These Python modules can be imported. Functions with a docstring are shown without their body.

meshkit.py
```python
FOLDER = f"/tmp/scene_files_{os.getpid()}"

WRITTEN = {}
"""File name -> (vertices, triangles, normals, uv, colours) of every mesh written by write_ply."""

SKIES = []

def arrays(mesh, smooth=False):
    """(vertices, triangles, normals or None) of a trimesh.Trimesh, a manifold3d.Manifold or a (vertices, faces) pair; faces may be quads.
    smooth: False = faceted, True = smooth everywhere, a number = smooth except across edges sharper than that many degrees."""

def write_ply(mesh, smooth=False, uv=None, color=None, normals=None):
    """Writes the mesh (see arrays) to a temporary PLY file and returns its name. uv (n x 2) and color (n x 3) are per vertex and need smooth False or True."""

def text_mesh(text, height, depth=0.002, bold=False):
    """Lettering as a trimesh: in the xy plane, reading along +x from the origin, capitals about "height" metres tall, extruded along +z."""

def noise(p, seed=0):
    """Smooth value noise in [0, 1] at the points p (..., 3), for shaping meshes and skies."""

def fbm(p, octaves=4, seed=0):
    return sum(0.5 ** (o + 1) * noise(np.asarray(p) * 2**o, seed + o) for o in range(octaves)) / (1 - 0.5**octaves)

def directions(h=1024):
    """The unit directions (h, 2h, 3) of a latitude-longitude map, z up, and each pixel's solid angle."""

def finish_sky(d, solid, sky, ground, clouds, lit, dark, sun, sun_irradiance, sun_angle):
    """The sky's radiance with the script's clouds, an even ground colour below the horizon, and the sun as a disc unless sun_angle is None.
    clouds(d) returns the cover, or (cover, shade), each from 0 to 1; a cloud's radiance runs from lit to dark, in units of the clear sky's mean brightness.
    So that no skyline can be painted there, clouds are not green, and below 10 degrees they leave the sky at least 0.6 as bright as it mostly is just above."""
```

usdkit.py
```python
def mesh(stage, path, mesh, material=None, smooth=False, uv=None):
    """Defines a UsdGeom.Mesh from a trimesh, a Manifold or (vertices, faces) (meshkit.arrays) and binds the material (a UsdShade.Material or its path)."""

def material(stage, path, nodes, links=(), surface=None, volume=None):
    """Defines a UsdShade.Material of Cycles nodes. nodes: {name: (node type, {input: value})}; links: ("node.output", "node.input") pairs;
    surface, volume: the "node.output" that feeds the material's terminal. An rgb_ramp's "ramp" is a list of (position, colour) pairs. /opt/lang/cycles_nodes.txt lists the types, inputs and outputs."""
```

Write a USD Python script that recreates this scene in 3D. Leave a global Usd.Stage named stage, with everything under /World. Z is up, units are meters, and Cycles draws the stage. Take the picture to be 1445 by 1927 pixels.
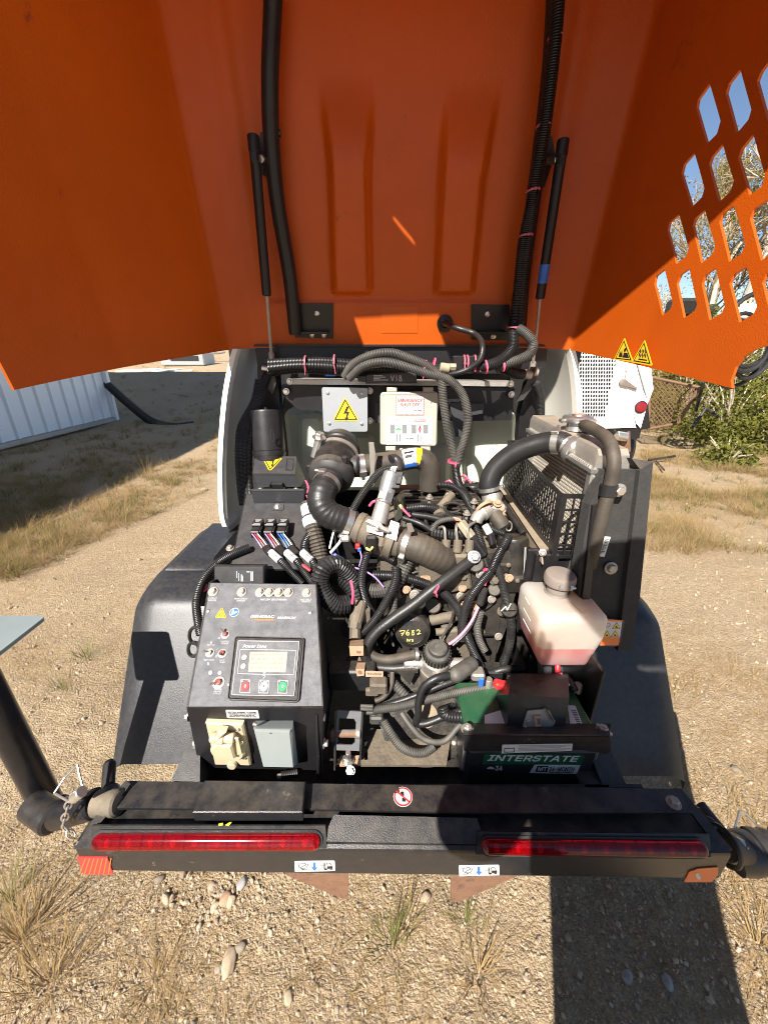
import math, random
import numpy as np, trimesh, manifold3d, shapely
from shapely.geometry import Polygon, LineString, Point
from shapely import affinity
from pxr import Usd, UsdGeom, UsdLux, UsdShade, Sdf, Gf, Vt
import usdkit, meshkit

stage = Usd.Stage.CreateInMemory()
UsdGeom.SetStageUpAxis(stage, 'Z')
UsdGeom.Xform.Define(stage, '/World'); UsdGeom.Scope.Define(stage, '/World/Looks')
V = lambda *a: np.array(a, float)

# ------------------------------------------------------------------ camera, sky, sun, exposure
CAM = V(0, 0, 1.40); PITCH = math.radians(22.0); FPX = 740.0; CX, CY = 722.5, 963.5
cam = UsdGeom.Camera.Define(stage, '/World/camera')
cam.CreateHorizontalApertureAttr(24.0); cam.CreateFocalLengthAttr(FPX / 1445 * 24.0)
cam.CreateClippingRangeAttr(Gf.Vec2f(0.05, 2000)); cam.CreateExposureAttr(1.12)
cam.AddTranslateOp().Set(Gf.Vec3d(*CAM)); cam.AddRotateXOp().Set(90 - math.degrees(PITCH))
SUN_AZ, SUN_EL = math.radians(25.0), math.radians(42.0)          # the light travels forward and to the right
SUN_T = V(math.sin(SUN_AZ) * math.cos(SUN_EL), math.cos(SUN_AZ) * math.cos(SUN_EL), -math.sin(SUN_EL))
S = -SUN_T
usdkit.material(stage, '/World/Looks/sky', {
    'sky': ('sky_texture', {'sky_type': 'single_scattering', 'sun_disc': False, 'sun_elevation': SUN_EL, 'sun_rotation': math.atan2(S[0], S[1]), 'altitude': 1500.0, 'air_density': 1.0, 'aerosol_density': 0.4}),
    'bg': ('background_shader', {'strength': 0.065})}, [('sky.color', 'bg.color')], surface='bg.background')
dome = UsdLux.DomeLight.Define(stage, '/World/sky')
UsdShade.MaterialBindingAPI.Apply(dome.GetPrim()).Bind(UsdShade.Material.Get(stage, '/World/Looks/sky'))
dome.GetPrim().SetCustomDataByKey('kind', 'structure')
sun = UsdLux.DistantLight.Define(stage, '/World/sun')
sun.CreateIntensityAttr(1.25); sun.CreateAngleAttr(0.5); sun.CreateNormalizeAttr(True); sun.CreateColorAttr(Gf.Vec3f(1.0, 0.95, 0.88))
def look_matrix(z):
    z = z / np.linalg.norm(z); x = np.cross(V(0, 0, 1), z); x /= np.linalg.norm(x); y = np.cross(z, x)
    m = Gf.Matrix4d(1.0)
    for i, r in enumerate((x, y, z)): m.SetRow(i, Gf.Vec4d(*r, 0))
    return m
sun.AddTransformOp().Set(look_matrix(S))

# ------------------------------------------------------------------ helpers
FWD = V(0, math.cos(PITCH), -math.sin(PITCH)); UPV = V(0, math.sin(PITCH), math.cos(PITCH))
def ray(u, v): return FWD + (u - CX) / FPX * V(1, 0, 0) - (v - CY) / FPX * UPV
def at(u, v, Y=None, Z=None, X=None):
    "the point seen at photograph position (u, v) at distance Y ahead, height Z or side offset X"
    d = ray(u, v)
    t = Y / d[1] if Y is not None else (Z - CAM[2]) / d[2] if Z is not None else X / d[0]
    return CAM + t * d
def nrm(v): return np.asarray(v, float) / np.linalg.norm(v)
def mpp(u, v, Y): return Y / ray(u, v)[1] / FPX                 # metres per photograph pixel there

class PL:
    "a plane in space with its own 2D axes: ex, ey in it, n towards the viewer's side"
    def __init__(s, p0, p1, p2, flip=False):
        s.o = np.array(p0, float); s.ex = nrm(np.array(p1) - s.o); n = nrm(np.cross(s.ex, np.array(p2) - s.o))
        if np.dot(n, CAM - s.o) < 0: n = -n
        if flip: n = -n
        s.n = n; s.ey = np.cross(n, s.ex)
    def uv(s, u, v):
        d = ray(u, v); t = np.dot(s.o - CAM, s.n) / np.dot(d, s.n); q = CAM + t * d - s.o
        return np.array([q @ s.ex, q @ s.ey])
    def w(s, a, b, c=0): return s.o + a * s.ex + b * s.ey + c * s.n
    def pt(s, u, v, c=0):
        a, b = s.uv(u, v); return s.w(a, b, c)
    def poly(s, pxs): return Polygon([s.uv(*p) for p in pxs])
    def M(s, c=0):
        m = np.eye(4); m[:3, 0], m[:3, 1], m[:3, 2], m[:3, 3] = s.ex, s.ey, s.n, s.o + c * s.n; return m
    def shift(s, c):
        import copy; q = copy.copy(s); q.o = s.o + c * s.n; return q

def tm(v, f): return trimesh.Trimesh(np.asarray(v, float), np.asarray(f, int), process=False)
def cat(*ms):
    flat = []
    for m in ms: flat += list(m) if isinstance(m, (list, tuple)) else [m]
    return trimesh.util.concatenate(flat) if len(flat) > 1 else flat[0]
def hull(pts):
    return trimesh.convex.convex_hull(np.asarray(pts, float))
def man(m): return manifold3d.Manifold(manifold3d.Mesh(np.asarray(m.vertices, np.float32), np.asarray(m.faces, np.uint32)))
def unman(m):
    q = m.to_mesh(); return tm(q.vert_properties[:, :3], q.tri_verts)
def diff(a, *bs):
    A = man(a)
    for b in bs: A = A - man(b)
    return unman(A)
def extr2(poly, M, c0, c1):
    "extrude a flat shape along the normal of the frame M from c0 to c1"
    out = []
    for g in getattr(poly, 'geoms', [poly]):
        if g.is_empty or g.area < 1e-10: continue
        m = trimesh.creation.extrude_polygon(g, c1 - c0, engine='earcut'); m.apply_translation([0, 0, c0]); m.apply_transform(M); out.append(m)
    return cat(out)
def slab(pl, pxs, c0, c1, bev=0.0, rnd=0.0):
    "a plate cut to an outline on a plane; bev bevels a convex outline, rnd rounds its corners"
    g = pl.poly(pxs) if not hasattr(pxs, 'area') else pxs
    if not g.is_valid: g = g.buffer(0)
    if rnd: g = g.buffer(-rnd).buffer(rnd, quad_segs=4)
    return slabl(pl, g, c0, c1, bev)
def slabl(pl, g, c0, c1, bev=0.0):
    if bev:
        outer = np.array(g.exterior.coords)[:-1]; inner = np.array(g.buffer(-bev, quad_segs=3, join_style=2).exterior.coords)[:-1]
        pts = [pl.w(*p, c0) for p in outer] + [pl.w(*p, c1 - bev) for p in outer] + [pl.w(*p, c1) for p in inner]
        return hull(pts)
    return extr2(g, pl.M(), c0, c1)
def circle(c, r, n=24): return Polygon([(c[0] + r * math.cos(i * 2 * math.pi / n), c[1] + r * math.sin(i * 2 * math.pi / n)) for i in range(n)])
def rrect(cx, cy, w, h, r=0.0):
    g = shapely.box(cx - w / 2, cy - h / 2, cx + w / 2, cy + h / 2)
    return g.buffer(-r).buffer(r, quad_segs=4) if r else g
def box(c, size, bev=0.003, ax=None):
    h = np.array(size, float) / 2; b = min(bev, *(h * 0.8)); pts = []
    for sx in (-1, 1):
        for sy in (-1, 1):
            for sz in (-1, 1):
                s = V(sx, sy, sz)
                for k in range(3):
                    q = s * (h - b); q[k] = s[k] * h[k]; pts.append(q)
    pts = np.array(pts)
    if ax is not None: pts = pts @ np.array(ax, float)
    return hull(pts + np.array(c, float))
def basis(z, hint=(0, 0, 1)):
    z = nrm(z); x = np.cross(hint, z)
    if np.linalg.norm(x) < 1e-3: x = np.cross((1, 0, 0), z)
    x = nrm(x); return np.array([x, np.cross(z, x), z])
def lathe(prof, o, z, n=24):
    "turned shape: prof is (radius, height) pairs along z from o"
    B = basis(z); a = np.arange(n) * 2 * math.pi / n; v, f = [], []
    for r, h in prof: v += [np.asarray(o) + r * (math.cos(t) * B[0] + math.sin(t) * B[1]) + h * B[2] for t in a]
    for i in range(len(prof) - 1):
        for j in range(n):
            k = (j + 1) % n; p, q = i * n, (i + 1) * n
            f += [[p + j, p + k, q + k], [p + j, q + k, q + j]]
    if prof[0][0] > 1e-6:
        v.append(np.asarray(o) + prof[0][1] * B[2]); f += [[len(v) - 1, (j + 1) % n, j] for j in range(n)]
    if prof[-1][0] > 1e-6:
        v.append(np.asarray(o) + prof[-1][1] * B[2]); b = (len(prof) - 1) * n; f += [[len(v) - 1, b + j, b + (j + 1) % n] for j in range(n)]
    return tm(v, f)
def cyl(p, q, r, n=16, bev=None):
    p, q = np.array(p, float), np.array(q, float); L = np.linalg.norm(q - p); b = min(r * 0.15, L * 0.3) if bev is None else bev
    pr = [(r - b, 0), (r, b), (r, L - b), (r - b, L)] if b > 1e-5 else [(r, 0), (r, L)]
    return lathe(pr, p, q - p, n)
def ringband(c, z, r0, r1, w, n=24):
    "a flat band round an axis: inner radius r0, outer r1, width w"
    return lathe([(r0, -w / 2), (r1, -w / 2), (r1, w / 2), (r0, w / 2), (r0, -w / 2)], c, z, n)
def spline(pts, step=0.004):
    P = np.array(pts, float)
    if len(P) == 2:
        n = max(2, int(np.linalg.norm(P[1] - P[0]) / step)); return P[0] + np.linspace(0, 1, n + 1)[:, None] * (P[1] - P[0])
    E = np.vstack([2 * P[0] - P[1], P, 2 * P[-1] - P[-2]]); out = []
    for i in range(1, len(E) - 2):
        p0, p1, p2, p3 = E[i - 1:i + 3]
        t = [0]
        for a, b in ((p0, p1), (p1, p2), (p2, p3)): t.append(t[-1] + max(np.linalg.norm(b - a), 1e-6) ** 0.5)
        m = max(2, int(np.linalg.norm(p2 - p1) * 1.1 / (step / 3)))
        s = np.linspace(t[1], t[2], m, endpoint=False)[:, None]
        A1 = (t[1] - s) / (t[1] - t[0]) * p0 + (s - t[0]) / (t[1] - t[0]) * p1
        A2 = (t[2] - s) / (t[2] - t[1]) * p1 + (s - t[1]) / (t[2] - t[1]) * p2
        A3 = (t[3] - s) / (t[3] - t[2]) * p2 + (s - t[2]) / (t[3] - t[2]) * p3
        B1 = (t[2] - s) / (t[2] - t[0]) * A1 + (s - t[0]) / (t[2] - t[0]) * A2
        B2 = (t[3] - s) / (t[3] - t[1]) * A2 + (s - t[1]) / (t[3] - t[1]) * A3
        out.append((t[2] - s) / (t[2] - t[1]) * B1 + (s - t[1]) / (t[2] - t[1]) * B2)
    Q = np.vstack(out + [P[-1:]])
    L = np.r_[0, np.cumsum(np.linalg.norm(np.diff(Q, axis=0), axis=1))]
    n = max(2, int(round(L[-1] / step)))
    x = np.linspace(0, L[-1], n + 1)
    return np.stack([np.interp(x, L, Q[:, k]) for k in range(3)], 1)
def sweep(path, radii, n=12, caps=True):
    P = np.asarray(path, float); R = np.broadcast_to(radii, (len(P),)); T = np.gradient(P, axis=0); T /= np.linalg.norm(T, axis=1, keepdims=True) + 1e-12
    N = np.zeros_like(P); N[0] = basis(T[0])[0]
    for i in range(1, len(P)):
        v = N[i - 1] - T[i] * (N[i - 1] @ T[i]); N[i] = v / (np.linalg.norm(v) + 1e-12)
    Bn = np.cross(T, N); a = np.arange(n) * 2 * math.pi / n
    v = P[:, None] + R[:, None, None] * (np.cos(a)[None, :, None] * N[:, None] + np.sin(a)[None, :, None] * Bn[:, None])
    i, j = np.meshgrid(np.arange(len(P) - 1), np.arange(n), indexing='ij'); k = (j + 1) % n
    f = np.concatenate([np.stack([i * n + j, i * n + k, (i + 1) * n + k], -1).reshape(-1, 3), np.stack([i * n + j, (i + 1) * n + k, (i + 1) * n + j], -1).reshape(-1, 3)])
    v = v.reshape(-1, 3)
    if caps:
        e = len(v); v = np.vstack([v, P[:1], P[-1:]]); b = (len(P) - 1) * n; jj = np.arange(n)
        f = np.vstack([f, np.stack([np.full(n, e), (jj + 1) % n, jj], 1), np.stack([np.full(n, e + 1), b + jj, b + (jj + 1) % n], 1)])
    return tm(v, f)
def hose(pts, r, n=14, step=0.006): return sweep(spline(pts, step), r, n)
def conduit(pts, r, pitch=0.0042, n=10):
    "split corrugated loom: ridges are real"
    p = spline(pts, pitch / 3); R = np.where(np.arange(len(p)) % 3 == 0, r * 0.86, r * 1.04); return sweep(p, R, n)
def px3(pts): return [at(u, v, Y=y) for u, v, y in pts]
def textm(pl, text, bl, br, tl, c=0.0, depth=0.0004, bold=False, shear=0.0):
    "lettering on a plane: baseline from bl to br, top at tl (photograph positions)"
    a, b, t = pl.uv(*bl), pl.uv(*br), pl.uv(*tl); ex = (b - a) / np.linalg.norm(b - a); ey = np.array([-ex[1], ex[0]])
    if (t - a) @ ey < 0: ey = -ey
    h = abs((t - a) @ ey); m = meshkit.text_mesh(text, 1.0, 1.0, bold); x0, x1 = m.bounds[0][0], m.bounds[1][0]; y1 = m.bounds[1][1]
    q = np.array(m.vertices); X = (q[:, 0] - x0) / (x1 - x0) * np.linalg.norm(b - a); Yv = q[:, 1] / min(y1, 1.05) * h
    X = X + shear * Yv
    p2 = a + X[:, None] * ex + Yv[:, None] * ey
    v = pl.o + p2[:, :1] * pl.ex + p2[:, 1:] * pl.ey + (c + q[:, 2:] * depth) * pl.n
    return tm(v, m.faces)
def hexbolt(p, z, r, wash=True, h=None, n=6):
    h = h or r * 0.9; ms = []
    if wash: ms.append(lathe([(r * 1.45, 0), (r * 1.45, r * 0.2), (r * 1.3, r * 0.26)], p, z, 16))
    b = r * 0.26 if wash else 0
    ms.append(lathe([(r, b - 0.0005 if wash else 0), (r, b + h * 0.85), (r * 0.82, b + h)], p, z, n)); return cat(ms)
def dome_screw(p, z, r):
    return lathe([(r, 0), (r, r * 0.15), (r * 0.85, r * 0.42), (r * 0.5, r * 0.58), (r * 0.3, r * 0.6), (r * 0.28, r * 0.35)], p, z, 14)

# ------------------------------------------------------------------ materials
LOOK = {}
def M(name, color, rough=0.5, metal=0.0, var=0.2, scale=25.0, dust=0.0, dustcol=(0.36, 0.28, 0.19), bump=0.0, bscale=300.0, spec=0.5, trans=0.0, sss=0.0, wear=None, island=0.0, dustscale=14.0):
    color = np.array(color, float)
    nd = {'g': ('geometry', {}), 'n': ('noise_texture', {'scale': scale, 'detail': 5.0, 'roughness': 0.6}),
          'c': ('mix_color', {'a': color * (1 - var), 'b': np.minimum(color * (1 + var), 0.95)}),
          'p': ('principled_bsdf', {'roughness': rough, 'metallic': metal, 'specular_ior_level': spec, 'transmission_weight': trans, 'subsurface_weight': sss, 'subsurface_scale': 0.02, 'subsurface_radius': (1.0, 0.8, 0.6)})}
    ln = [('g.position', 'n.vector'), ('n.fac', 'c.fac')]; last = 'c.result'
    if wear is not None:                                                   # chips and rubbed patches of another colour
        wc, wt, ws = wear
        nd['wn'] = ('noise_texture', {'scale': ws, 'detail': 6.0, 'roughness': 0.7}); nd['wr'] = ('rgb_ramp', {'ramp': [(0, (0, 0, 0)), (wt, (0, 0, 0)), (min(wt + 0.07, 0.99), (1, 1, 1)), (1, (1, 1, 1))]})
        nd['wm'] = ('mix_color', {'b': V(*wc)}); ln += [('g.position', 'wn.vector'), ('wn.fac', 'wr.fac'), ('wr.color', 'wm.fac'), (last, 'wm.a')]; last = 'wm.result'
    if island:
        nd['ih'] = ('map_range', {'from_min': 0.0, 'from_max': 1.0, 'to_min': 1 - island, 'to_max': 1 + island}); nd['im'] = ('vector_math', {'math_type': 'scale'})
        nd['ih'] = ('map_range', {'to_min': 1 - island, 'to_max': 1 + island}); nd['hs'] = ('hsv', {'hue': 0.5, 'saturation': 1.0}); del nd['im']
        ln += [('g.random_per_island', 'ih.value'), ('ih.result', 'hs.value'), (last, 'hs.color')]; last = 'hs.color'
    if dust:                                                               # settled on what faces up
        nd['s'] = ('separate_xyz', {}); nd['up'] = ('map_range', {'from_min': -0.1, 'from_max': 0.95, 'to_min': 0.12, 'to_max': 1.0, 'clamp': True})
        nd['dn'] = ('noise_texture', {'scale': dustscale, 'detail': 7.0, 'roughness': 0.68}); nd['dr'] = ('map_range', {'from_min': 0.36, 'from_max': 0.68, 'to_min': 0.15 * dust, 'to_max': 1.0 * dust, 'clamp': True})
        nd['dm'] = ('math', {'math_type': 'multiply', 'use_clamp': True}); nd['dc'] = ('mix_color', {'b': V(*dustcol)})
        nd['ro'] = ('map_range', {'to_min': rough, 'to_max': 0.95})
        ln += [('g.normal', 's.vector'), ('s.z', 'up.value'), ('g.position', 'dn.vector'), ('dn.fac', 'dr.value'), ('up.result', 'dm.value1'), ('dr.result', 'dm.value2'), ('dm.value', 'dc.fac'), (last, 'dc.a'), ('dm.value', 'ro.value'), ('ro.result', 'p.roughness')]; last = 'dc.result'
    ln.append((last, 'p.base_color'))
    if bump:
        nd['bn'] = ('noise_texture', {'scale': bscale, 'detail': 3.0}); nd['b'] = ('bump', {'strength': min(bump, 1.0), 'distance': 0.0015})
        ln += [('g.position', 'bn.vector'), ('bn.fac', 'b.height'), ('b.normal', 'p.normal')]
    usdkit.material(stage, '/World/Looks/' + name, nd, ln, surface='p.BSDF'); LOOK[name] = '/World/Looks/' + name
    return LOOK[name]

# ------------------------------------------------------------------ things and parts
USED = {}
def numbered(parent, name):
    k = USED.get((parent, name), 0); USED[(parent, name)] = k + 1
    return f'{parent}/{name}' + (f'_{k:03d}' if k else '')
class Node:
    def __init__(s, path, base): s.path, s.base = path, base
    def part(s, name, mesh, mat, label=None, smooth=35, kind=None):
        if isinstance(mesh, (list, tuple)): mesh = cat(*mesh)
        p = numbered(s.path, name); m = mesh.copy(); m.apply_translation(-s.base)
        prim = usdkit.mesh(stage, p, m, mat, smooth=smooth).GetPrim()
        if label: prim.SetCustomDataByKey('label', label)
        if kind: prim.SetCustomDataByKey('kind', kind)
        return Node(p, s.base)
    def group(s, name, label=None):
        p = numbered(s.path, name); x = UsdGeom.Xform.Define(stage, p)
        if label: x.GetPrim().SetCustomDataByKey('label', label)
        return Node(p, s.base)
def tag(prim, label=None, cat=None, group=None, kind=None):
    for k, v in (('label', label), ('category', cat), ('group', group), ('kind', kind)):
        if v: prim.SetCustomDataByKey(k, v)
def thing(name, base, label, cat, group=None):
    p = numbered('/World', name); x = UsdGeom.Xform.Define(stage, p); base = np.array(base, float)
    x.AddTranslateOp().Set(Gf.Vec3d(*base)); tag(x.GetPrim(), label, cat, group); return Node(p, base)
def single(name, mesh, mat, label, cat, group=None, smooth=35, base=None):
    "a thing that is one mesh, its origin at its base"
    if isinstance(mesh, (list, tuple)): mesh = cat_(mesh)
    b = np.array([*(mesh.bounds.mean(0)[:2]), mesh.bounds[0][2]]) if base is None else np.array(base, float)
    p = numbered('/World', name); m = mesh.copy(); m.apply_translation(-b)
    g = usdkit.mesh(stage, p, m, mat, smooth=smooth); g.AddTranslateOp().Set(Gf.Vec3d(*b)); tag(g.GetPrim(), label, cat, group); return Node(p, b)
cat_ = lambda ms: cat(*ms)
def struct(name, mesh, mat, kind='structure', label=None, cat=None, smooth=False):
    p = numbered('/World', name); g = usdkit.mesh(stage, p, mesh, mat, smooth=smooth); tag(g.GetPrim(), label, cat, None, kind); return Node(p, np.zeros(3))
# ------------------------------------------------------------------ looks
DUST = (0.38, 0.30, 0.21)
ORANGE = M('hood_orange', (0.49, 0.082, 0.003), 0.42, var=0.16, scale=5, bump=0.45, bscale=420, spec=0.35, dust=0.16, dustcol=(0.38, 0.16, 0.07), dustscale=6, wear=((0.25, 0.05, 0.012), 0.66, 9))
ORANGE_P = M('hood_patch_orange', (0.50, 0.086, 0.003), 0.4, var=0.05, bump=0.2, bscale=420)
BLACK = M('black_powdercoat', (0.010, 0.010, 0.012), 0.36, var=0.12, spec=0.4, dust=0.10, dustscale=40, bump=0.25, bscale=700, wear=((0.10, 0.085, 0.065), 0.68, 22))
FRAME = M('frame_black_paint', (0.011, 0.012, 0.015), 0.32, var=0.12, spec=0.4, dust=0.14, dustscale=35, bump=0.3, bscale=500, wear=((0.13, 0.10, 0.07), 0.64, 24))
PLASTIC = M('black_plastic', (0.010, 0.010, 0.012), 0.38, var=0.12, spec=0.4, dust=0.10, dustscale=40, bump=0.15, bscale=900)
DUSTYPL = M('dusty_black_plastic', (0.024, 0.024, 0.026), 0.50, var=0.3, dust=0.28, dustscale=35, bump=0.2, bscale=600)
FENDER = M('fender_plastic', (0.013, 0.015, 0.020), 0.34, var=0.10, scale=40, dust=0.10, dustscale=70, bump=0.35, bscale=500, wear=((0.16, 0.15, 0.14), 0.71, 60))
LOOM = M('loom_plastic', (0.011, 0.011, 0.012), 0.34, var=0.2, dust=0.12, dustcol=(0.30, 0.28, 0.24), dustscale=25)
LOOM_D = M('dusty_loom_plastic', (0.048, 0.046, 0.042), 0.52, var=0.3, dust=0.28, dustscale=25, dustcol=(0.34, 0.30, 0.23))
RUBBER = M('rubber_hose', (0.012, 0.012, 0.0125), 0.40, var=0.2, dust=0.09, dustcol=(0.28, 0.25, 0.21), dustscale=22, bump=0.3, bscale=300)
RUBBER_T = M('dusty_rubber_hose', (0.040, 0.033, 0.025), 0.6, var=0.35, dust=0.26, dustscale=22, bump=0.5, bscale=220)
PANELG = M('control_panel_grey', (0.088, 0.090, 0.098), 0.40, var=0.35, scale=60, dust=0.26, dustcol=(0.40, 0.38, 0.36), bump=0.7, bscale=900, dustscale=30, wear=((0.34, 0.33, 0.32), 0.69, 55))
BOXGREY = M('dark_grey_box', (0.036, 0.038, 0.043), 0.44, var=0.15, dust=0.12, dustscale=30, bump=0.2, bscale=600)
IRON = M('engine_iron', (0.030, 0.028, 0.025), 0.55, metal=0.2, var=0.5, scale=40, dust=0.36, dustscale=30, bump=0.8, bscale=160)
IRON_D = M('engine_black', (0.010, 0.010, 0.010), 0.32, var=0.4, scale=40, dust=0.20, dustscale=30, bump=0.4, bscale=200)
GREASE = M('dusty_casting', (0.12, 0.10, 0.075), 0.72, metal=0.2, var=0.5, scale=35, dust=0.5, dustscale=28, bump=0.8, bscale=150)
ALU = M('cast_aluminium', (0.50, 0.48, 0.45), 0.45, metal=0.75, var=0.25, scale=35, dust=0.5, dustcol=(0.46, 0.36, 0.24), bump=0.5, bscale=260)
ALUC = M('clean_aluminium', (0.66, 0.65, 0.63), 0.32, metal=0.85, var=0.12, dust=0.15, bump=0.15, bscale=400)
STEEL = M('zinc_steel', (0.62, 0.60, 0.57), 0.30, metal=0.9, var=0.2, scale=80, dust=0.25)
STEELD = M('dull_steel', (0.40, 0.37, 0.33), 0.5, metal=0.7, var=0.3, scale=60, dust=0.45)
BRASSY = M('tan_breaker_button', (0.46, 0.36, 0.27), 0.5, var=0.15)
RUST = M('rusty_steel', (0.17, 0.085, 0.048), 0.85, var=0.5, scale=60, bump=0.8, bscale=250, dust=0.3, wear=((0.10, 0.05, 0.035), 0.55, 30))
RUSTP = M('pale_rusty_casting', (0.42, 0.24, 0.15), 0.85, var=0.35, scale=50, dust=0.5, bump=0.6, bscale=250)
CREAM = M('cream_tank_plastic', (0.62, 0.64, 0.50), 0.42, var=0.06, dust=0.08, sss=0.15)
SHELL = M('off_white_shell', (0.66, 0.63, 0.56), 0.35, var=0.08, scale=5, dust=0.15)
SHELLW = M('white_shell_edge', (0.74, 0.72, 0.66), 0.4, var=0.05)
BOXW = M('ivory_box_plastic', (0.45, 0.42, 0.35), 0.5, var=0.05, dust=0.15)
WHITE = M('white_print', (0.54, 0.54, 0.53), 0.5, var=0.05)
PRINTG = M('worn_white_print', (0.55, 0.54, 0.53), 0.6, var=0.25, scale=150)
INK = M('black_print', (0.015, 0.015, 0.015), 0.5)
GREYINK = M('grey_print', (0.22, 0.22, 0.22), 0.5)
REDINK = M('red_print', (0.55, 0.03, 0.03), 0.5)
GREENINK = M('green_print', (0.02, 0.36, 0.09), 0.5)
BLUEINK = M('blue_print', (0.03, 0.14, 0.52), 0.45)
YELLOW = M('warning_yellow', (0.85, 0.55, 0.02), 0.4, var=0.08)
ORINK = M('orange_print', (0.72, 0.16, 0.03), 0.45)
STICKG = M('grey_steel_cover', (0.38, 0.40, 0.42), 0.45, metal=0.35, var=0.06, dust=0.1)
PINK = M('pink_cable_tie', (0.80, 0.10, 0.19), 0.4, var=0.1)
PINKD = M('faded_pink_tie', (0.45, 0.10, 0.14), 0.5, var=0.15)
REDW = M('red_wire', (0.62, 0.03, 0.04), 0.4); BLUEW = M('blue_wire', (0.04, 0.15, 0.5), 0.4); VIOLW = M('violet_wire', (0.36, 0.24, 0.55), 0.4)
WHITEW = M('white_wire', (0.7, 0.69, 0.66), 0.45); ORW = M('salmon_wire', (0.8, 0.25, 0.14), 0.45); YELW = M('yellow_wire', (0.60, 0.54, 0.14), 0.45); GREENY = M('lime_connector', (0.55, 0.60, 0.15), 0.45)
PINKW = M('pink_wire', (0.80, 0.28, 0.42), 0.45); TANC = M('tan_connector', (0.34, 0.30, 0.20), 0.55, dust=0.3)
IVORYP = M('ivory_outlet', (0.50, 0.42, 0.27), 0.5, var=0.08, dust=0.2)
GREYCOV = M('grey_outlet_cover', (0.28, 0.315, 0.31), 0.5, var=0.06, dust=0.2)
LCD = M('lcd_screen', (0.40, 0.37, 0.29), 0.25, var=0.10, scale=90, wear=((0.25, 0.21, 0.12), 0.60, 240))
BATG = M('battery_green', (0.004, 0.075, 0.030), 0.4, var=0.1, dust=0.12)
BATB = M('battery_black', (0.016, 0.016, 0.020), 0.35, var=0.15, dust=0.15)
RUBCAP = M('dusty_rubber_cap', (0.20, 0.165, 0.145), 0.8, var=0.12, dust=0.35)
FOAM = M('black_foam_panel', (0.024, 0.024, 0.024), 0.9, var=0.45, scale=160, dust=0.16, dustscale=60, bump=1.0, bscale=260)
WSHEET = M('white_sheet_steel', (0.66, 0.68, 0.70), 0.4, var=0.06, scale=3, dust=0.15)
GREYJUNK = M('grey_appliance', (0.30, 0.32, 0.33), 0.5, var=0.15, dust=0.3)
GENW = M('white_generator_paint', (0.78, 0.77, 0.74), 0.35, var=0.04)
GALV = M('galvanised_plate', (0.36, 0.42, 0.41), 0.4, metal=0.5, var=0.3, scale=14, dust=0.15)
BARK = M('grey_bark', (0.40, 0.35, 0.28), 0.9, var=0.4, scale=18, bump=1.0, bscale=90)
TWIG = M('twig_bark', (0.44, 0.36, 0.26), 0.9, var=0.35, scale=8)
TANCAST = M('tan_dusty_casting', (0.27, 0.21, 0.145), 0.8, var=0.4, scale=35, dust=0.4, bump=0.8, bscale=180)
SWRED = M('faded_red_switch', (0.26, 0.05, 0.04), 0.5)
LATCHG = M('worn_grey_paint', (0.11, 0.115, 0.125), 0.45, var=0.3, scale=40, dust=0.2, bump=0.3, wear=((0.28, 0.16, 0.09), 0.66, 40))
JACK = M('jack_black', (0.008, 0.008, 0.010), 0.30, var=0.15, dust=0.06, dustscale=50, spec=0.3, wear=((0.20, 0.18, 0.15), 0.70, 38))
STONE = M('pebble_stone', (0.34, 0.28, 0.21), 0.85, var=0.3, scale=60, bump=0.5, bscale=220, island=0.35)
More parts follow.
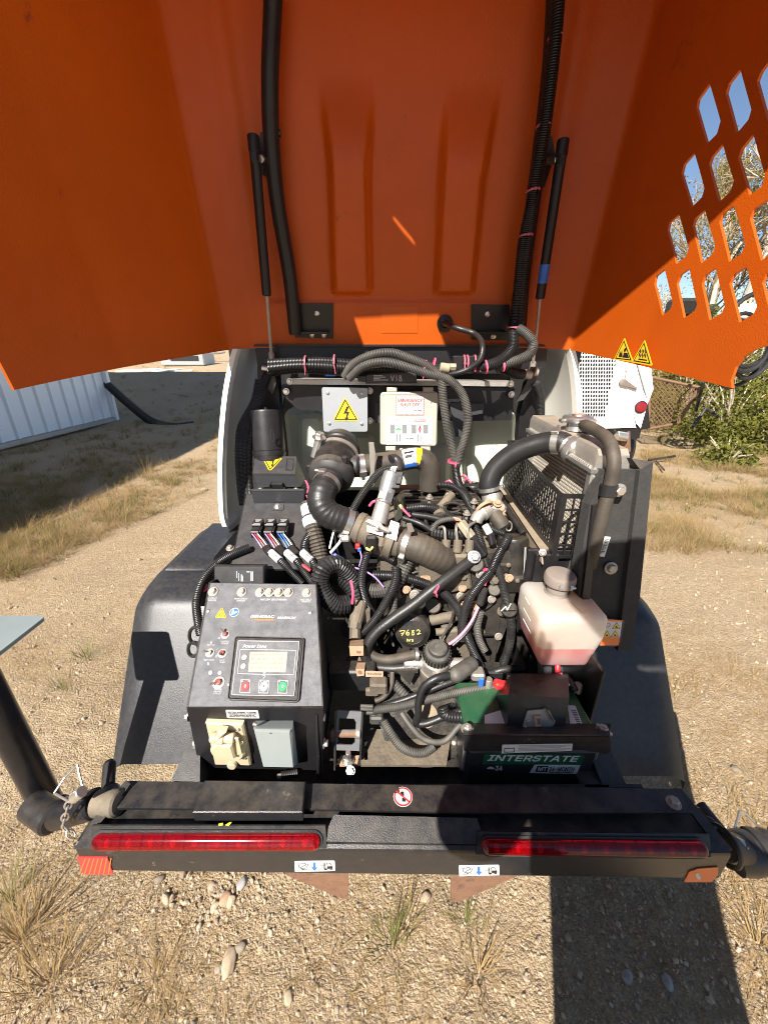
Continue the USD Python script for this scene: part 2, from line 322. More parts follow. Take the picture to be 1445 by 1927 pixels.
STONE2 = M('grey_stone', (0.30, 0.28, 0.26), 0.8, var=0.35, scale=40, bump=0.5, bscale=150)

def leaf_mat(name, c1, c2, tr=0.35):
    usdkit.material(stage, '/World/Looks/' + name, {
        'g': ('geometry', {}), 'r': ('rgb_ramp', {'ramp': [(0, c1), (0.6, c2), (1, tuple(min(1, x * 1.35) for x in c2))]}), 'd': ('diffuse_bsdf', {'roughness': 0.6}),
        't': ('translucent_bsdf', {}), 'm': ('mix_closure', {'fac': tr})},
        [('g.random_per_island', 'r.fac'), ('r.color', 'd.color'), ('r.color', 't.color'), ('d.BSDF', 'm.closure1'), ('t.BSDF', 'm.closure2')], surface='m.closure')
    return '/World/Looks/' + name
STRAW = leaf_mat('dry_grass_blade', (0.36, 0.25, 0.12), (0.62, 0.47, 0.24), 0.25)
STRAWG = leaf_mat('greenish_grass_blade', (0.16, 0.17, 0.05), (0.34, 0.30, 0.10), 0.3)
LEAFG = leaf_mat('bush_leaf', (0.17, 0.17, 0.04), (0.42, 0.38, 0.11))
LEAFY = leaf_mat('autumn_leaf', (0.28, 0.22, 0.06), (0.46, 0.36, 0.12))

def ground_mat():
    nd = {'g': ('geometry', {}), 'n1': ('noise_texture', {'scale': 0.9, 'detail': 6.0, 'roughness': 0.65}), 'n2': ('noise_texture', {'scale': 34.0, 'detail': 9.0, 'roughness': 0.74}),
          'v': ('voronoi_texture', {'scale': 150.0, 'feature': 'f1'}), 'v2': ('voronoi_texture', {'scale': 420.0, 'feature': 'f1'}),
          'r1': ('rgb_ramp', {'ramp': [(0.25, (0.29, 0.198, 0.112)), (0.5, (0.44, 0.318, 0.19)), (0.75, (0.53, 0.40, 0.25))]}),
          'r2': ('rgb_ramp', {'ramp': [(0.28, (0.25, 0.17, 0.098)), (0.48, (0.45, 0.33, 0.20)), (0.72, (0.56, 0.455, 0.325))]}),
          'c': ('mix_color', {'fac': 0.6}), 'gr': ('mix_color', {'blend_type': 'multiply', 'fac': 0.55}), 'gc': ('rgb_to_bw', {}), 'gm': ('map_range', {'to_min': 0.70, 'to_max': 1.2}),
          'hs': ('hsv', {'hue': 0.5, 'saturation': 1.0}), 'p': ('principled_bsdf', {'roughness': 0.95, 'specular_ior_level': 0.2}),
          'inv': ('math', {'math_type': 'multiply', 'value2': -0.7}), 'inv2': ('math', {'math_type': 'multiply_add', 'value2': -0.35}), 'n2m': ('math', {'math_type': 'multiply', 'value2': 2.2}), 'h': ('math', {'math_type': 'add'}),
          'b': ('bump', {'strength': 1.0, 'distance': 0.008})}
    ln = [('g.position', x + '.vector') for x in ('n1', 'n2', 'v', 'v2')] + [('n1.fac', 'r1.fac'), ('n2.fac', 'r2.fac'), ('r1.color', 'c.a'), ('r2.color', 'c.b'),
          ('v.color', 'gc.color'), ('gc.val', 'gm.value'), ('gm.result', 'hs.value'), ('c.result', 'hs.color'), ('hs.color', 'p.base_color'),
          ('v.distance', 'inv.value1'), ('v2.distance', 'inv2.value1'), ('inv.value', 'inv2.value3'), ('inv2.value', 'h.value1'), ('n2.fac', 'n2m.value1'), ('n2m.value', 'h.value2'), ('h.value', 'b.height'), ('b.normal', 'p.normal')]
    usdkit.material(stage, '/World/Looks/dry_dirt', nd, ln, surface='p.BSDF'); return '/World/Looks/dry_dirt'
DIRT = ground_mat()
def glassy(name, color, rough, tr, ior=1.45):
    usdkit.material(stage, '/World/Looks/' + name, {'p': ('principled_bsdf', {'base_color': color, 'roughness': rough, 'transmission_weight': tr, 'ior': ior})}, [], surface='p.BSDF'); return '/World/Looks/' + name
LENS = glassy('red_lamp_lens', (0.46, 0.005, 0.013), 0.08, 0.85)
REFLECTR = M('red_reflector', (0.75, 0.03, 0.03), 0.25, var=0.1, scale=200)
LEDRED = M('red_led', (0.9, 0.05, 0.05), 0.2)
def bottle_mat():
    nd = {'g': ('geometry', {}), 'n': ('noise_texture', {'scale': 12.0, 'detail': 4.0}), 's': ('separate_xyz', {}), 'lv': ('map_range', {'from_min': 0.789, 'from_max': 0.792, 'to_min': 1.0, 'to_max': 0.0, 'clamp': True}),
          'c': ('mix_color', {'a': V(0.50, 0.42, 0.35), 'b': V(0.52, 0.17, 0.16)}), 'c2': ('mix_color', {'b': V(0.50, 0.33, 0.28)}), 'f': ('map_range', {'from_min': 0.40, 'from_max': 0.72, 'to_max': 0.7, 'clamp': True}),
          'd': ('principled_bsdf', {'roughness': 0.42, 'subsurface_weight': 0.6, 'subsurface_scale': 0.03, 'subsurface_radius': (1.0, 0.7, 0.5)})}
    ln = [('g.position', 's.vector'), ('s.z', 'lv.value'), ('lv.result', 'c.fac'), ('g.position', 'n.vector'), ('n.fac', 'f.value'), ('f.result', 'c2.fac'), ('c.result', 'c2.a'), ('c2.result', 'd.base_color')]
    usdkit.material(stage, '/World/Looks/cloudy_bottle', nd, ln, surface='d.BSDF'); return '/World/Looks/cloudy_bottle'
# ------------------------------------------------------------------ ground
rng = np.random.default_rng(7); random.seed(7)
def ground_z(x, y):
    x, y = np.asarray(x, float), np.asarray(y, float); p = np.stack([x, y, np.zeros_like(x)], -1)
    t = np.clip((y - 7.5) / 9.0, 0, 1); rise = (t * t * (3 - 2 * t)) * 1.05 * np.clip((2.5 - x) / 4.0, 0.0, 1.0)
    far = np.clip((np.hypot(x, y) - 25) / 60, 0, 1) * 1.0
    near_ = 1 - np.clip((np.hypot(x, y) - 9) / 5, 0, 1)
    near = 1 - np.clip((np.hypot(x, y) - 6) / 6, 0, 1)
    rut = sum(np.exp(-((x - c - 0.06 * np.sin(y * 0.9 + c)) / 0.13) ** 2) for c in (-1.15, -2.35, 1.35)) * np.clip((y - 0.6) / 0.8, 0, 1) * near_
    return rise - 0.022 * rut + far + 0.05 * (meshkit.fbm(p * 0.7, 3, 1) - 0.5) + near * (0.020 * (meshkit.fbm(p * 7, 3, 2) - 0.5) + 0.014 * (meshkit.fbm(p * 28, 3, 3) - 0.5)) - 0.0
def make_ground():
    xs = np.unique(np.r_[-np.geomspace(1.6, 160, 60)[::-1], np.arange(-1.6, 1.6, 0.016), np.geomspace(1.6, 160, 60)])
    ys = np.unique(np.r_[-np.geomspace(0.05, 100, 24)[::-1] - 0.0, np.arange(0.0, 1.3, 0.014), np.geomspace(1.3, 8, 110), np.geomspace(8, 200, 50)])
    X, Yv = np.meshgrid(xs, ys, indexing='ij'); Zv = ground_z(X, Yv); v = np.stack([X, Yv, Zv], -1).reshape(-1, 3)
    n = len(ys); i, j = np.meshgrid(np.arange(len(xs) - 1), np.arange(n - 1), indexing='ij'); a = i * n + j
    f = np.concatenate([np.stack([a, a + n, a + n + 1], -1).reshape(-1, 3), np.stack([a, a + n + 1, a + 1], -1).reshape(-1, 3)])
    return tm(v, f)
struct('ground', make_ground(), DIRT, label='dry tan dirt yard strewn with gravel and straw', smooth=True)

def instancer(path, protos, mats, idx, pos, quat, scale, label, cat_, kind='stuff'):
    pi = UsdGeom.PointInstancer.Define(stage, path); rel = pi.CreatePrototypesRel()
    for k, (m, mt) in enumerate(zip(protos, mats)):
        g = usdkit.mesh(stage, f'{path}/prototypes/{path.rpartition("/")[2]}_kind_{k:03d}', m, mt, smooth=False); rel.AddTarget(g.GetPath())
    pi.CreateProtoIndicesAttr(Vt.IntArray.FromNumpy(np.asarray(idx, np.int32))); pi.CreatePositionsAttr(Vt.Vec3fArray.FromNumpy(np.asarray(pos, np.float32)))
    q = np.asarray(quat, np.float32); pi.CreateOrientationsAttr(Vt.QuathArray([Gf.Quath(float(a), float(b), float(c), float(d)) for a, b, c, d in q]))
    sc = np.asarray(scale, np.float32); sc = np.repeat(sc[:, None], 3, 1) if sc.ndim == 1 else sc
    pi.CreateScalesAttr(Vt.Vec3fArray.FromNumpy(sc)); tag(pi.GetPrim(), label, cat_, None, kind); return pi
def rock(seed, flat=0.7):
    m = trimesh.creation.icosphere(2, 1.0); p = np.array(m.vertices); r = 0.65 + 0.7 * meshkit.fbm(p * 1.3 + seed * 7.1, 3, seed); p = p * r[:, None] * V(1.15, 0.85, flat); return tm(p, m.faces)
def rand_quat(n):
    q = rng.normal(size=(n, 4)); return q / np.linalg.norm(q, axis=1, keepdims=True)
def yaw_quat(a): return np.stack([np.cos(a / 2), 0 * a, 0 * a, np.sin(a / 2)], 1)
# gravel: dense close to the camera, thinner further off
def scatter(n, umin, umax, vmin, vmax):
    "positions on the ground spread evenly over a stretch of the view"
    u, v = rng.uniform(umin, umax, n), rng.uniform(vmin, vmax, n); P = np.array([at(a, b, Z=0.0) for a, b in zip(u, v)]); P[:, 2] = ground_z(P[:, 0], P[:, 1]); return P
P = np.vstack([scatter(6500, -150, 1600, 1500, 2050), scatter(4500, -100, 1550, 1050, 1500), scatter(3000, -100, 1550, 850, 1050)])
clump = meshkit.fbm(np.c_[P[:, :2] * 3.0, np.zeros(len(P))], 3, 9); keep = rng.random(len(P)) < np.clip((clump - 0.30) * 3.2, 0.08, 1); P = P[keep]
sz = np.clip(rng.lognormal(math.log(0.0019), 0.5, len(P)), 0.001, 0.0062) * np.clip(np.linalg.norm(P - CAM, axis=1) / 1.5, 0.9, 2.0)
patch = lambda x, y, r, n, s: (np.c_[rng.normal(x, r, n), rng.normal(y, r * 0.6, n)], np.clip(rng.lognormal(math.log(s), 0.4, n), 0.002, 0.016))
extra, es = zip(*[patch(*at(u, v, Z=0)[:2], r, n, s) for u, v, r, n, s in ((420, 1690, 0.08, 150, 0.0036), (560, 1700, 0.12, 90, 0.0035), (330, 1700, 0.08, 70, 0.004), (1180, 1760, 0.16, 200, 0.0035), (720, 1700, 0.2, 160, 0.003), (400, 1830, 0.10, 20, 0.0035))])
extra, es = np.vstack(extra), np.concatenate(es); ez = ground_z(extra[:, 0], extra[:, 1])
P = np.vstack([P, np.c_[extra, ez]]); sz = np.r_[sz, es]
Q_ = np.vstack([scatter(13000, -150, 1600, 1480, 2050), scatter(7000, -100, 1550, 1050, 1480)]); P = np.vstack([P, Q_]); sz = np.r_[sz, np.clip(rng.lognormal(math.log(0.0016), 0.35, len(Q_)), 0.0008, 0.004)]; P[:, 2] += sz * 0.2
PEBBLES = [M(f'pebble_{i:03d}', c, 0.85, var=0.25, scale=120) for i, c in enumerate([(0.42, 0.32, 0.215), (0.36, 0.27, 0.18), (0.45, 0.36, 0.255), (0.26, 0.205, 0.155), (0.40, 0.29, 0.20)])]
instancer('/World/gravel', [rock(i) for i in range(5)], PEBBLES, rng.integers(0, 5, len(P)), P, rand_quat(len(P)), sz, 'small loose gravel scattered over the dry dirt', 'gravel')
# stones one can point at
for k, (u, v, s, lab) in enumerate([(424, 1694, 0.017, 'reddish oval stone among gravel under the left part of the bumper'), (452, 1782, 0.012, 'small dark pebble below the bumper in front of the gravel patch'), (430, 1812, 0.018, 'long flat tan stone lying lengthwise in the dirt, largest of the stones in front'),
        (400, 1668, 0.013, 'grey stone peeking out right below the bumper edge'), (455, 1664, 0.015, 'dark grey stone touching the bumper shadow beside the reddish stone'), (300, 1655, 0.012, 'pale stone below the red reflector'),
        (543, 1878, 0.012, 'small dark stone near the bottom edge of the picture'), (800, 1690, 0.014, 'dark stone between the two rusty gussets'), (1256, 1850, 0.014, 'pale stone at the rim of the shadow on the right'), (1385, 1448, 0.014, 'grey flat stone on sunlit dirt beyond the right fender'), (385, 922, 0.03, 'pale flat stone on the dirt track left of the machine'), (262, 1052, 0.012, 'small brown stone lying alone on the dirt track'), (1180, 1840, 0.013, 'grey stone inside the shadow near the bottom edge')]):
    p = at(u, v, Z=0.0); p[2] = ground_z(p[0], p[1]); m = rock(20 + k, 0.55); q = np.array(m.vertices) * s; a = [0.9, 0.3, 1.7, 0.2, 1.2, 0.5, 1.6, 0.4, 1.2, 2.2, 0.3, 1.0, 0.5][k]
    q = q * V(1.5 if k == 2 else 1.0, 1, 1) @ np.array([[math.cos(a), math.sin(a), 0], [-math.sin(a), math.cos(a), 0], [0, 0, 1]]); single('stone', tm(q + p + V(0, 0, s * 0.25), m.faces), [STONE2, STONE, PEBBLES[0], PEBBLES[1]][k % 4] if k else RUSTP, lab, 'stone', 'loose stones on the dirt', smooth=True)

# ------------------------------------------------------------------ grass
def tuft(n, h, spread, lean, seed, w=0.0016):
    r = np.random.default_rng(seed); v, f = [], []
    for i in range(n):
        a = r.uniform(0, 2 * math.pi); d = V(math.cos(a), math.sin(a), 0); side = V(-d[1], d[0], 0); b = d * r.uniform(0, spread); H = h * r.uniform(0.4, 1.1); L = lean * r.uniform(0.1, 1.3)
        k = len(v)
        for t in (0, 0.4, 0.75, 1.0):
            c = b + d * L * H * t ** 1.7 + V(0, 0, H * (t - 0.35 * L * t * t)); ww = w * (1 - t * 0.85)
            v += [c - side * ww, c + side * ww]
        for q in range(3): f += [[k + 2 * q, k + 2 * q + 1, k + 2 * q + 3], [k + 2 * q, k + 2 * q + 3, k + 2 * q + 2]]
    return tm(v, f)
def grass(name, areas, h, label, mats, nper=26, seed=3, spread=0.05, lean=0.8, w=0.0016):
    r = np.random.default_rng(seed); P = []
    for (u0, u1, v0, v1, n, edge) in areas:
        u, v = r.uniform(u0, u1, n), r.uniform(v0, v1, n); Q = np.array([at(a, b, Z=0.0) for a, b in zip(u, v)]); keepq = np.array([edge(a, b) for a, b in zip(u, v)]) if edge else np.ones(n, bool); P.append(Q[keepq])
    P = np.vstack(P); P = P[(P[:, 1] < 30)]; P[:, 2] = ground_z(P[:, 0], P[:, 1]) - 0.005
    cl = meshkit.fbm(np.c_[P[:, :2] * 1.6, np.zeros(len(P))], 3, seed); P = P[r.random(len(P)) < np.clip((cl - 0.36) * 5.5, 0.06, 1)]
    protos = [tuft(nper, h, spread, lean, seed * 10 + i, w) for i in range(6)]; n = len(P)
    instancer('/World/' + name, protos, [mats[i % len(mats)] for i in range(6)], r.integers(0, 6, n), P, yaw_quat(r.uniform(0, 6.28, n)), r.uniform(0.5, 1.25, n), label, 'grass')
edge_l = lambda u, v: v < 1075 - 0.43 * u + 20                    # left of the dirt track
grass('dry_grass', [(-120, 420, 705, 1090, 3600, edge_l), (1205, 1500, 800, 940, 2200, None), (1205, 1500, 940, 1040, 500, None), (1080, 1500, 735, 830, 700, None)], 0.13, 'dry straw grass along the edge of the dirt track and behind the machine', [STRAW, STRAW, STRAW, STRAW, STRAW, STRAWG], lean=1.25, spread=0.07)
grass('straw_litter', [(-100, 1550, 1560, 2000, 420, None), (1250, 1550, 1250, 1950, 500, None), (0, 420, 860, 1300, 700, None), (1200, 1550, 930, 1300, 500, None), (1200, 1550, 820, 980, 1500, None)], 0.06, 'thin bits of straw lying on the dirt', [STRAW], nper=9, seed=5, spread=0.07, lean=3.4, w=0.0010)
def grass_tuft(u, v, n, h, lab, mat, seed, lean=0.7, spread=0.035):
    p = at(u, v, Z=0.0); p[2] = ground_z(p[0], p[1]) - 0.003; m = tuft(n, h, spread, lean, seed, 0.0013); m.apply_translation(p); single('grass_tuft', m, mat, lab, 'grass tuft', 'single grass tufts', base=p, smooth=False)
for k, (u, v, n, h, lab, mt, ln_, sp) in enumerate([(40, 1770, 130, 0.17, 'big straw tuft at the left edge below the jack post', STRAW, 1.1, 0.07), (95, 1850, 90, 0.12, 'straw tuft low at the left edge next to the bottom corner', STRAW, 1.2, 0.07), (20, 1690, 50, 0.10, 'greener tuft at the left edge close to the jack coupling', STRAWG, 0.9, 0.05),
        (740, 1775, 60, 0.10, 'thin tuft between the two rusty gussets in front of the bumper', STRAWG, 0.9, 0.05), (770, 1730, 34, 0.08, 'small tuft just below the bumper centre', STRAW, 0.8, 0.04), (900, 1830, 56, 0.10, 'straggly tuft left of the photographer shadow', STRAW, 1.2, 0.06), (880, 1745, 36, 0.07, 'short tuft under the right rusty gusset', STRAWG, 0.9, 0.04), (290, 1845, 40, 0.08, 'flat tuft of straw in the dirt at lower left', STRAW, 1.9, 0.05),
        (165, 1240, 50, 0.10, 'low tuft on the dirt left of the left fender', STRAWG, 1.0, 0.06), (235, 1440, 30, 0.09, 'small tuft beside the bottom of the left fender', STRAWG, 1.0, 0.05), (1430, 1780, 70, 0.10, 'flattened tuft at the right edge beside the shadow', STRAW, 1.8, 0.07), (120, 1300, 40, 0.08, 'sparse tuft on the track above the jack post', STRAWG, 1.0, 0.06),
        (380, 800, 40, 0.45, 'tall dry seed stalks beside the shaded grass left of the machine', STRAW, 0.6, 0.15), (280, 900, 40, 0.35, 'upright straw tuft on the shadow line left of the machine', STRAW, 0.6, 0.12)]): grass_tuft(u, v, n, h, lab, mt, 60 + k, ln_, sp)

# ------------------------------------------------------------------ white metal building on the left
bx = -5.92
bld = thing('metal_building', (bx - 3, 2, 0), 'long white ribbed metal building on the left casting a shadow over the grass', 'building')
y0, y1, hb = -14.0, 8.75, 5.6
prof = []
for y in np.arange(y0, y1, 0.30):
    prof += [(y, 0.0), (y + 0.21, 0.0), (y + 0.235, 0.035), (y + 0.275, 0.035), (y + 0.30, 0.0)]
for k in range(12):                                              # wall sheets, 1.8 m each
    a = np.array([q for q in prof if y0 + k * 2.1 - 0.001 <= q[0] <= y0 + (k + 1) * 2.1 + 0.001 and q[0] < y1 - 0.02])
    if len(a) < 4: continue
    v = np.array([(bx + d, y, z) for y, d in a for z in (0.10, hb)]); n = len(a); f = [[2 * i, 2 * i + 2, 2 * i + 3] for i in range(n - 1)] + [[2 * i, 2 * i + 3, 2 * i + 1] for i in range(n - 1)]
    bld.part('wall_panel', tm(v, f), WSHEET, smooth=False)
bld.part('end_wall', box((bx - 3.0, y1 - 0.02, hb / 2), (5.9, 0.05, hb), 0.01), WSHEET)
bld.part('rear_wall', box((bx - 6.0, (y0 + y1) / 2, hb / 2), (0.06, y1 - y0 - 0.1, hb - 0.05), 0.01), WSHEET)
bld.part('corner_trim', box((bx + 0.01, y1 + 0.02, hb / 2), (0.16, 0.10, hb + 0.02), 0.01), WSHEET)
bld.part('base_trim', box((bx + 0.03, (y0 + y1) / 2, 0.07), (0.07, y1 - y0 - 0.1, 0.09), 0.01), STEELD)
bld.part('roof', box((bx - 3.0, (y0 + y1) / 2, hb + 0.05), (6.5, y1 - y0 + 0.4, 0.10), 0.02), WSHEET)
for z in (0.30, 1.5):
    for y in np.arange(3.1, 8.7, 0.6): bld.part('screw', lathe([(0.012, 0), (0.012, 0.008), (0.006, 0.012)], V(bx + 0.001, y, z), V(1, 0, 0), 8), STEELD)
# black drain pipe
pp = [at(176, 706, Y=8.9), at(200, 722, Y=8.8), at(245, 762, Y=8.6), at(290, 795, Y=8.4), at(330, 803, Y=8.3), at(366, 799, Y=8.5)]
single('drain_pipe', conduit(pp, 0.085, 0.05, 14), PLASTIC, 'black corrugated drain pipe sloping from the white building to the grass', 'pipe')
# junk beyond the grass
jk = thing('scrap_appliance', at(330, 690, Y=15), 'grey discarded metal unit with a dark slot lying beyond the grass', 'scrap')
c = at(342, 676, Y=15); jk.part('casing', box(c + V(0, 0.5, 0), (1.55, 1.0, 0.42), 0.03), GREYJUNK); jk.part('slot', box(c + V(0.1, 0.0, 0.04), (1.0, 0.06, 0.16), 0.01), INK)
sh = thing('sheet_stack', at(290, 698, Y=14.2), 'pale sheet metal panels lying flat in front of the grey scrap unit', 'scrap')
for u, w_, yy, rz in ((265, 1.3, 14.3, 0.1), (318, 0.7, 14.2, -0.2), (350, 0.6, 14.4, 0.2)):
    c = at(u, 696, Y=yy); sh.part('sheet', box(c, (w_, 0.8, 0.05), 0.008, [[math.cos(rz), math.sin(rz), 0.03], [-math.sin(rz), math.cos(rz), 0.05], [0, -0.05, 1]]), WSHEET)
for k, (u, v, s, lab) in enumerate([(388, 664, 0.30, 'pale flat rubble slab at the far end of the track'), (410, 662, 0.26, 'broken grey slab lying behind the pale one at the far end'), (398, 655, 0.2, 'small rubble lump on top of the far pile')]):
    p = at(u, v, Y=19); m = rock(50 + k, 0.35); single('rubble', tm(np.array(m.vertices) * s + p, m.faces), STONE2, lab, 'rubble', 'rubble at the far end of the track', smooth=False)
# ------------------------------------------------------------------ the light tower trailer: hood, bumper, fenders, frame
def PV(Y): return PL((0, Y, 0), (1, Y, 0), (0, Y, 1))
def PH(z): return PL((0, 0, z), (1, 0, z), (0, 1, z))
def PP(a, b, c): return PL(at(*a[:2], Y=a[2]), at(*b[:2], Y=b[2]), at(*c[:2], Y=c[2]))
tr = thing('light_tower_trailer', (0, 0.9, 0.40), 'black framed light tower trailer with its orange hood propped wide open', 'trailer')

H0 = V(0, 1.30, 1.405); hu = nrm(V(0, -.2, .98)); hn = V(0, -hu[2], hu[1])
CP = PL(H0, H0 + V(1, 0, 0), H0 + hu)
WP = PL(V(.57, 1.30, 1.405), V(.62, .67, 1.28), V(.57, 1.30, 1.405) + hu)
HT = 0.86
def smooth_profile(pts, r, n):
    g = LineString(pts); L = np.linspace(0, g.length, n); P = np.array([g.interpolate(t).coords[0] for t in L]); k = max(1, int(r / (L[1] - L[0])))
    for _ in range(2):
        Q = np.vstack([2 * P[0] - P[1:k + 1][::-1], P, 2 * P[-1] - P[-k - 1:-1][::-1]]); P = np.stack([np.convolve(Q[:, i], np.ones(2 * k + 1) / (2 * k + 1), 'valid') for i in (0, 1)], 1)
    return P
sst = lambda a, b, x: (lambda t: t * t * (3 - 2 * t))(np.clip((x - a) / (b - a), 0, 1))
def make_hood():
    pr = smooth_profile([(-.640, .590), (-.627, .48), (-.597, .34), (-.570, .26), (-.475, .0), (-.40, -.028), (-.355, -.028), (-.335, -.045), (.405, -.045), (.425, -.028), (.47, -.028), (.57, 0), (.602, .30), (.622, .72)], 0.012, 300)
    ss = np.linspace(0, 1, 200); X = np.repeat(pr[:, :1], len(ss), 1); D = np.repeat(pr[:, 1:], len(ss), 1)
    sb = 0.005 + 0.055 * np.clip(pr[:, 1] / .65, 0, 1.1) + 0.0 * pr[:, 0]
    Sg = sb[:, None] + (HT - sb[:, None]) * ss[None]
    def rib(le, re_):
        L = np.array([CP.uv(*p) for p in le]); R = np.array([CP.uv(*p) for p in re_])
        l = np.interp(Sg, L[:, 1], L[:, 0]); r = np.interp(Sg, R[:, 1], R[:, 0]); lo, hi = L[0, 1], L[-1, 1]
        return sst(-.007, .010, X - l) * sst(-.007, .010, r - X) * sst(lo - .012, lo + .006, Sg) * (1 - sst(hi - .16, hi + .02, Sg))
    D = D + 0.034 * rib([(625, 550), (617, 300), (596, 140)], [(697, 550), (692, 330), (703, 150)]) + 0.034 * rib([(822, 550), (832, 330), (843, 150)], [(893, 550), (915, 330), (950, 150)])
    D = D + 0.007 * (1 - sst(.122, .142, Sg)) * sst(-.36, -.34, X) * (1 - sst(.41, .43, X))          # the flange along the hinge edge
    D = D + 0.05 * sst(HT - .16, HT + .04, Sg) ** 2
    D = D + 0.004 * (meshkit.fbm(np.stack([X * 4, Sg * 4, D * 4], -1), 2, 5) - 0.5)                      # moulded plastic is never quite flat
    Pn = H0 + X[..., None] * V(1, 0, 0) + Sg[..., None] * hu + D[..., None] * hn
    du, dv = np.gradient(Pn, axis=0), np.gradient(Pn, axis=1); N = np.cross(du, dv); N /= np.linalg.norm(N, axis=2, keepdims=True); N *= np.sign(N[150, 100] @ V(0, 1, 0))
    Po = Pn + 0.0055 * N; a, b = Pn.shape[:2]; v = np.vstack([Pn.reshape(-1, 3), Po.reshape(-1, 3)]); o = a * b
    i, j = np.meshgrid(np.arange(a - 1), np.arange(b - 1), indexing='ij'); q = i * b + j
    f = [np.stack([q, q + b, q + b + 1], -1).reshape(-1, 3), np.stack([q, q + b + 1, q + 1], -1).reshape(-1, 3)]; f += [x[:, ::-1] + o for x in f]
    def rim(idx):
        m = np.array(idx); return [np.stack([m[:-1], m[:-1] + o, m[1:] + o], 1), np.stack([m[:-1], m[1:] + o, m[1:]], 1)]
    loop = [i_ * b for i_ in range(a)] + [(a - 1) * b + j_ for j_ in range(1, b)] + [i_ * b + b - 1 for i_ in range(a - 2, -1, -1)] + [j_ for j_ in range(b - 2, -1, -1)]
    m = tm(v, np.vstack(f + rim(loop)))
    if man(m).volume() < 0: m = tm(v, np.vstack(f + rim(loop))[:, ::-1])
    return m
HOLES = [[(365,205),(435,470),(410,560),(340,630),(275,380),(285,320)],[(570,105),(655,390),(635,460),(550,560),(470,280),(490,210)],[(820,-10),(900,300),(880,380),(780,495),(690,195),(715,130)],
 [(258,690),(325,940),(310,1000),(235,1075),(170,840),(185,775)],[(452,630),(535,885),(515,960),(430,1040),(355,780),(375,720)],[(670,560),(760,850),(735,930),(650,990),(565,730),(585,665)],[(910,500),(1000,800),(975,880),(880,960),(790,690),(815,610)],
 [(150,1120),(218,1365),(200,1415),(130,1472),(72,1240),(85,1180)],[(332,1090),(408,1340),(390,1400),(310,1468),(245,1205),(260,1150)],[(540,1055),(625,1330),(600,1395),(510,1455),(435,1175),(460,1115)],[(780,1020),(860,1300),(840,1370),(740,1450),(655,1150),(685,1080)],
 [(50,1505),(108,1740),(90,1790),(35,1830),(-20,1610),(-10,1555)],[(225,1500),(285,1755),(265,1800),(190,1848),(135,1605),(160,1545)],[(415,1495),(485,1760),(465,1810),(375,1865),(315,1605),(340,1545)],[(635,1485),(715,1765),(690,1820),(590,1880),(515,1605),(545,1540)],[(870,1475),(950,1770),(925,1830),(830,1890),(750,1600),(780,1535)]]
hm = man(make_hood())
for h in HOLES:
    g = WP.poly([(1230 + x / 3.707, 100 + y / 3.707) for x, y in h]).buffer(-.003).buffer(.003, quad_segs=3); hm = hm - man(extr2(g, WP.M(), -.12, .12))
hm = hm - man(extr2(WP.poly([(1379, 745), (1374, 716), (1383, 690), (1400, 670), (1422, 656), (1450, 648), (1520, 640), (1560, 745)]), WP.M(), -.15, .15))
hood = tr.part('hood', unman(hm), ORANGE, smooth=40)
EP = PL(H0 + hu * HT, H0 + hu * HT + V(1, 0, 0), H0 + hu * HT + hn)
ey = EP.ey @ hn
endpoly = Polygon([(-.648, 0), (-.645, .585), (-.405, .585), (-.398, .475), (-.134, .468), (-.150, .485), (-.143, .57), (.20, .57), (.232, .54), (.42, .79), (.622, .76), (.60, 0)]).difference(Polygon([(-.192, .306), (-.180, .304), (-.150, .334), (-.143, .346), (-.152, .347), (-.172, .329)]))
hood.part('end_panel', extr2(affinity.scale(endpoly, 1, ey, origin=(0, 0)), EP.M(), -.003, .003), ORANGE, 'end panel of the hood with a notched rim overhead', smooth=False)
hood.part('patch', slab(CP.shift(-.0375), [(718, 576), (786, 576), (786, 626), (718, 626)], 0, .0009), ORANGE_P, 'square patch glued to the hood near the hinge', smooth=False)
for base, lab in (((1157, 675, 1190, 679, 1175, 638), 'triangular yellow hot parts warning with a figure'), ((1191, 680, 1226, 686, 1213, 642), 'triangular yellow hot surface warning')):
    pl = WP.shift(-.004 if WP.n @ V(1, 0, 0) > 0 else .012)
    a, b, c = base[:2], base[2:4], base[4:]
    g = pl.poly([a, b, c]); st = hood.part('warning_label', slabl(pl, g.buffer(.002, quad_segs=2), .0, .0008), YELLOW, lab, smooth=False)
    st.part('border', slabl(pl, g.buffer(-.0012).difference(g.buffer(-.0032)), .0008, .0012), INK, smooth=False)
    cx_, cy_ = (a[0] + b[0] + c[0]) / 3, (a[1] + b[1] + c[1]) / 3
    if '180' == '180' and base[0] > 1180:
        ms = [sweep(spline([pl.pt(cx_ + k + w_, cy_ + y_, .0012) for w_, y_ in ((0, -12), (2, -8), (-1, -4), (1, 0), (0, 3))], .001), .0011, 5) for k in (-5, 0, 5)] + [slab(pl, [(cx_ - 8, cy_ + 5), (cx_ + 8, cy_ + 7), (cx_ + 8, cy_ + 9), (cx_ - 8, cy_ + 7)], .0008, .0013)]
    else:
        ms = [slabl(pl, circle(pl.uv(cx_ + 3, cy_ - 6), .0042, 10), .0008, .0013), slab(pl, [(cx_ + 1, cy_ - 1), (cx_ + 7, cy_), (cx_ + 10, cy_ + 9), (cx_ - 2, cy_ + 8)], .0008, .0013), slab(pl, [(cx_ - 9, cy_ + 7), (cx_ - 7, cy_ - 4), (cx_ - 5, cy_ + 1), (cx_ - 3, cy_ - 6), (cx_ - 2, cy_ + 7)], .0008, .0013)]
    st.part('pictogram', cat(*ms), INK, smooth=False)
def hat(u, v, off=0.0): return CP.shift(off - .042).pt(u, v)                 # on the hood's inner face, off towards the viewer
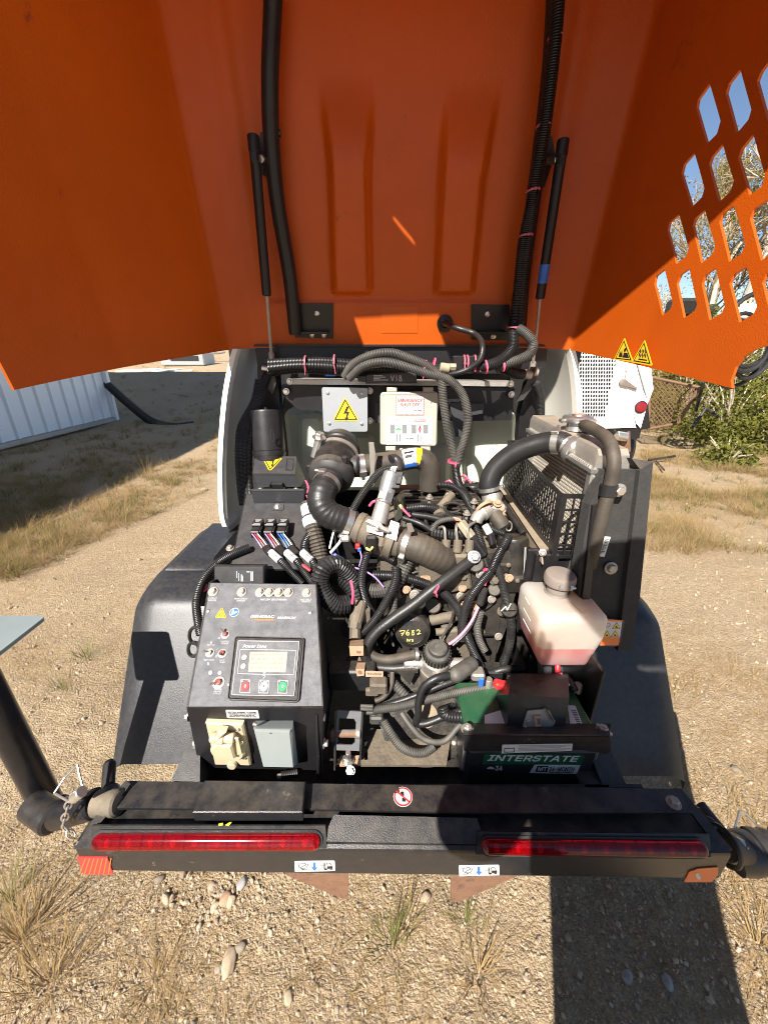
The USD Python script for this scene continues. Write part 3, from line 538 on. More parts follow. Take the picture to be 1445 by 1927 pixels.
def htube(pts, r, n=12, **k): return hose([hat(*p) for p in pts], r, n, **k)
# lid arms, brackets and gas struts
al = tr.part('hood_arm', htube([(556, 628, .03), (545, 520, .035), (522, 380, .045), (511, 270, .05), (508, 150, .055), (512, 40, .05), (516, -40, .05)], .0195), BLACK, 'left black tube arm bolted to the hood')
al.part('arm_bracket', cat(slab(CP.shift(-.034), [(478, 318), (492, 250), (512, 246), (526, 258), (532, 352)], 0.004, 0.009), htube([(502, 247, .05), (528, 250, .05)], .008, 8)), BLACK, smooth=False)
al.part('ball_stud', cyl(hat(503, 298, .03), hat(490, 298, .075), .008), STEEL)
ar = tr.part('hood_arm', htube([(978, 628, .03), (985, 520, .035), (1003, 380, .045), (1018, 270, .05), (1035, 130, .055), (1042, 40, .05), (1046, -40, .05)], .0185), BLACK, 'right black tube arm carrying cable looms')
ar.part('arm_bracket', slab(CP.shift(-.034), [(1006, 350), (1010, 258), (1036, 256), (1042, 292), (1022, 352)], .004, .009), BLACK, smooth=False)
ar.part('ball_stud', cyl(hat(1030, 302, .03), hat(1050, 300, .075), .008), STEEL)
for (a, b, c, lab) in (((479, 284), (502, 556), (511, 672), 'left gas strut of the hood'), ((1056, 292), (1016, 562), (1002, 690), 'right gas strut of the hood')):
    o = .075; p, q, e = hat(*a, o), hat(*b, o), hat(*c, .05); st = tr.part('gas_strut', cyl(p, q, .0125, 14), PLASTIC, lab)
    st.part('rod', cyl(q, e, .0046, 10), STEELD); st.part('end_fitting', cat(box(p, (.022, .022, .05), .005), cyl(p - V(0, 0, .002), p + V(0, -.0, .03), .014)), BLACK)
    st.part('lower_fitting', box(e, (.016, .016, .035), .004), STEELD)
    if a[0] > 1000:
        d = nrm(q - p); s_ = p + (q - p) * .80; m = sweep(spline([s_ - d * .022, s_ + d * .022], .01), .0129, 14); st.part('label', m, BLUEINK, 'blue label round the strut')
for pts, bolts in (([(560, 570), (627, 570), (627, 636), (556, 634)], [(597, 589), (588, 629), (610, 629)]), ([(887, 572), (957, 573), (957, 640), (887, 638)], [(916, 590), (927, 632)])):
    pl = CP.shift(-.037); hp = tr.part('hinge_plate', slab(pl, pts, 0, .006), BLACK, smooth=False)
    hp.part('hinge_flange', slab(pl, [(pts[0][0] + 4, 621), (pts[1][0] - 8, 621), (pts[1][0] - 8, 625), (pts[0][0] + 4, 625)], .006, .03), BLACK, smooth=False)
    for b in bolts: hp.part('bolt', dome_screw(pl.pt(*b, .006), pl.n, .0085), STEEL)
gr = hood.part('grommet', lathe([(.0, 0), (.024, 0), (.024, .006), (.017, .010), (.012, .012), (.010, .004), (0, .004)], hat(837, 608, .005), hn, 24), RUBBER, 'black grommet where a lamp cable comes through')
cable = [hat(837, 608, .05), hat(860, 617, .10), hat(893, 628, .12), at(908, 652, Y=1.14), at(903, 676, Y=1.13), at(885, 692, Y=1.14), at(860, 702, Y=1.15), at(835, 705, Y=1.17)]
hood.part('lamp_cable', hose(cable, .0075), RUBBER, 'thin cable hanging in an arc from the grommet')

# rear half of the enclosure with its black bulkhead
def shell_side(pxs, xin, label):
    v, n = [], len(pxs)
    A = [at(u, w_, Y=1.30) for u, w_ in pxs]
    for p in A:
        s_ = np.sign(xin); v += [p, p + V(-s_ * -.004, .0, 0) + V(s_ * .012, .0, 0), p + V(s_ * .02, .35, 0), V(xin, 1.62, p[2]), p + V(-s_ * .004, .02, 0)]
    return v
def lip(pxs, s_, label):
    A = np.array([at(u, w_, Y=1.30) for u, w_ in pxs]); A = spline(A, .02); rows = []
    for p in A: rows.append([p + V(s_ * .0, .012, 0), p + V(s_ * .004, -.004, 0), p + V(s_ * .020, -.004, 0), p + V(s_ * .028, .02, 0), p + V(s_ * .034, .13, 0), p + V(s_ * .045, .36, 0)])
    R = np.array(rows); a, b = R.shape[:2]; i, j = np.meshgrid(np.arange(a - 1), np.arange(b - 1), indexing='ij'); q = i * b + j
    f = np.concatenate([np.stack([q, q + b, q + b + 1], -1).reshape(-1, 3), np.stack([q, q + b + 1, q + 1], -1).reshape(-1, 3)]); return tm(R.reshape(-1, 3), f)
enc = tr.group('rear_enclosure', 'off white rear half of the enclosure')
enc.part('side_lip', lip([(436, 656), (430, 675), (418, 735), (410, 820), (408, 900), (412, 975), (417, 990)], 1, ''), SHELLW, smooth=50)
def sidewall(pxs, s_, Y0, Y1, off):
    A = np.array([at(u, w_, Y=1.30) for u, w_ in pxs]); A = spline(A, .03); ys = np.linspace(0, 1, 6); R = np.array([[p + V(s_ * (off + .10 * y * y), Y0 - 1.30 + (Y1 - Y0) * y, 0) for y in ys] for p in A])
    a, b = R.shape[:2]; i, j = np.meshgrid(np.arange(a - 1), np.arange(b - 1), indexing='ij'); q = i * b + j
    f = np.concatenate([np.stack([q, q + b, q + b + 1], -1).reshape(-1, 3), np.stack([q, q + b + 1, q + 1], -1).reshape(-1, 3)]); return tm(R.reshape(-1, 3), f)
enc.part('side_wall', sidewall([(436, 655), (430, 675), (418, 735), (410, 820), (408, 900), (412, 990), (420, 1060)], 1, 1.31, 1.62, .03), SHELL, smooth=60)
enc.part('side_lip', lip([(1083, 656), (1088, 676), (1095, 735), (1097, 830), (1094, 930)], -1, ''), SHELLW, smooth=50)
enc.part('side_wall', sidewall([(1083, 655), (1088, 676), (1095, 735), (1097, 830), (1094, 930), (1090, 1000)], -1, 1.31, 1.62, .03), SHELL, smooth=60)
xl, xr = at(470, 800, Y=1.62)[0] - .05, at(1050, 800, Y=1.62)[0] + .05
enc.part('bulkhead', box(((xl + xr) / 2, 1.64, 1.0), (xr - xl, .02, 1.0), .004), BLACK)
enc.part('back_cover', box(((xl + xr) / 2, 1.80, .98), (xr - xl + .06, .26, .95), .05), SHELL)
ux = PV(1.33)
enc.part('header_beam', cat(slab(ux, [(480, 652), (1030, 652), (1026, 703), (486, 700)], -.10, 0), slab(ux, [(480, 652), (1030, 652), (1030, 648), (480, 648)], -.10, .012)), BLACK, smooth=False)
enc.part('post', slab(PV(1.30), [(484, 690), (522, 690), (527, 780), (527, 860), (505, 1010), (482, 1010), (488, 860)], -.04, 0), BLACK, smooth=False)
enc.part('post', slab(PV(1.30), [(992, 720), (1022, 690), (1016, 770), (1000, 900), (970, 900), (978, 780)], -.04, 0), BLACK, smooth=False)
cr = tr.group('cross_member', 'black cross member behind the switch boxes')
p1 = PV(1.27)
cr.part('rail', slab(p1, [(540, 713), (967, 718), (967, 727), (540, 723)], -.09, 0), ALU, 'dusty grey shelf rail above the switch boxes', smooth=False)
cr.part('rail_plate', slab(PV(1.285), [(530, 724), (968, 730), (963, 790), (905, 792), (700, 790), (590, 772), (560, 770), (530, 742)], -.03, 0), BLACK, smooth=False)
cr.part('bracket_plate', slab(PV(1.26), [(846, 758), (910, 760), (908, 778), (882, 782), (880, 822), (857, 822)], -.004, 0), BOXGREY, 'small grey angle plate right of the switch boxes', smooth=False)
cr.part('bracket_plate', slab(PV(1.28), [(706, 758), (722, 758), (722, 796), (706, 796)], -.004, 0), BOXGREY, smooth=False)
for b in ((539, 736), (545, 717), (962, 742), (696, 735), (696, 791), (960, 722)): cr.part('bolt', hexbolt(p1.pt(*b, .002), p1.n, .007), STEEL)
# strut feet
for pts in ([(497, 676), (508, 676), (520, 720), (512, 742), (499, 722)], [(1000, 690), (1012, 690), (1008, 720), (985, 752), (972, 756), (990, 722)]):
    tr.part('strut_foot', slab(PV(1.245), pts, -.008, 0), DUSTYPL, smooth=False)
tr.part('foot_pin', cyl(at(493, 692, Y=1.235), at(510, 694, Y=1.235), .009), STEEL); tr.part('foot_pin', cat(cyl(at(985, 703, Y=1.235), at(1000, 706, Y=1.235), .013), cyl(at(1004, 700, Y=1.24), at(1012, 701, Y=1.24), .011)), STEELD)

# bumper
def yw(m):                                                        # the trailer stands a little askew to the camera
    q = np.array(m.vertices); q[:, 1] -= 0.0085 * q[:, 0] - 0.0; q[:, 2] -= 0.004 * q[:, 0]; return tm(q, m.faces)
def prism_x(prof, x0, x1):
    m = trimesh.creation.extrude_polygon(Polygon(prof), x1 - x0, engine='earcut'); q = np.array(m.vertices); return tm(np.stack([x0 + q[:, 2], q[:, 0], q[:, 1]], 1), m.faces[:, ::1])
XL, XR = at(142, 1610, Y=.424)[0], at(1368, 1610, Y=.424)[0]
bm = tr.part('bumper', yw(prism_x([(.4245, .504), (.424, .508), (.424, .571), (.426, .577), (.431, .580), (.500, .580), (.503, .577), (.503, .507), (.500, .504)], XL, XR)), FRAME, 'black steel rear bumper beam', smooth=30)
BT = PL(V(0, .4245, .5815), V(1, .4245, .5735), V(0, .512, .611))
bm.part('top_plate', cat(slab(PH(.606), [(236, 1470), (1268, 1485), (1332, 1558), (1322, 1530), (905, 1530), (612, 1524), (190, 1521)], -.005, 0), yw(box(((XL + XR) / 2, .515, .583), (XR - XL - .18, .006, .04), .001))), FRAME, smooth=False)
for px_, lab in (([(140, 1598), (190, 1521), (236, 1470), (246, 1476), (214, 1521), (180, 1560), (186, 1598)], 'left end plate'), ([(1268, 1483), (1282, 1486), (1378, 1600), (1330, 1608), (1330, 1570), (1300, 1530)], 'right end plate')):
    bm.part('end_plate', slab(BT, px_, -.004, .001), FRAME, smooth=False)
mid = PL(V(0, .428, .5815), V(1, .428, .5735), V(0, .475, .606))
bm.part('centre_sheet', slab(mid, [(628, 1534), (897, 1540), (915, 1590), (606, 1584)], -.004, 0.0005), FRAME, smooth=False)
LP = PL(at(180, 1597, Y=.4275), at(605, 1597, Y=.4265), at(400, 1563, Y=.4425))
LPR = PL(at(905, 1604, Y=.4215), at(1330, 1610, Y=.4185), at(1100, 1575, Y=.4365))
def tail_lamp(pl, u0, u1, v0, v1, hx, lab):
    hs = bm.part('lamp_housing', slab(pl, [(hx[0], v0 - 11), (hx[1], v0 - 11 + hx[2]), (hx[1] + 3, v1 + 3 + hx[2]), (hx[0] - 4, v1 + 3)], -.006, -.001), FRAME, smooth=False)
    ca, cb_ = pl.uv(u0 + 14, (v0 + v1) / 2), pl.uv(u1 - 14, (v0 + v1) / 2 + hx[2]); hr = abs(pl.uv(u0, v0)[1] - pl.uv(u0, v1)[1]) / 2; g = LineString([ca, cb_]).buffer(hr, quad_segs=8)
    hs.part('lamp_gasket', slabl(pl, g.buffer(.004), -.001, .0025), RUBBER, smooth=False)
    hs.part('reflector_strip', slabl(pl, g.buffer(-.001), .0026, .0036), REDINK, smooth=False)
    rings = [(np.array(LineString([ca, cb_]).buffer(hr * math.cos(a), quad_segs=8).exterior.coords)[:-1], .008 + hr * .62 * math.sin(a)) for a in (0, .35, .7, 1.05, 1.35)]
    lm = hull([pl.w(*p, .004) for p in rings[0][0]] + [pl.w(*p, c_) for r_, c_ in rings for p in r_]); ln_ = hs.part('lens', lm, LENS, lab, smooth=50)
    for k in range(1, 10): hs.part('lens_divider', slabl(pl, rrect(*(ca + (cb_ - ca) * k / 10), .0012, hr * 1.7), .0037, .0075), LENS, smooth=False)
    for k in range(10):
        u = u0 + (u1 - u0) * (k + .7) / 10.4; c = pl.uv(u, (v0 + v1) / 2 + hx[2] * k / 10 + 2); hs.part('led', lathe([(.0055, .0036), (.0050, .0050), (.003, .0066), (0, .0070)], pl.w(*c), pl.n, 10), LEDRED)
tail_lamp(LP, 178, 604, 1566, 1596, (172, 612, 0), 'left long red tail lamp lens in the sun'); tail_lamp(LPR, 904, 1328, 1577, 1606, (900, 1336, 5), 'right long red tail lamp lens mostly in the shade')
FP = PL(V(0, .4238, .51), V(1, .4153, .506), V(0, .4238, .57))
fl = bm.part('reflector', slab(FP, [(146, 1612), (203, 1613), (214, 1645), (158, 1645)], 0, .0015), REFLECTR, 'bright red reflector tape at the left end', smooth=False)
for k in range(7): fl.part('line', slab(FP, [(150 + k * 9, 1644), (152 + k * 9, 1644), (163 + k * 8, 1614), (161 + k * 8, 1614)], .0015, .0018), ORINK, smooth=False)
fr = bm.part('reflector', slab(FP, [(1287, 1659), (1296, 1640), (1312, 1634), (1350, 1631), (1350, 1645), (1338, 1659)], 0, .0015), ORINK, 'faded reflector tape at the right end', smooth=False)
fr.part('tear', slab(FP, [(1306, 1643), (1312, 1641), (1318, 1652), (1312, 1654)], .0015, .002), WHITE, smooth=False)
def fork_label(u, v, lab):
    s_ = bm.part('lifting_label', slab(FP, [(u - 38, v - 9), (u + 38, v - 10), (u + 39, v + 9), (u - 37, v + 11)], 0, .0006, rnd=.002), WHITE, lab, smooth=False)
    s_.part('arrow', slab(FP, [(u - 3, v - 7), (u + 2, v - 7), (u + 2, v + 2), (u + 6, v + 2), (u, v + 9), (u - 6, v + 2), (u - 3, v + 2)], .0006, .0009), BLUEINK, smooth=False)
    tk = lambda pts, r=.0006: sweep(spline([FP.pt(u + a, v + b, .0008) for a, b in pts], .001), r, 4)
    ic = [tk([(10, -1), (17, -1)]), tk([(18, 5), (18, -6)]), tk([(20, -6), (20, 4), (32, 4)]), tk([(22, 3), (24, -6), (30, -5), (32, 2)]), slabl(FP, circle(FP.uv(u + 21, v + 6), .0028, 10), .0006, .0009), slabl(FP, circle(FP.uv(u + 31, v + 5), .0028, 10), .0006, .0009), slab(FP, [(u + 24, v), (u + 34, v), (u + 34, v + 4), (u + 24, v + 4)], .0006, .0009),
          tk([(-32, -4), (-28, -5), (-30, 1), (-24, 4), (-16, 3), (-12, -4)]), tk([(-26, -4), (-20, -6), (-16, -3), (-22, 0), (-26, 3), (-20, 6)]), tk([(-30, 7), (-14, 6)])]
    s_.part('pictogram', cat(*ic), INK, smooth=False)
fork_label(592, 1630, 'torn white forklift lifting label, left one'); fork_label(901, 1638, 'white forklift lifting label, right one')
NP = PH(.6062); c = NP.uv(758, 1500); R = .0185
ns = bm.part('no_step_label', slabl(NP, circle(c, R).difference(Polygon([c + V(-R, R), c + V(-R * .4, R * 1.1), c + V(-R * .3, R * .3), c + V(-R * 1.1, R * .35)])), 0, .0006), WHITE, 'round no stepping label, partly torn', smooth=False)
ns.part('ring', slabl(NP, circle(c, R * .95).difference(circle(c, R * .80)).difference(Polygon([c + V(-R, R), c + V(-R * .4, R * 1.1), c + V(-R * .3, R * .3), c + V(-R * 1.1, R * .35)])), .0006, .001), REDINK, smooth=False)
ns.part('bar', slabl(NP, affinity.rotate(rrect(*c, R * 1.75, R * .16), -40), .0006, .001), REDINK, smooth=False)
ns.part('pictogram', cat(slabl(NP, rrect(c[0] - R * .05, c[1] + R * .25, R * .35, R * .5, R * .1), .0006, .0009), slabl(NP, Polygon([c + V(-.1 * R, -.5 * R), c + V(.25 * R, -.5 * R), c + V(.25 * R, -.15 * R), c + V(-.1 * R, -.15 * R)]), .0006, .0009)), INK, smooth=False)
sb = PH(.630)
bm.part('step_box', cat(slab(sb, [(385, 1468), (575, 1470), (569, 1529), (362, 1529)], -.024, 0, bev=.002)), FRAME, 'low square cover standing on the bumper below the control box', smooth=20)
bm.part('paint_mark', cat(slab(LP, [(411, 1551), (419, 1549), (420, 1553), (412, 1555)], -.001, .0006), slab(LP, [(424, 1553), (432, 1548), (436, 1548), (430, 1555)], -.001, .0006)), YELLOW, 'dabs of yellow paint over the left tail lamp', smooth=False)
bm.part('bolt', hexbolt(NP.pt(1267, 1512), V(0, 0, 1), .009), STEELD)
for pts, y in (([(536, 1646), (656, 1646), (654, 1692), (645, 1693)], .437), ([(848, 1652), (972, 1650), (866, 1697), (849, 1698)], .437)):
    bm.part('gusset', slab(PV(y), pts, -.008, 0), RUST, smooth=False)

# outriggers and jacks at both ends
def chain(parent, p, q, n, r=.0055):
    p, q = np.array(p), np.array(q)
    for k in range(n):
        c = p + (q - p) * (k + .5) / n; d = nrm(q - p); B = basis(d); e = B[0] if k % 2 else B[1]; L = np.linalg.norm(q - p) / n * .68
        pts = [c + d * L * math.cos(t) + e * r * math.sin(t) for t in np.linspace(0, 2 * math.pi, 13)]; parent.part('link', sweep(pts, .0016, 6, caps=False), STEEL)
ol = tr.group('outrigger', 'left outrigger with its jack swung upright')
zc = .575; A = V(at(178, 1512, Y=.50)[0], .50, zc); Bq = V(-.655, .512, .55)
A = at(182, 1512, Y=.492); Bq = at(88, 1540, Y=.500)
ol.part('sleeve', cyl(A, A + (Bq - A) * .78, .027, 24), JACK); ol.part('inner_tube', cyl(A + V(.05, -.004, .008), A, .0235, 20), GREASE)
jc = V(-.712, .545, 0)
post = ol.part('jack_post', cyl(V(-.738, .560, .475), V(-.762, .572, .865), .028, 28), JACK, 'upright round jack post at the left edge')
post.part('collar', cat(cyl(Bq + V(.02, -.004, 0), Bq + V(-.050, .025, 0), .0285, 20), lathe([(.026, 0), (.029, .006), (.029, .022), (.026, .03)], V(-.737, .560, .452), V(0, 0, 1), 24), lathe([(.015, -.03), (.027, -.01), (.029, .015), (.025, .02)], V(-.70, .54, .487), nrm(V(.3, -.2, 1)), 20)), BLACK)
post.part('foot_plate', slabl(PL(V(-.716, .690, .880), V(-.80, .690, .880), V(-.716, .45, .880)), Polygon([(0, 0), (.12, 0), (.12, .175), (0, .175)]).buffer(-.01).buffer(.01), -.004, .004), GALV, 'grey steel foot plate on top of the jack post')
h0, h1 = at(206, 1441, Y=.556), at(203, 1492, Y=.512)
hp = ol.part('pin_handle', hull(np.vstack([np.array(trimesh.creation.icosphere(2, .0118).vertices) + q for q in (h0, h1)])), RUBBER, 'black rubber pin handle'); hp.part('pin_collar', cyl(at(206, 1488, Y=.510), at(216, 1508, Y=.492), .017), FRAME)
w = [at(u, v, Y=y) for u, v, y in ((152, 1505, .475), (131, 1510, .470), (102, 1493, .485), (122, 1463, .505), (146, 1440, .515), (149, 1456, .505), (157, 1486, .488), (148, 1502, .478))]
ol.part('wire_clip', sweep(np.vstack([spline([w[i], w[i + 1]], .006) for i in range(len(w) - 1)]), .0021, 7), STEEL)
ol.part('hose_clamp_screw', cyl(at(140, 1502, Y=.470), at(154, 1490, Y=.470), .010), STEEL)
chg = ol.group('safety_chain'); chain(chg, at(130, 1510, Y=.462), at(118, 1555, Y=.455), 4); chain(chg, at(118, 1556, Y=.455), at(138, 1575, Y=.45), 2)
orr = tr.group('outrigger', 'right outrigger cut by the picture edge')
A, Bq = at(1362, 1592, Y=.47), at(1425, 1610, Y=.475)
orr.part('sleeve', cyl(A, Bq, .026, 24), BLACK); orr.part('clamp_ring', sweep([A + .031 * (math.cos(t) * V(0, .35, 1) + math.sin(t) * V(-.15, 1, -.3)) for t in np.linspace(0, 6.283, 28)], .004, 6), RUBBER)
h0, h1 = at(1318, 1516, Y=.55), at(1357, 1565, Y=.50)
orr.part('pin_handle', sweep(spline([h0, (h0 + h1) / 2, h1], .006), .0115, 14), RUBBER, 'black rubber pin handle'); orr.part('pin_collar', cyl(at(1335, 1545, Y=.515), at(1330, 1572, Y=.492), .015), FRAME)
jp = orr.part('jack_post', cyl(at(1462, 1640, Y=.49), at(1530, 1400, Y=.58), .030, 28), JACK)
jp.part('coupling', lathe([(.018, -.05), (.034, -.045), (.039, -.02), (.039, -.006), (.035, -.003), (.035, .002), (.039, .005), (.038, .014), (.032, .026), (.034, .032), (.026, .05)], at(1418, 1602, Y=.478), nrm(V(1, .05, .25)), 30), BATB, 'shiny black coupling drum')
w = [at(u, v, Y=y) for u, v, y in ((1380, 1570, .50), (1392, 1526, .54), (1400, 1528, .54), (1450, 1580, .51), (1405, 1598, .46))]
orr.part('wire_clip', sweep(np.vstack([spline([w[i], w[i + 1]], .006) for i in range(len(w) - 1)]), .0021, 7), STEEL); orr.part('pin_head', cyl(at(1380, 1582, Y=.475), at(1398, 1592, Y=.468), .010), STEEL)

# fenders
def fender(x0, x1, prof, lab, out):
    p = smooth_profile(prof, .012, 90); xs = np.linspace(x0, x1, 12); R = []
    for i, (y, z) in enumerate(p):
        row = []
        for k, x in enumerate(xs):
            e = (x - x0) / (x1 - x0); dz = -.022 * max(0, (0.12 - e) / 0.12) ** 1.6
            row.append(V(x, y, z + dz * 1.0))
        R.append([V(x0 + .003 * np.sign(x0), y + .0, z - .055)] + row)
    R = np.array(R); a, b = R.shape[:2]; i, j = np.meshgrid(np.arange(a - 1), np.arange(b - 1), indexing='ij'); q = i * b + j
    f = np.concatenate([np.stack([q, q + b, q + b + 1], -1).reshape(-1, 3), np.stack([q, q + b + 1, q + 1], -1).reshape(-1, 3)]); m = tm(R.reshape(-1, 3), f)
    return tr.part('fender', m, FENDER, lab, smooth=40)
fL = fender(-.725, -.37, [(1.62, .70), (1.42, .765), (1.10, .765), (1.03, .758), (.962, .736), (.714, .392)], 'left black plastic wheel fender with the jack shadow on it', -1)
fR = fender(.745, .40, [(1.50, .70), (1.32, .765), (1.00, .765), (.94, .765), (.875, .745), (.652, .437)], 'right black plastic wheel fender half in the shade', 1)
fL.part('raised_pad', hull([V(x, y, z) for x, y, z in ((-.69, 1.08, .765), (-.53, 1.08, .765), (-.69, 1.42, .765), (-.53, 1.42, .765), (-.665, 1.10, .787), (-.55, 1.12, .787), (-.665, 1.40, .787), (-.55, 1.40, .787))]), FENDER)
for x, y, rr in ((-.56, 1.15, .28), (.58, 1.08, .28)):
    wh = tr.part('wheel', lathe([(rr * .62, -.085), (rr * .93, -.085), (rr, -.06), (rr, .06), (rr * .93, .085), (rr * .62, .085)], V(x, y, rr), V(1, 0, 0), 40), RUBBER); wh.part('rim', lathe([(.03, -.05), (rr * .62, -.07), (rr * .62, .07), (.03, .05)], V(x, y, rr), V(1, 0, 0), 32), WSHEET)
# main frame, floor and side skirts
fm = tr.group('chassis', 'black chassis of the trailer')
fm.part('floor_pan', box((.03, 1.08, .478), (.86, 1.10, .012), .003), FRAME); fm.part('front_wall', box((.03, .535, .53), (1.0, .01, .10), .002), FRAME)
fm.part('side_rail', box((-.405, 1.05, .53), (.06, 1.05, .10), .006), FRAME); fm.part('side_rail', box((.435, 1.05, .53), (.06, 1.05, .10), .006), FRAME)
fm.part('drawbar', box((.03, 2.1, .46), (.08, 1.0, .08), .006), FRAME); fm.part('axle', cyl(V(-.5, 1.12, .30), V(.52, 1.08, .30), .035), FRAME)
fm.part('brace', slab(PL(at(335, 1468, Y=.53), at(385, 1468, Y=.53), at(390, 1360, Y=.62)), [(322, 1470), (376, 1472), (378, 1360), (362, 1380)], -.05, 0), FRAME, smooth=False)
fm.part('brace', slab(PL(at(1130, 1480, Y=.535), at(1180, 1480, Y=.535), at(1150, 1400, Y=.60)), [(1135, 1483), (1182, 1485), (1150, 1415), (1108, 1412)], -.05, 0), FRAME, smooth=False)
fm.part('side_panel', box((-.375, 1.15, .66), (.008, .86, .34), .002), BLACK); fm.part('side_panel', box((.47, 1.0, .62), (.008, .7, .30), .002), BLACK)
# ------------------------------------------------------------------ control box
def tri_warning(parent, pl, a, b, c, c0, lab, kind='bolt', flip=1):
    g = pl.poly([a, b, c]); r = g.length / 3 * .07
    st = parent.part('warning_label', slabl(pl, g.buffer(-r).buffer(r, quad_segs=3), c0, c0 + .0006), YELLOW, lab, smooth=False)
    st.part('border', slabl(pl, g.buffer(-r * .6).difference(g.buffer(-r * 1.15)), c0 + .0006, c0 + .0010), INK, smooth=False)
    m = np.array([(a[0] + b[0] + c[0]) / 3, (a[1] + b[1] + c[1]) / 3]); h = math.dist(a, b) / 50.0
    if kind == 'bolt':
        z = [(2, -16), (6, -16), (2, -4), (7, -5), (3, 8), (6, 7), (1, 16), (-2, 7), (1, 8), (2, -1), (-4, 0)]
        P = [(m[0] + x * h * 1.0, m[1] + flip * 0 + y * h * .85 + (2 * h if flip > 0 else -2 * h)) for x, y in z]
        st.part('lightning_sign', slab(pl, P, c0 + .0006, c0 + .0011), INK, smooth=False)
    else:
        q = pl.uv(m[0], m[1] + 1); st.part('start_sign', slabl(pl, circle(q, .0035, 14).difference(circle(q, .0024, 14)).union(circle(q, .0012, 8)), c0 + .0006, c0 + .001), INK, smooth=False)
    return st
PN = PP((396, 1097, .768), (592, 1099, .768), (352, 1331, .550))
LF = PP((354, 1333, .549), (604, 1333, .549), (377, 1447, .572))
cb = thing('control_box', at(480, 1440, Y=.62), 'worn grey generator control box with screen, switches and power outlets', 'control box')
tl, trr, br, bl = PN.pt(393, 1096), PN.pt(595, 1099), PN.pt(608, 1331), PN.pt(351, 1331)
l2, l3 = LF.pt(375, 1445), LF.pt(604, 1449)
back = V(0, .10, 0)
cb.part('side_plate', hull([trr + V(.0005, 0, 0), br + V(.0005, 0, 0), l3 + V(.0005, 0, 0), V(l3[0], .78, l3[2]), V(trr[0], .80, trr[2] - .01), trr - V(.004, 0, 0), br - V(.004, 0, 0), l3 - V(.004, 0, 0), V(l3[0] - .004, .78, l3[2]), V(trr[0] - .004, .80, trr[2] - .01)]), BLACK, smooth=False)
cb.part('side_plate', hull([tl, bl, l2, V(l2[0], .78, l2[2]), V(tl[0], .80, tl[2] - .01), tl + V(.004, 0, 0), bl + V(.004, 0, 0), l2 + V(.004, 0, 0), V(l2[0] + .004, .78, l2[2]), V(tl[0] + .004, .80, tl[2] - .01)]), BLACK, smooth=False)
pn = cb.part('sloped_panel', slab(PN, [(393, 1096), (595, 1099), (608, 1331), (351, 1331)], -.006, 0, bev=.002), PANELG, 'scuffed dark grey sloped panel with controls', smooth=False)
lf = cb.part('outlet_panel', slab(LF, [(352, 1333), (608, 1333), (604, 1444), (598, 1450), (376, 1445)], -.006, 0), BLACK, 'lower panel carrying the outlets', smooth=False)
X = lambda x, y: (340 + x / 4.817, 1070 + y / 4.817)
for k, (x, y) in enumerate(((295, 210), (555, 212), (720, 215), (805, 215), (890, 216), (978, 217), (1145, 220))):
    p = PN.pt(*X(x, y)); b = pn.part('circuit_breaker', hexbolt(p, PN.n, .0078, h=.004), STEELD, smooth=False)
    b.part('button', lathe([(.0062, .004), (.0062, .0075), (.0052, .0088), (0, .0092)], p, PN.n, 16), BRASSY)
pn.part('breaker_slot', slab(PN, [X(680, 185), X(1020, 188), X(1018, 250), X(678, 248)], 0, .0008, rnd=.006), INK, smooth=False)
for x, y in ((250, 385), (1175, 400), (440, 1047)): pn.part('screw', dome_screw(PN.pt(*X(x, y)), PN.n, .0042), STEEL)
def txt(parent, pl, s, bl_, br_, tl_, mat, c=.0002, **k): parent.part('lettering', textm(pl, s, bl_, br_, tl_, c, **k), mat, f'lettering reading {s}', smooth=False)
T = lambda s, x0, x1, y, h, mat=PRINTG, **k: txt(pn, PN, s, X(x0, y), X(x1, y + (x1 - x0) * .008), X(x0, y - h), mat, **k)
T('DC CIRCUIT', 245, 328, 278, 14); T('BREAKER', 250, 322, 296, 14); T('MAIN CIRCUIT', 488, 606, 281, 14); T('BREAKER', 508, 582, 300, 14); T('MAST LIGHT CIRCUIT BREAKERS', 724, 962, 288, 14, bold=True); T('MAST CIRCUIT', 1086, 1188, 290, 14); T('BREAKER', 1100, 1172, 307, 14)
tri_warning(pn, PN, X(310, 447), X(416, 447), X(376, 352), 0, 'small yellow automatic start warning triangle', kind='start')
q = PN.uv(*X(487, 398)); rb = .0100
bd = pn.part('manual_sign', slabl(PN, circle(q, rb, 28), 0, .0006), BLUEINK, 'round blue read the manual sign', smooth=False); bd.part('ring', slabl(PN, circle(q, rb, 28).difference(circle(q, rb * .9, 28)), .0006, .0009), WHITE, smooth=False)
bd.part('reader', cat(slabl(PN, circle(q + V(-.0032, .0042), .0021, 10), .0006, .001), slabl(PN, Polygon([q + V(-.0062, .0012), q + V(-.001, .0016), q + V(.0015, -.004), q + V(-.0058, -.006)]), .0006, .001), slabl(PN, Polygon([q + V(.0005, .001), q + V(.0068, .0028), q + V(.006, -.001), q + V(.0016, -.0028)]), .0006, .001)), WHITE, smooth=False)
T('GENERAC', 632, 845, 448, 27, WHITE, bold=True, shear=.12); pn.part('underline', slab(PN, [X(640, 460), X(842, 458), X(842, 472), X(700, 473)], .0002, .0006), ORINK, smooth=False); T('MAGNUM', 878, 1037, 456, 20, WHITE, bold=True, shear=.2)
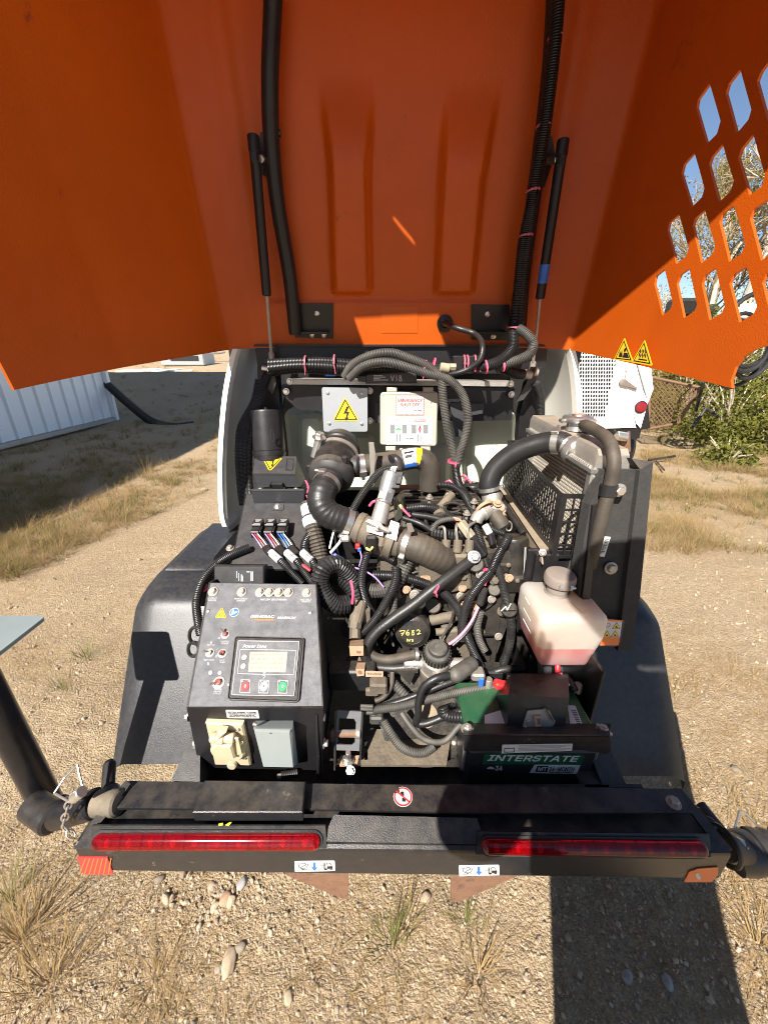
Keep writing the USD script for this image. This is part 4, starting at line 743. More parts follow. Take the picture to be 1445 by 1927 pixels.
def toggle(x, y, r, tip, red=True):
    p = PN.pt(*X(x, y)); s_ = pn.part('toggle_switch', cat(lathe([(r * 1.35, 0), (r * 1.35, .001), (r * 1.1, .0012)], p, PN.n, 20), hexbolt(p, PN.n, r * .95, wash=False, h=.0035)), STEELD, smooth=False)
    s_.part('bush', lathe([(r * .75, .0035), (r * .7, .007), (r * .35, .0075), (0, .0075)], p, PN.n, 16), SWRED if red else STEELD)
    e = PN.pt(*X(*tip), .016); s_.part('lever', sweep(spline([p + PN.n * .006, p * .5 + e * .5 + PN.n * .002, e], .002), np.interp(np.linspace(0, 1, len(spline([p + PN.n * .006, p * .5 + e * .5 + PN.n * .002, e], .002))), [0, .7, 1], [.0016, .0026, .0022]), 10), STEEL)
toggle(405, 600, .0066, (378, 570)); toggle(265, 765, .0066, (228, 770), False); toggle(380, 770, .0066, (362, 800)); toggle(345, 1035, .0085, (288, 1070))
T('CONTROL', 360, 440, 669, 13); T('POWER', 370, 430, 687, 13); T('MAST UP', 240, 306, 700, 13); T('MAST DOWN', 210, 302, 836, 13); T('LIGHT', 352, 398, 838, 13); T('TOWER', 348, 400, 857, 13); T('O', 338, 358, 640, 18); T('O', 312, 332, 805, 18); T('I', 328, 332, 740, 18); T('I', 292, 296, 1000, 16); T('ENGINE', 305, 372, 1102, 13); T('HEATER', 302, 372, 1121, 13); T('CIRCUIT', 298, 370, 1140, 13)
for x, y0_, y1_ in ((278, 660, 685), (250, 850, 880)): pn.part('arrow', slab(PN, [X(x - 3, y0_ if y0_ > 800 else y1_), X(x + 3, y0_ if y0_ > 800 else y1_), X(x + 3, (y0_ + y1_) / 2), X(x + 9, (y0_ + y1_) / 2), X(x, y1_ if y0_ > 800 else y0_), X(x - 9, (y0_ + y1_) / 2), X(x - 3, (y0_ + y1_) / 2)], .0002, .0006), PRINTG, smooth=False)
for x, y in ((272, 945), (358, 947)): pn.part('indicator_lamp', lathe([(.0042, 0), (.0042, .001), (.003, .0024), (0, .003)], PN.pt(*X(x, y)), PN.n, 14), WHITE)
# display module
oq = [X(500, 622), X(1122, 638), X(1072, 1218), X(432, 1194)]; iq = [X(527, 657), X(1084, 667), X(1032, 1162), X(462, 1152)]
md = pn.part('display_module', slab(PN, oq, 0, .006, bev=.003, rnd=.006), BLACK, 'display module with rounded black bezel', smooth=30)
md.part('bezel_rim', slabl(PN, PN.poly(oq).buffer(-.006).buffer(.0065).difference(PN.poly(oq).buffer(-.006).buffer(.0048)), 0, .0072), DUSTYPL, smooth=False)
md.part('face', slab(PN, iq, .006, .0078, rnd=.003), PANELG, smooth=False)
MP = PN.shift(.0078)
Xm = X
def outline(pl, pts, w, c0, c1):
    g = pl.poly(pts).buffer(-.001).buffer(.001); return slabl(pl, g.difference(g.buffer(-w)), c0, c1)
md.part('face_line', outline(MP, [X(522, 655), X(1076, 662), X(1028, 1158), X(462, 1148)], .0006, 0, .0003), PRINTG, smooth=False)
txt(md, MP, 'Power Zone', X(563, 719), X(775, 721), X(563, 692), WHITE, bold=True, shear=.2)
md.part('screen_frame', outline(MP, [X(540, 735), X(1047, 740), X(1026, 965), X(514, 957)], .0006, 0, .0004), PRINTG, smooth=False)
md.part('screen', slab(MP, [X(630, 757), X(970, 757), X(952, 942), X(612, 937)], 0, .0007), LCD, 'pale yellow sun bleached screen', smooth=False)
rr_ = np.random.default_rng(8); md.part('screen_text', [slab(MP, [X(645 + i * 21 + r * -4, 772 + r * 40), X(645 + i * 21 + w_ - r * 4, 772 + r * 40), X(645 + i * 21 + w_ - r * 4, 772 + r * 40 + 18), X(645 + i * 21 - r * 4, 772 + r * 40 + 18)], .0007, .0009) for r in range(4) for i, w_ in enumerate(rr_.uniform(5, 15, 14))], M('lcd_segment', (0.26, 0.235, 0.17), .4), smooth=False, kind='stuff')
md.part('scratch', sweep(spline([MP.pt(*X(x, y), .0006) for x, y in ((745, 940), (772, 940), (745, 968), (770, 972), (748, 1000))], .001), .0007, 4), WHITE, smooth=False)
for x, y in ((578, 805), (568, 885)): md.part('round_button', cat(lathe([(.0058, 0), (.0058, .0012), (.0050, .0016), (.0048, .001), (0, .001)], MP.pt(*X(x, y)), MP.n, 18)), STEELD)
for x, y, mt, lab in ((587, 1068, REDINK, 'red stop button'), (756, 1070, WHITE, 'white manual button'), (926, 1071, GREENINK, 'green start button')):
    md.part('button_frame', outline(MP, [X(x - 43, y - 60), X(x + 46, y - 58), X(x + 38, y + 62), X(x - 50, y + 60)], .0006, 0, .0004), PRINTG, smooth=False)
    c_ = MP.uv(*X(x, y)); b = md.part('push_button', slabl(MP, affinity.scale(circle(c_, .0078, 20), 1, 1.15), 0, .0016, bev=.0006), mt, lab, smooth=30)
    b.part('mark', slabl(MP, affinity.scale(circle(c_, .003, 12), .6, 1).difference(affinity.scale(circle(c_, .0022, 12), .5, 1)) if mt != WHITE else affinity.rotate(rrect(*c_, .0016, .006), 35), .0016, .002), INK if mt == WHITE else WHITE, smooth=False)
    for dx in (-28, 30): md.part('dot', lathe([(.0014, 0), (.0012, .0006), (0, .0007)], MP.pt(*X(x + dx, y - 46)), MP.n, 8), PRINTG)
# outlets
Y2 = lambda x, y: (340 + x / 3.803, 1300 + y / 3.803)
lb = lf.part('notice_label', slab(LF, [Y2(322, 138), Y2(553, 140), Y2(565, 197), Y2(333, 195)], 0, .0005, rnd=.002), WHITE, 'white notice label about the neutral', smooth=False)
for s_, y, x0, x1, bo in (('NEUTRAL BONDED TO FRAME', 156, 338, 540, True), ('FOR GENERATOR NEUTRAL CONNECTION', 167, 345, 542, False), ('SEE OWNERS MANUAL BEFORE USE', 178, 352, 530, False), ('REMOVE BOND IF REQUIRED BY CODE', 188, 352, 545, False)): txt(lb, LF, s_, Y2(x0, y), Y2(x1, y + 2), Y2(x0, y - 8), INK, c=.0005, bold=bo)
ov = lf.part('outlet', slab(LF, [Y2(188, 200), Y2(456, 210), Y2(512, 505), Y2(255, 500)], 0, .010, bev=.003), IVORYP, 'ivory outlet with a round flip cover', smooth=30)
OP = LF.shift(.010); cc = OP.uv(*Y2(348, 408)); ov.part('flip_cover', cat(slabl(OP, affinity.scale(circle(cc, .0335, 36), 1.02, .93), 0, .012, bev=.004), slabl(OP, circle(OP.uv(*Y2(374, 515)), .0095, 20), .001, .010, bev=.002)), IVORYP, smooth=35)
OQ = OP.shift(.012); ov.part('cover_step', slab(OQ, [Y2(290, 365), Y2(375, 362), Y2(402, 455), Y2(310, 452)], 0, .010, bev=.003), IVORYP, smooth=30)
ov.part('cover_rib', slab(OQ, [Y2(396, 335), Y2(415, 335), Y2(440, 440), Y2(408, 452)], 0, .003), IVORYP, smooth=False)
h0, h1 = OP.pt(*Y2(232, 292), .012), OP.pt(*Y2(400, 296), .012); ov.part('hinge', cat(cyl(h0, h0 * .72 + h1 * .28, .0095, 18), cyl(h0 * .72 + h1 * .28, h0 * .4 + h1 * .6, .0115, 18), cyl(h0 * .4 + h1 * .6, h1, .0095, 18)), IVORYP); ov.part('spring', cyl(h1, h1 + (h1 - h0) * .12, .003), STEEL)
ov.part('hinge_strap', slab(OP, [Y2(285, 225), Y2(350, 232), Y2(325, 262), Y2(285, 300)], .006, .022, bev=.004), IVORYP, smooth=30)
for x, y in ((290, 478), (458, 480), (410, 275)): ov.part('screw', dome_screw(OP.pt(*Y2(x, y), .001), OP.n, .0042), STEEL)
gq = LF.shift(.036); base_ = [Y2(536, 200), Y2(803, 203), Y2(858, 515), Y2(650, 548)]; front_ = [Y2(532, 282), Y2(782, 287), Y2(808, 551), Y2(592, 548)]
go = lf.part('outlet_cover', hull([LF.pt(*Y2(538, 215)), LF.pt(*Y2(806, 215)), LF.pt(*Y2(840, 520)), LF.pt(*Y2(640, 520))] + [gq.pt(*p) for p in [Y2(534, 282), Y2(776, 286), Y2(804, 549), Y2(592, 546)]] + [LF.shift(.030).pt(*p) for p in [Y2(520, 262), Y2(800, 268)]]), GREYCOV, 'grey hinged rectangular outlet cover', smooth=25)
go.part('lid_edge', slab(gq, [Y2(532, 282), Y2(782, 287), Y2(782, 293), Y2(532, 289)], -.002, .003), GREYCOV, smooth=False)
go.part('keyhole', slabl(gq, circle(gq.uv(*Y2(645, 302)), .0022, 10), 0, .0006), INK, smooth=False); go.part('hinge_pin', cyl(gq.pt(*Y2(505, 275), -.01), gq.pt(*Y2(535, 280), -.01), .0035), STEEL)
for u, v in ((598, 1362), (604, 1410), (356, 1358), (371, 1408)):
    p = LF.pt(u, v, -.012); sgn = 1 if u > 450 else -1; cb.part('bolt', hexbolt(p + V(sgn * .004, 0, 0), V(sgn, 0, 0), .0075), STEEL)
cb.part('mounting_leg', slab(PL(at(606, 1340, Y=.58), at(610, 1460, Y=.60), at(640, 1400, Y=.75)), [(603, 1338), (607, 1470), (600, 1468), (597, 1345)], -.004, .0), BLACK, smooth=False)
cm = thing('control_module', at(450, 1095, Y=.80), 'flat black electronic module with white print standing behind the control box', 'module')
mp_ = PP((402, 1096, .80), (496, 1097, .80), (402, 1066, .815)); cm.part('case', slab(mp_, [(402, 1064), (497, 1064), (497, 1100), (402, 1100)], -.03, 0, bev=.003), PLASTIC, smooth=25)
W5 = lambda x, y: (340 + x / 4.25, 940 + y / 4.25)
cm.part('label', slab(mp_, [W5(432, 566), W5(586, 570), W5(584, 660), W5(434, 660)], 0, .0005), INK, 'black label with white print', smooth=False).part('print', cat(*[slab(mp_, [W5(x, y), W5(x + w_, y), W5(x + w_, y + h), W5(x, y + h)], .0005, .0009) for x, y, w_, h in ((446, 575, 8, 50), (462, 590, 5, 60), (484, 600, 7, 55), (497, 610, 4, 45), (530, 574, 22, 8), (560, 576, 5, 75), (568, 576, 3, 75), (574, 576, 6, 75))]), WHITE, smooth=False, kind='stuff')
# ------------------------------------------------------------------ relay plate with relays
RP = PP((440, 1062, .862), (592, 1062, .862), (470, 945, 1.08))
rp = thing('relay_plate', RP.pt(510, 1060), 'sloped dark grey steel cover behind the control box that carries three relays', 'cover plate')
pl_ = rp.part('plate', slab(RP, [(462, 930), (592, 930), (592, 980), (584, 1070), (432, 1072), (455, 965)], -.006, 0), BOXGREY, smooth=False)
rp.part('skirt', hull([RP.pt(462, 930), RP.pt(432, 1072), RP.pt(462, 930) + V(0, .0, -.3), RP.pt(432, 1072) + V(0, 0, -.3), RP.pt(464, 930) , RP.pt(434, 1072)]), BLACK, smooth=False)
rp.part('bolt_tab', slab(RP, [(511, 948), (534, 948), (534, 961), (511, 961)], 0, .0025, rnd=.004), BOXGREY, smooth=False); rp.part('bolt', hexbolt(RP.pt(522.5, 955, .0025), RP.n, .007), STEEL); rp.part('bolt', hexbolt(RP.pt(451, 1037), RP.n, .009), STEEL); rp.part('bolt', hexbolt(RP.pt(433, 1032), RP.n, .007), STEELD)
wires = [(VIOLW, REDW, WHITEW), (VIOLW, REDW, WHITEW), (BLUEW, BLUEW, WHITEW)]
for k, (u, lab) in enumerate(((489, 'left relay of the row of three with red and violet wires'), (512.5, 'middle relay of the row of three with red and violet wires'), (536, 'right relay of the row of three with blue wires'))):
    rl = thing('relay', RP.pt(u + 2, 1008), 'small black ' + lab, 'relay', 'relays on the sloped cover')
    up = RP.ey if RP.ey[1] > 0 else -RP.ey; z_ = nrm(RP.n * .8 + V(0, 0, .6)); o = RP.pt(u, 998, .018)
    AX = np.array([RP.ex, np.cross(z_, RP.ex), z_]); rl.part('housing', box(o, (.026, .030, .028), .002, AX), PLASTIC, smooth=20)
    rl.part('socket', box(o - AX[1] * .026 - AX[2] * .004, (.023, .022, .022), .002, AX), BLACK, smooth=20); rl.part('latch', box(o - AX[1] * .022 + AX[0] * .014, (.004, .024, .014), .001, AX), BLACK)
    for j in range(4): rl.part('print_line', box(o + AX[2] * .0143 + AX[1] * (.010 - j * .0062) + AX[0] * (.001 * (j % 2)), (.018 - .004 * (j % 3), .0012, .0006), .0002, AX), PRINTG)
    for j, mt in enumerate(wires[k]):
        s_ = o - AX[1] * .036 + AX[0] * (-.007 + .007 * j); e = RP.pt(u + 6 + 6 * j, 1037, .012); rl.part('wire', hose([s_, (s_ + e) / 2 + RP.n * .004, e], .0017, 7), mt)
    e0, e1 = RP.pt(u + 10, 1034, .012), RP.pt(u + 26, 1052, .012); rl.part('connector', box((e0 + e1) / 2, (np.linalg.norm(e1 - e0) * .8, .017, .015), .002, [nrm(e1 - e0), np.cross(RP.n, nrm(e1 - e0)), RP.n]), PLASTIC)
    e0, e1 = RP.pt(u + 22 + 6 * k, 1046, .014), RP.pt(u + 40 + 6 * k, 1062, .014); rl.part('tag', cyl(e0, e1, .0100, 14), WHITE, 'white marker tag on the loom')
    e2 = at(u + 80 - 4 * k, 1098, Y=.83); rl.part('loom', conduit([e0, e1, (e1 + e2) / 2, e2], .0085), LOOM)
# ------------------------------------------------------------------ fuse box, canister, junction box, emergency box, lamp driver
F3 = lambda x, y: (400 + x / 4.014, 620 + y / 4.014)
fb = thing('fuse_box', at(520, 918, Y=1.08), 'grey lidded fuse box with a yellow high voltage triangle in front of the canister', 'fuse box')
TP = PP((*F3(305, 1086), 1.075), (*F3(618, 1089), 1.075), (*F3(322, 958), 1.165))
top = [TP.pt(*F3(*p)) for p in ((322, 956), (634, 958), (619, 1089), (304, 1086))]; low = [at(*F3(345, 1192), Y=1.085), at(*F3(662, 1188), Y=1.085)]
fb.part('lid', hull(top + [t - TP.n * .006 for t in top]), BOXGREY, smooth=False)
fb.part('body', hull([t - TP.n * .006 + V(0, .001, 0) for t in top[2:]] + [t - TP.n * .006 - V(0, .004, 0) for t in top[:2]] + low + [l + V(0, .08, 0) for l in low]), BOXGREY, smooth=False)
tri_warning(fb, TP, F3(376, 972), F3(530, 972), F3(432, 1078), .0005, 'yellow high voltage triangle', flip=-1)
fb.part('recess_mark', slabl(TP, TP.poly([F3(560, 975), F3(615, 977), F3(608, 1065), F3(552, 1065)]).difference(TP.poly([F3(565, 981), F3(609, 983), F3(603, 1059), F3(558, 1059)])), 0, .0008), BLACK, smooth=False)
fp = PP((*F3(318, 1100), 1.073), (*F3(640, 1100), 1.073), (*F3(345, 1190), 1.083)); fb.part('latch', cat(slab(fp, [F3(438, 1155), F3(530, 1155), F3(548, 1198), F3(465, 1198)], 0, .012), slab(fp, [F3(436, 1150), F3(445, 1150), F3(445, 1180), F3(436, 1180)], 0, .016)), BLACK, smooth=False)
bk = PP((*F3(290, 1215), 1.06), (*F3(690, 1215), 1.06), (*F3(310, 1312), 1.075)); fb.part('bracket', cat(slab(bk, [F3(290, 1212), F3(690, 1212), F3(690, 1312), F3(312, 1312)], -.004, 0), hull([bk.pt(*F3(290, 1212)), bk.pt(*F3(690, 1212)), at(*F3(345, 1188), Y=1.14), at(*F3(665, 1185), Y=1.14), bk.pt(*F3(290, 1212)) - V(0, 0, .004), bk.pt(*F3(690, 1212)) - V(0, 0, .004)])), BOXGREY, smooth=False)
for x in (360, 630): fb.part('bolt', dome_screw(at(*F3(x, 1207), Y=1.085), V(0, -.3, .95), .007), STEEL)
c0_, c1_ = at(508, 858, Y=1.185), at(500, 773, Y=1.215); ax_ = c1_ - c0_; L = np.linalg.norm(ax_)
cn = thing('canister', c0_, 'black cylindrical capacitor canister standing behind the fuse box', 'canister')
cn.part('body', lathe([(.046, -.02), (.0475, 0), (.0475, .012), (.0465, .013), (.0465, .016), (.0480, .018), (.047, L - .006), (.044, L), (0, L)], c0_, ax_, 40), PLASTIC)
cn.part('cap_stud', cyl(c1_, c1_ + nrm(ax_) * .010, .005), PLASTIC); cn.part('clamp', ringband(c0_ + nrm(ax_) * .006, ax_, .0476, .0488, .008, 40), BLACK)
cn.part('oval_mark', slabl(PL(c0_ + V(.025, -.0415, .07), c0_ + V(.035, -.036, .07), c0_ + V(.025, -.0415, .1)), affinity.scale(circle((0, 0), .018, 20), .28, 1).difference(affinity.scale(circle((0, 0), .0165, 20), .22, 1)), 0, .002), DUSTYPL, smooth=False)
P1 = PV(1.215)
jb = thing('junction_box', at(648, 812, Y=1.24), 'square grey steel junction box with a yellow high voltage triangle', 'junction box')
jb.part('case', slab(P1, [(607, 731), (690, 732), (690, 810), (611, 810)], -.05, -.003), STICKG, smooth=False); cvq = jb.part('cover', slab(P1, [(605.5, 728.4), (691.5, 730), (691.5, 812), (609, 812)], -.003, 0, rnd=.006), STICKG, smooth=False)
tri_warning(cvq, P1, F3(905, 690), F3(1110, 690), F3(1000, 505), 0, 'large yellow high voltage triangle')
for x, y in ((870, 478), (1122, 483), (882, 710), (1127, 712)): cvq.part('screw', dome_screw(P1.pt(*F3(x, y)), P1.n, .0055), STEEL)
gl = at(655, 818, Y=1.235); jb.part('cable_gland', cat(cyl(gl, gl - V(0, 0, .028), .015, 14), cyl(gl - V(0, 0, .0), gl - V(0, 0, .01), .018, 6)), PLASTIC, smooth=25); jb.part('cable', hose([gl - V(0, 0, .02), gl - V(.004, .02, .07), gl - V(.02, .06, .12)], .010), RUBBER)
G4 = lambda x, y: (700 + x / 4.014, 620 + y / 4.014)
P2 = PV(1.19)
eb = thing('emergency_box', at(770, 840, Y=1.22), 'ivory plastic box lettered EMERGENCY SHUT OFF with valve position drawings', 'switch box')
eb.part('case', slab(P2, [G4(72, 480), G4(490, 478), G4(482, 872), G4(72, 864)], -.055, -.012, rnd=.006), BOXW, smooth=False)
ld = eb.part('lid', slab(P2, [G4(62, 475), G4(500, 470), G4(490, 885), G4(62, 875)], -.012, 0, bev=.004, rnd=.010), BOXW, smooth=25)
ld.part('lid_rim', slabl(P2, P2.poly([G4(70, 484), G4(492, 480), G4(482, 876), G4(70, 866)]).buffer(-.006).buffer(.006).difference(P2.poly([G4(78, 492), G4(484, 488), G4(474, 868), G4(78, 858)]).buffer(-.006).buffer(.006)), -.001, .0012), BOXW, smooth=False)
for x, y in ((150, 450), (425, 450), (140, 897), (405, 897)): eb.part('hinge_lug', slab(P2, [G4(x - 38, y - 14), G4(x + 38, y - 14), G4(x + 38, y + 22), G4(x - 38, y + 22)], -.012, -.003, bev=.002), BOXW, smooth=25)
P2 = P2.shift(.0008)
e1 = ld.part('emergency_label', slab(P2, [G4(180, 498), G4(395, 498), G4(392, 645), G4(180, 645)], 0, .0005), WHITE, 'label lettered EMERGENCY SHUT OFF in red', smooth=False)
fr = P2.poly([G4(180, 498), G4(395, 498), G4(392, 645), G4(180, 645)]); ring = fr.difference(fr.buffer(-.0024)); bx_ = fr.bounds; st_ = []
for k in range(44):
    x = bx_[0] - .04 + k * .0036; s_ = Polygon([(x, bx_[1]), (x + .0018, bx_[1]), (x + .0018 + .03, bx_[3]), (x + .03, bx_[3])]).intersection(ring)
    if s_.area > 1e-8: st_.append(slabl(P2, s_.buffer(0), .0005, .0008))
e1.part('striped_border', cat(*st_), REDINK, 'red and white striped border', smooth=False, kind='stuff')
txt(e1, P2, 'EMERGENCY', G4(196, 545), G4(380, 545), G4(196, 522), REDINK, c=.0005, bold=True); txt(e1, P2, 'SHUT OFF', G4(215, 579), G4(358, 579), G4(215, 556), REDINK, c=.0005, bold=True)
def roda(parent, x, y):
    parent.part('logo', cat(slabl(P2, circle(P2.uv(*G4(x, y)), .0034, 16).difference(circle(P2.uv(*G4(x, y)), .0028, 16)), .0005, .0008), slab(P2, [G4(x - 9, y - 3), G4(x + 9, y - 3), G4(x + 9, y + 3), G4(x - 9, y + 3)], .0005, .0008), slab(P2, [G4(x + 18, y - 5), G4(x + 50, y - 5), G4(x + 50, y + 5), G4(x + 18, y + 5)], .0005, .0008)), GREYINK, smooth=False)
roda(e1, 325, 610)
e2 = ld.part('valve_label', slab(P2, [G4(108, 660), G4(460, 660), G4(455, 865), G4(105, 870)], 0, .0005, rnd=.003), WHITE, 'label showing the open and closed valve', smooth=False)
txt(e2, P2, 'OPEN', G4(168, 692), G4(232, 692), G4(168, 675), GREYINK, c=.0005); txt(e2, P2, 'CLOSED', G4(316, 692), G4(408, 692), G4(316, 675), REDINK, c=.0005); e2.part('underline', slab(P2, [G4(316, 695), G4(408, 695), G4(408, 697), G4(316, 697)], .0005, .0008), REDINK, smooth=False)
for x, mt in ((200, GREENINK), (361, REDINK)):
    e2.part('pipe_drawing', slab(P2, [G4(x - 62, 718), G4(x + 62, 718), G4(x + 62, 785), G4(x - 62, 785)], .0005, .0007), GREYINK, smooth=False)
    e2.part('valve_drawing', slab(P2, [G4(x - 28, 705), G4(x - 18, 705), G4(x - 8, 718), G4(x + 8, 718), G4(x + 18, 705), G4(x + 28, 705), G4(x + 26, 848), G4(x - 26, 848)], .0007, .0010), PRINTG, smooth=False)
    e2.part('valve_outline', cat(slab(P2, [G4(x - 14, 790), G4(x - 10, 790), G4(x - 10, 845), G4(x - 14, 845)], .001, .0012), slab(P2, [G4(x + 10, 790), G4(x + 14, 790), G4(x + 14, 845), G4(x + 10, 845)], .001, .0012)), INK, smooth=False)
    d = P2.uv(*G4(x, 752)); e2.part('handle_drawing', slabl(P2, (rrect(*d, .019, .0026) if mt == GREENINK else rrect(*d, .0036, .021)).union(circle(d, .0042, 14)).difference(circle(d, .0016, 8)), .001, .0013), mt, smooth=False)
roda(e2, 265, 822)
ldp = PV(1.20); lv = thing('lamp_driver', at(735, 722, Y=1.22), 'dark grey flat driver box hand marked V18 lying on the shelf rail', 'driver box')
lv.part('case', slab(ldp, [(687, 706), (692, 703), (774, 698), (783, 703), (785, 721), (688, 722)], -.045, 0, bev=.004), BOXGREY, smooth=25); lv.part('end_lug', slab(ldp, [(672, 711), (688, 708), (688, 719), (674, 718)], -.03, -.004), BOXGREY, smooth=False)
hw = lambda pts: sweep(spline([ldp.pt(*F3(*p), .0008) for p in pts], .0015), .0011, 5)
lv.part('handwriting', cat(hw([(1347, 347), (1358, 386), (1370, 345)]), hw([(1388, 345), (1390, 388)]), hw([(1424, 352), (1412, 347), (1410, 358), (1424, 370), (1428, 384), (1412, 386), (1409, 374), (1424, 358), (1424, 352)])), WHITE, 'white handwritten V18', smooth=False)
lv.part('print', cat(*[slab(ldp, [F3(x, y), F3(x + w_, y), F3(x + w_, y + 5), F3(x, y + 5)], 0, .0004) for x, y, w_ in ((1215, 345, 70), (1215, 356, 90), (1215, 367, 50), (1215, 378, 110))]), PRINTG, smooth=False, kind='stuff')
fr_ = thing('fuse_holder', at(622, 704, Y=1.25), 'small blue inline connector among the looms under the header beam', 'connector'); fr_.part('body', box(at(622, 702, Y=1.24), (.034, .02, .016), .003), BLUEINK); fr_.part('lead', hose([at(608, 702, Y=1.25), at(622, 702, Y=1.24), at(640, 700, Y=1.26)], .003), RUBBER)
# ------------------------------------------------------------------ fuel tank
ft = thing('fuel_tank', at(750, 900, Y=1.42), 'pale greenish translucent plastic fuel tank behind the engine', 'fuel tank')
tp = PV(1.40)
def tank_block(pts, d0, d1, r=.03): return slab(tp, pts, d0, d1, bev=.018, rnd=r)
tk_ = ft.part('shell', tank_block([(528, 772), (978, 776), (974, 930), (545, 930)], -.2, -.03), CREAM, smooth=40)
ft.part('front_lobe', tank_block([(560, 777), (610, 777), (612, 925), (561, 925)], -.06, .01), CREAM, smooth=40); ft.part('front_lobe', tank_block([(728, 838), (850, 838), (846, 930), (730, 930)], -.06, .0), CREAM, smooth=40); ft.part('front_lobe', tank_block([(880, 778), (972, 778), (966, 925), (874, 925)], -.06, .015), CREAM, smooth=40); ft.part('front_lobe', tank_block([(624, 815), (705, 815), (705, 925), (624, 925)], -.06, 0), CREAM, smooth=40)
# ------------------------------------------------------------------ engine
C6 = lambda x, y: (560 + x / 4.25, 860 + y / 4.25)
C8 = lambda x, y: (620 + x / 3.803, 1120 + y / 3.803)
Z7 = lambda x, y: (840 + x / 7.225, 900 + y / 7.225)
Z8 = lambda x, y: (840 + x / 7.225, 1080 + y / 7.225)
eng = thing('engine', V(.15, 1.0, .50), 'dusty black diesel engine in the middle of the open bay', 'engine')
def bx(x0, x1, y0, y1, z0, z1, b=.006, rx=0.0):
    return box(((x0 + x1) / 2, (y0 + y1) / 2, (z0 + z1) / 2), (x1 - x0, y1 - y0, z1 - z0), b)
blk = eng.part('block', bx(-.02, .32, .88, 1.24, .52, .84, .02), IRON, smooth=30)
blk.part('web', [bx(x, x + .014, .866, .90, .58, .82, .004) for x in (.0, .06, .12, .19, .25, .30)], IRON, smooth=False, kind='stuff')
hd = eng.part('cylinder_head', bx(-.01, .31, .885, 1.22, .841, .935, .012), GREASE, smooth=30)
vc = eng.part('valve_cover', cat(bx(.03, .305, .955, 1.20, .936, .992, .020), bx(.05, .285, .985, 1.17, .99, 1.004, .008)), IRON_D, 'black ribbed valve cover', smooth=30)
for y in np.arange(.995, 1.17, .03): vc.part('rib', bx(.06, .275, y, y + .008, 1.003, 1.009, .002), IRON_D)
vc.part('ledge', bx(.02, .13, 1.20, 1.24, .98, .998, .004), RUSTP, 'dusty tan ledge behind the valve cover')
fc = at(890, 916, Y=1.17); cap = vc.part('filler_cap', lathe([(.026, -.02), (.030, -.012), (.030, .004), (.026, .010), (.020, .011), (.018, .008), (0, .008)], fc, V(0, 0, 1), 20), PLASTIC, 'dusty oil filler cap')
cap.part('knurl', [box(fc + V(.030 * math.cos(t), .030 * math.sin(t), -.004), (.006, .006, .014), .0015, [[math.cos(t), math.sin(t), 0], [-math.sin(t), math.cos(t), 0], [0, 0, 1]]) for t in np.linspace(0, 2 * math.pi, 14, endpoint=False)], PLASTIC, kind='stuff')
for u, v, y in ((842, 935, .99), (808, 938, .985), (745, 946, .985), (892, 946, .99), (835, 962, .96), (878, 968, .955)):
    p = at(u, v, Y=y); eng.part('stud', cat(cyl(p - V(0, 0, .02), p + V(0, 0, .012), .0045, 10), hexbolt(p, V(0, 0, 1), .0075)), STEELD, smooth=False)
br = [at(826, 958, Y=.955), at(838, 945, Y=.975), at(850, 930, Y=.995)]; eng.part('breather_pipe', cat(hose(br, .012), cyl(br[0], br[0] - V(0, .02, .01), .016)), GREASE, 'tan breather elbow on the valve cover')
eng.part('lifting_eye', sweep([at(850 + 17 * math.cos(t), 955 + 9 * math.sin(t), Y=.955) for t in np.linspace(0, 6.283, 24)], .0035, 8), IRON_D)
# front side of the engine: covers, bosses, bolts
fy = PV(.862)
eng.part('timing_cover', slab(PV(.868), [(846, 1040), (960, 1040), (972, 1110), (955, 1175), (935, 1230), (880, 1240), (850, 1190), (838, 1100)], -.03, 0), IRON, smooth=False)
eng.part('injection_pump', cat(slab(PV(.85), [(790, 1045), (880, 1045), (890, 1110), (840, 1120), (788, 1105)], -.05, 0, bev=.006), *[cyl(at(u, 1040, Y=.862), at(u + 2, 1016, Y=.872), .011, 12) for u in (838, 860, 882)]), GREASE, 'dusty injection pump with delivery valves', smooth=25)
for k, (u0, v0, u1, v1) in enumerate(((838, 1016, 812, 985), (860, 1016, 850, 975), (882, 1016, 885, 972))):
    eng.part('injector_line', hose([at(u0, v0, Y=.872), at(u0 - 2, v0 - 22, Y=.88), at(u1 + 10, v1 + 8, Y=.93), at(u1, v1, Y=.965)], .0035, 8), STEELD)
rs = np.random.default_rng(4)
for k, (u, v) in enumerate([(872, 1085), (905, 1080), (870, 1107), (905, 1112), (866, 1122), (893, 1140), (893, 1155), (850, 1163), (868, 1138), (930, 1091), (925, 1128), (870, 1215), (846, 1205), (836, 1198), (958, 1088), (945, 1150), (820, 1115), (800, 1090), (905, 1190), (780, 1120), (765, 1110), (745, 1120), (938, 1198)]):
    p = at(u, v, Y=.850); eng.part('bolt', hexbolt(p, V(0, -1, .25), .0075 + .002 * (k % 2)), [GREASE, STEELD, RUSTP][k % 3], smooth=False)
for u, v, r in ((895, 1062, .02), (878, 1165, .022), (842, 1180, .018), (930, 1110, .016), (815, 1140, .02)): eng.part('boss', cyl(at(u, v, Y=.872), at(u, v, Y=.845), r, 18), IRON)
eng.part('pipe_run', cat(hose([at(810, 1168, Y=.85), at(850, 1160, Y=.845), at(890, 1150, Y=.85)], .014), hose([at(820, 1190, Y=.84), at(860, 1186, Y=.84)], .010)), GREASE, 'cast oil gallery pipes along the block')
eng.part('bracket', slab(PV(.83), [(838, 1195), (880, 1190), (884, 1235), (866, 1300), (850, 1310), (845, 1240)], -.01, 0), GREASE, smooth=False)
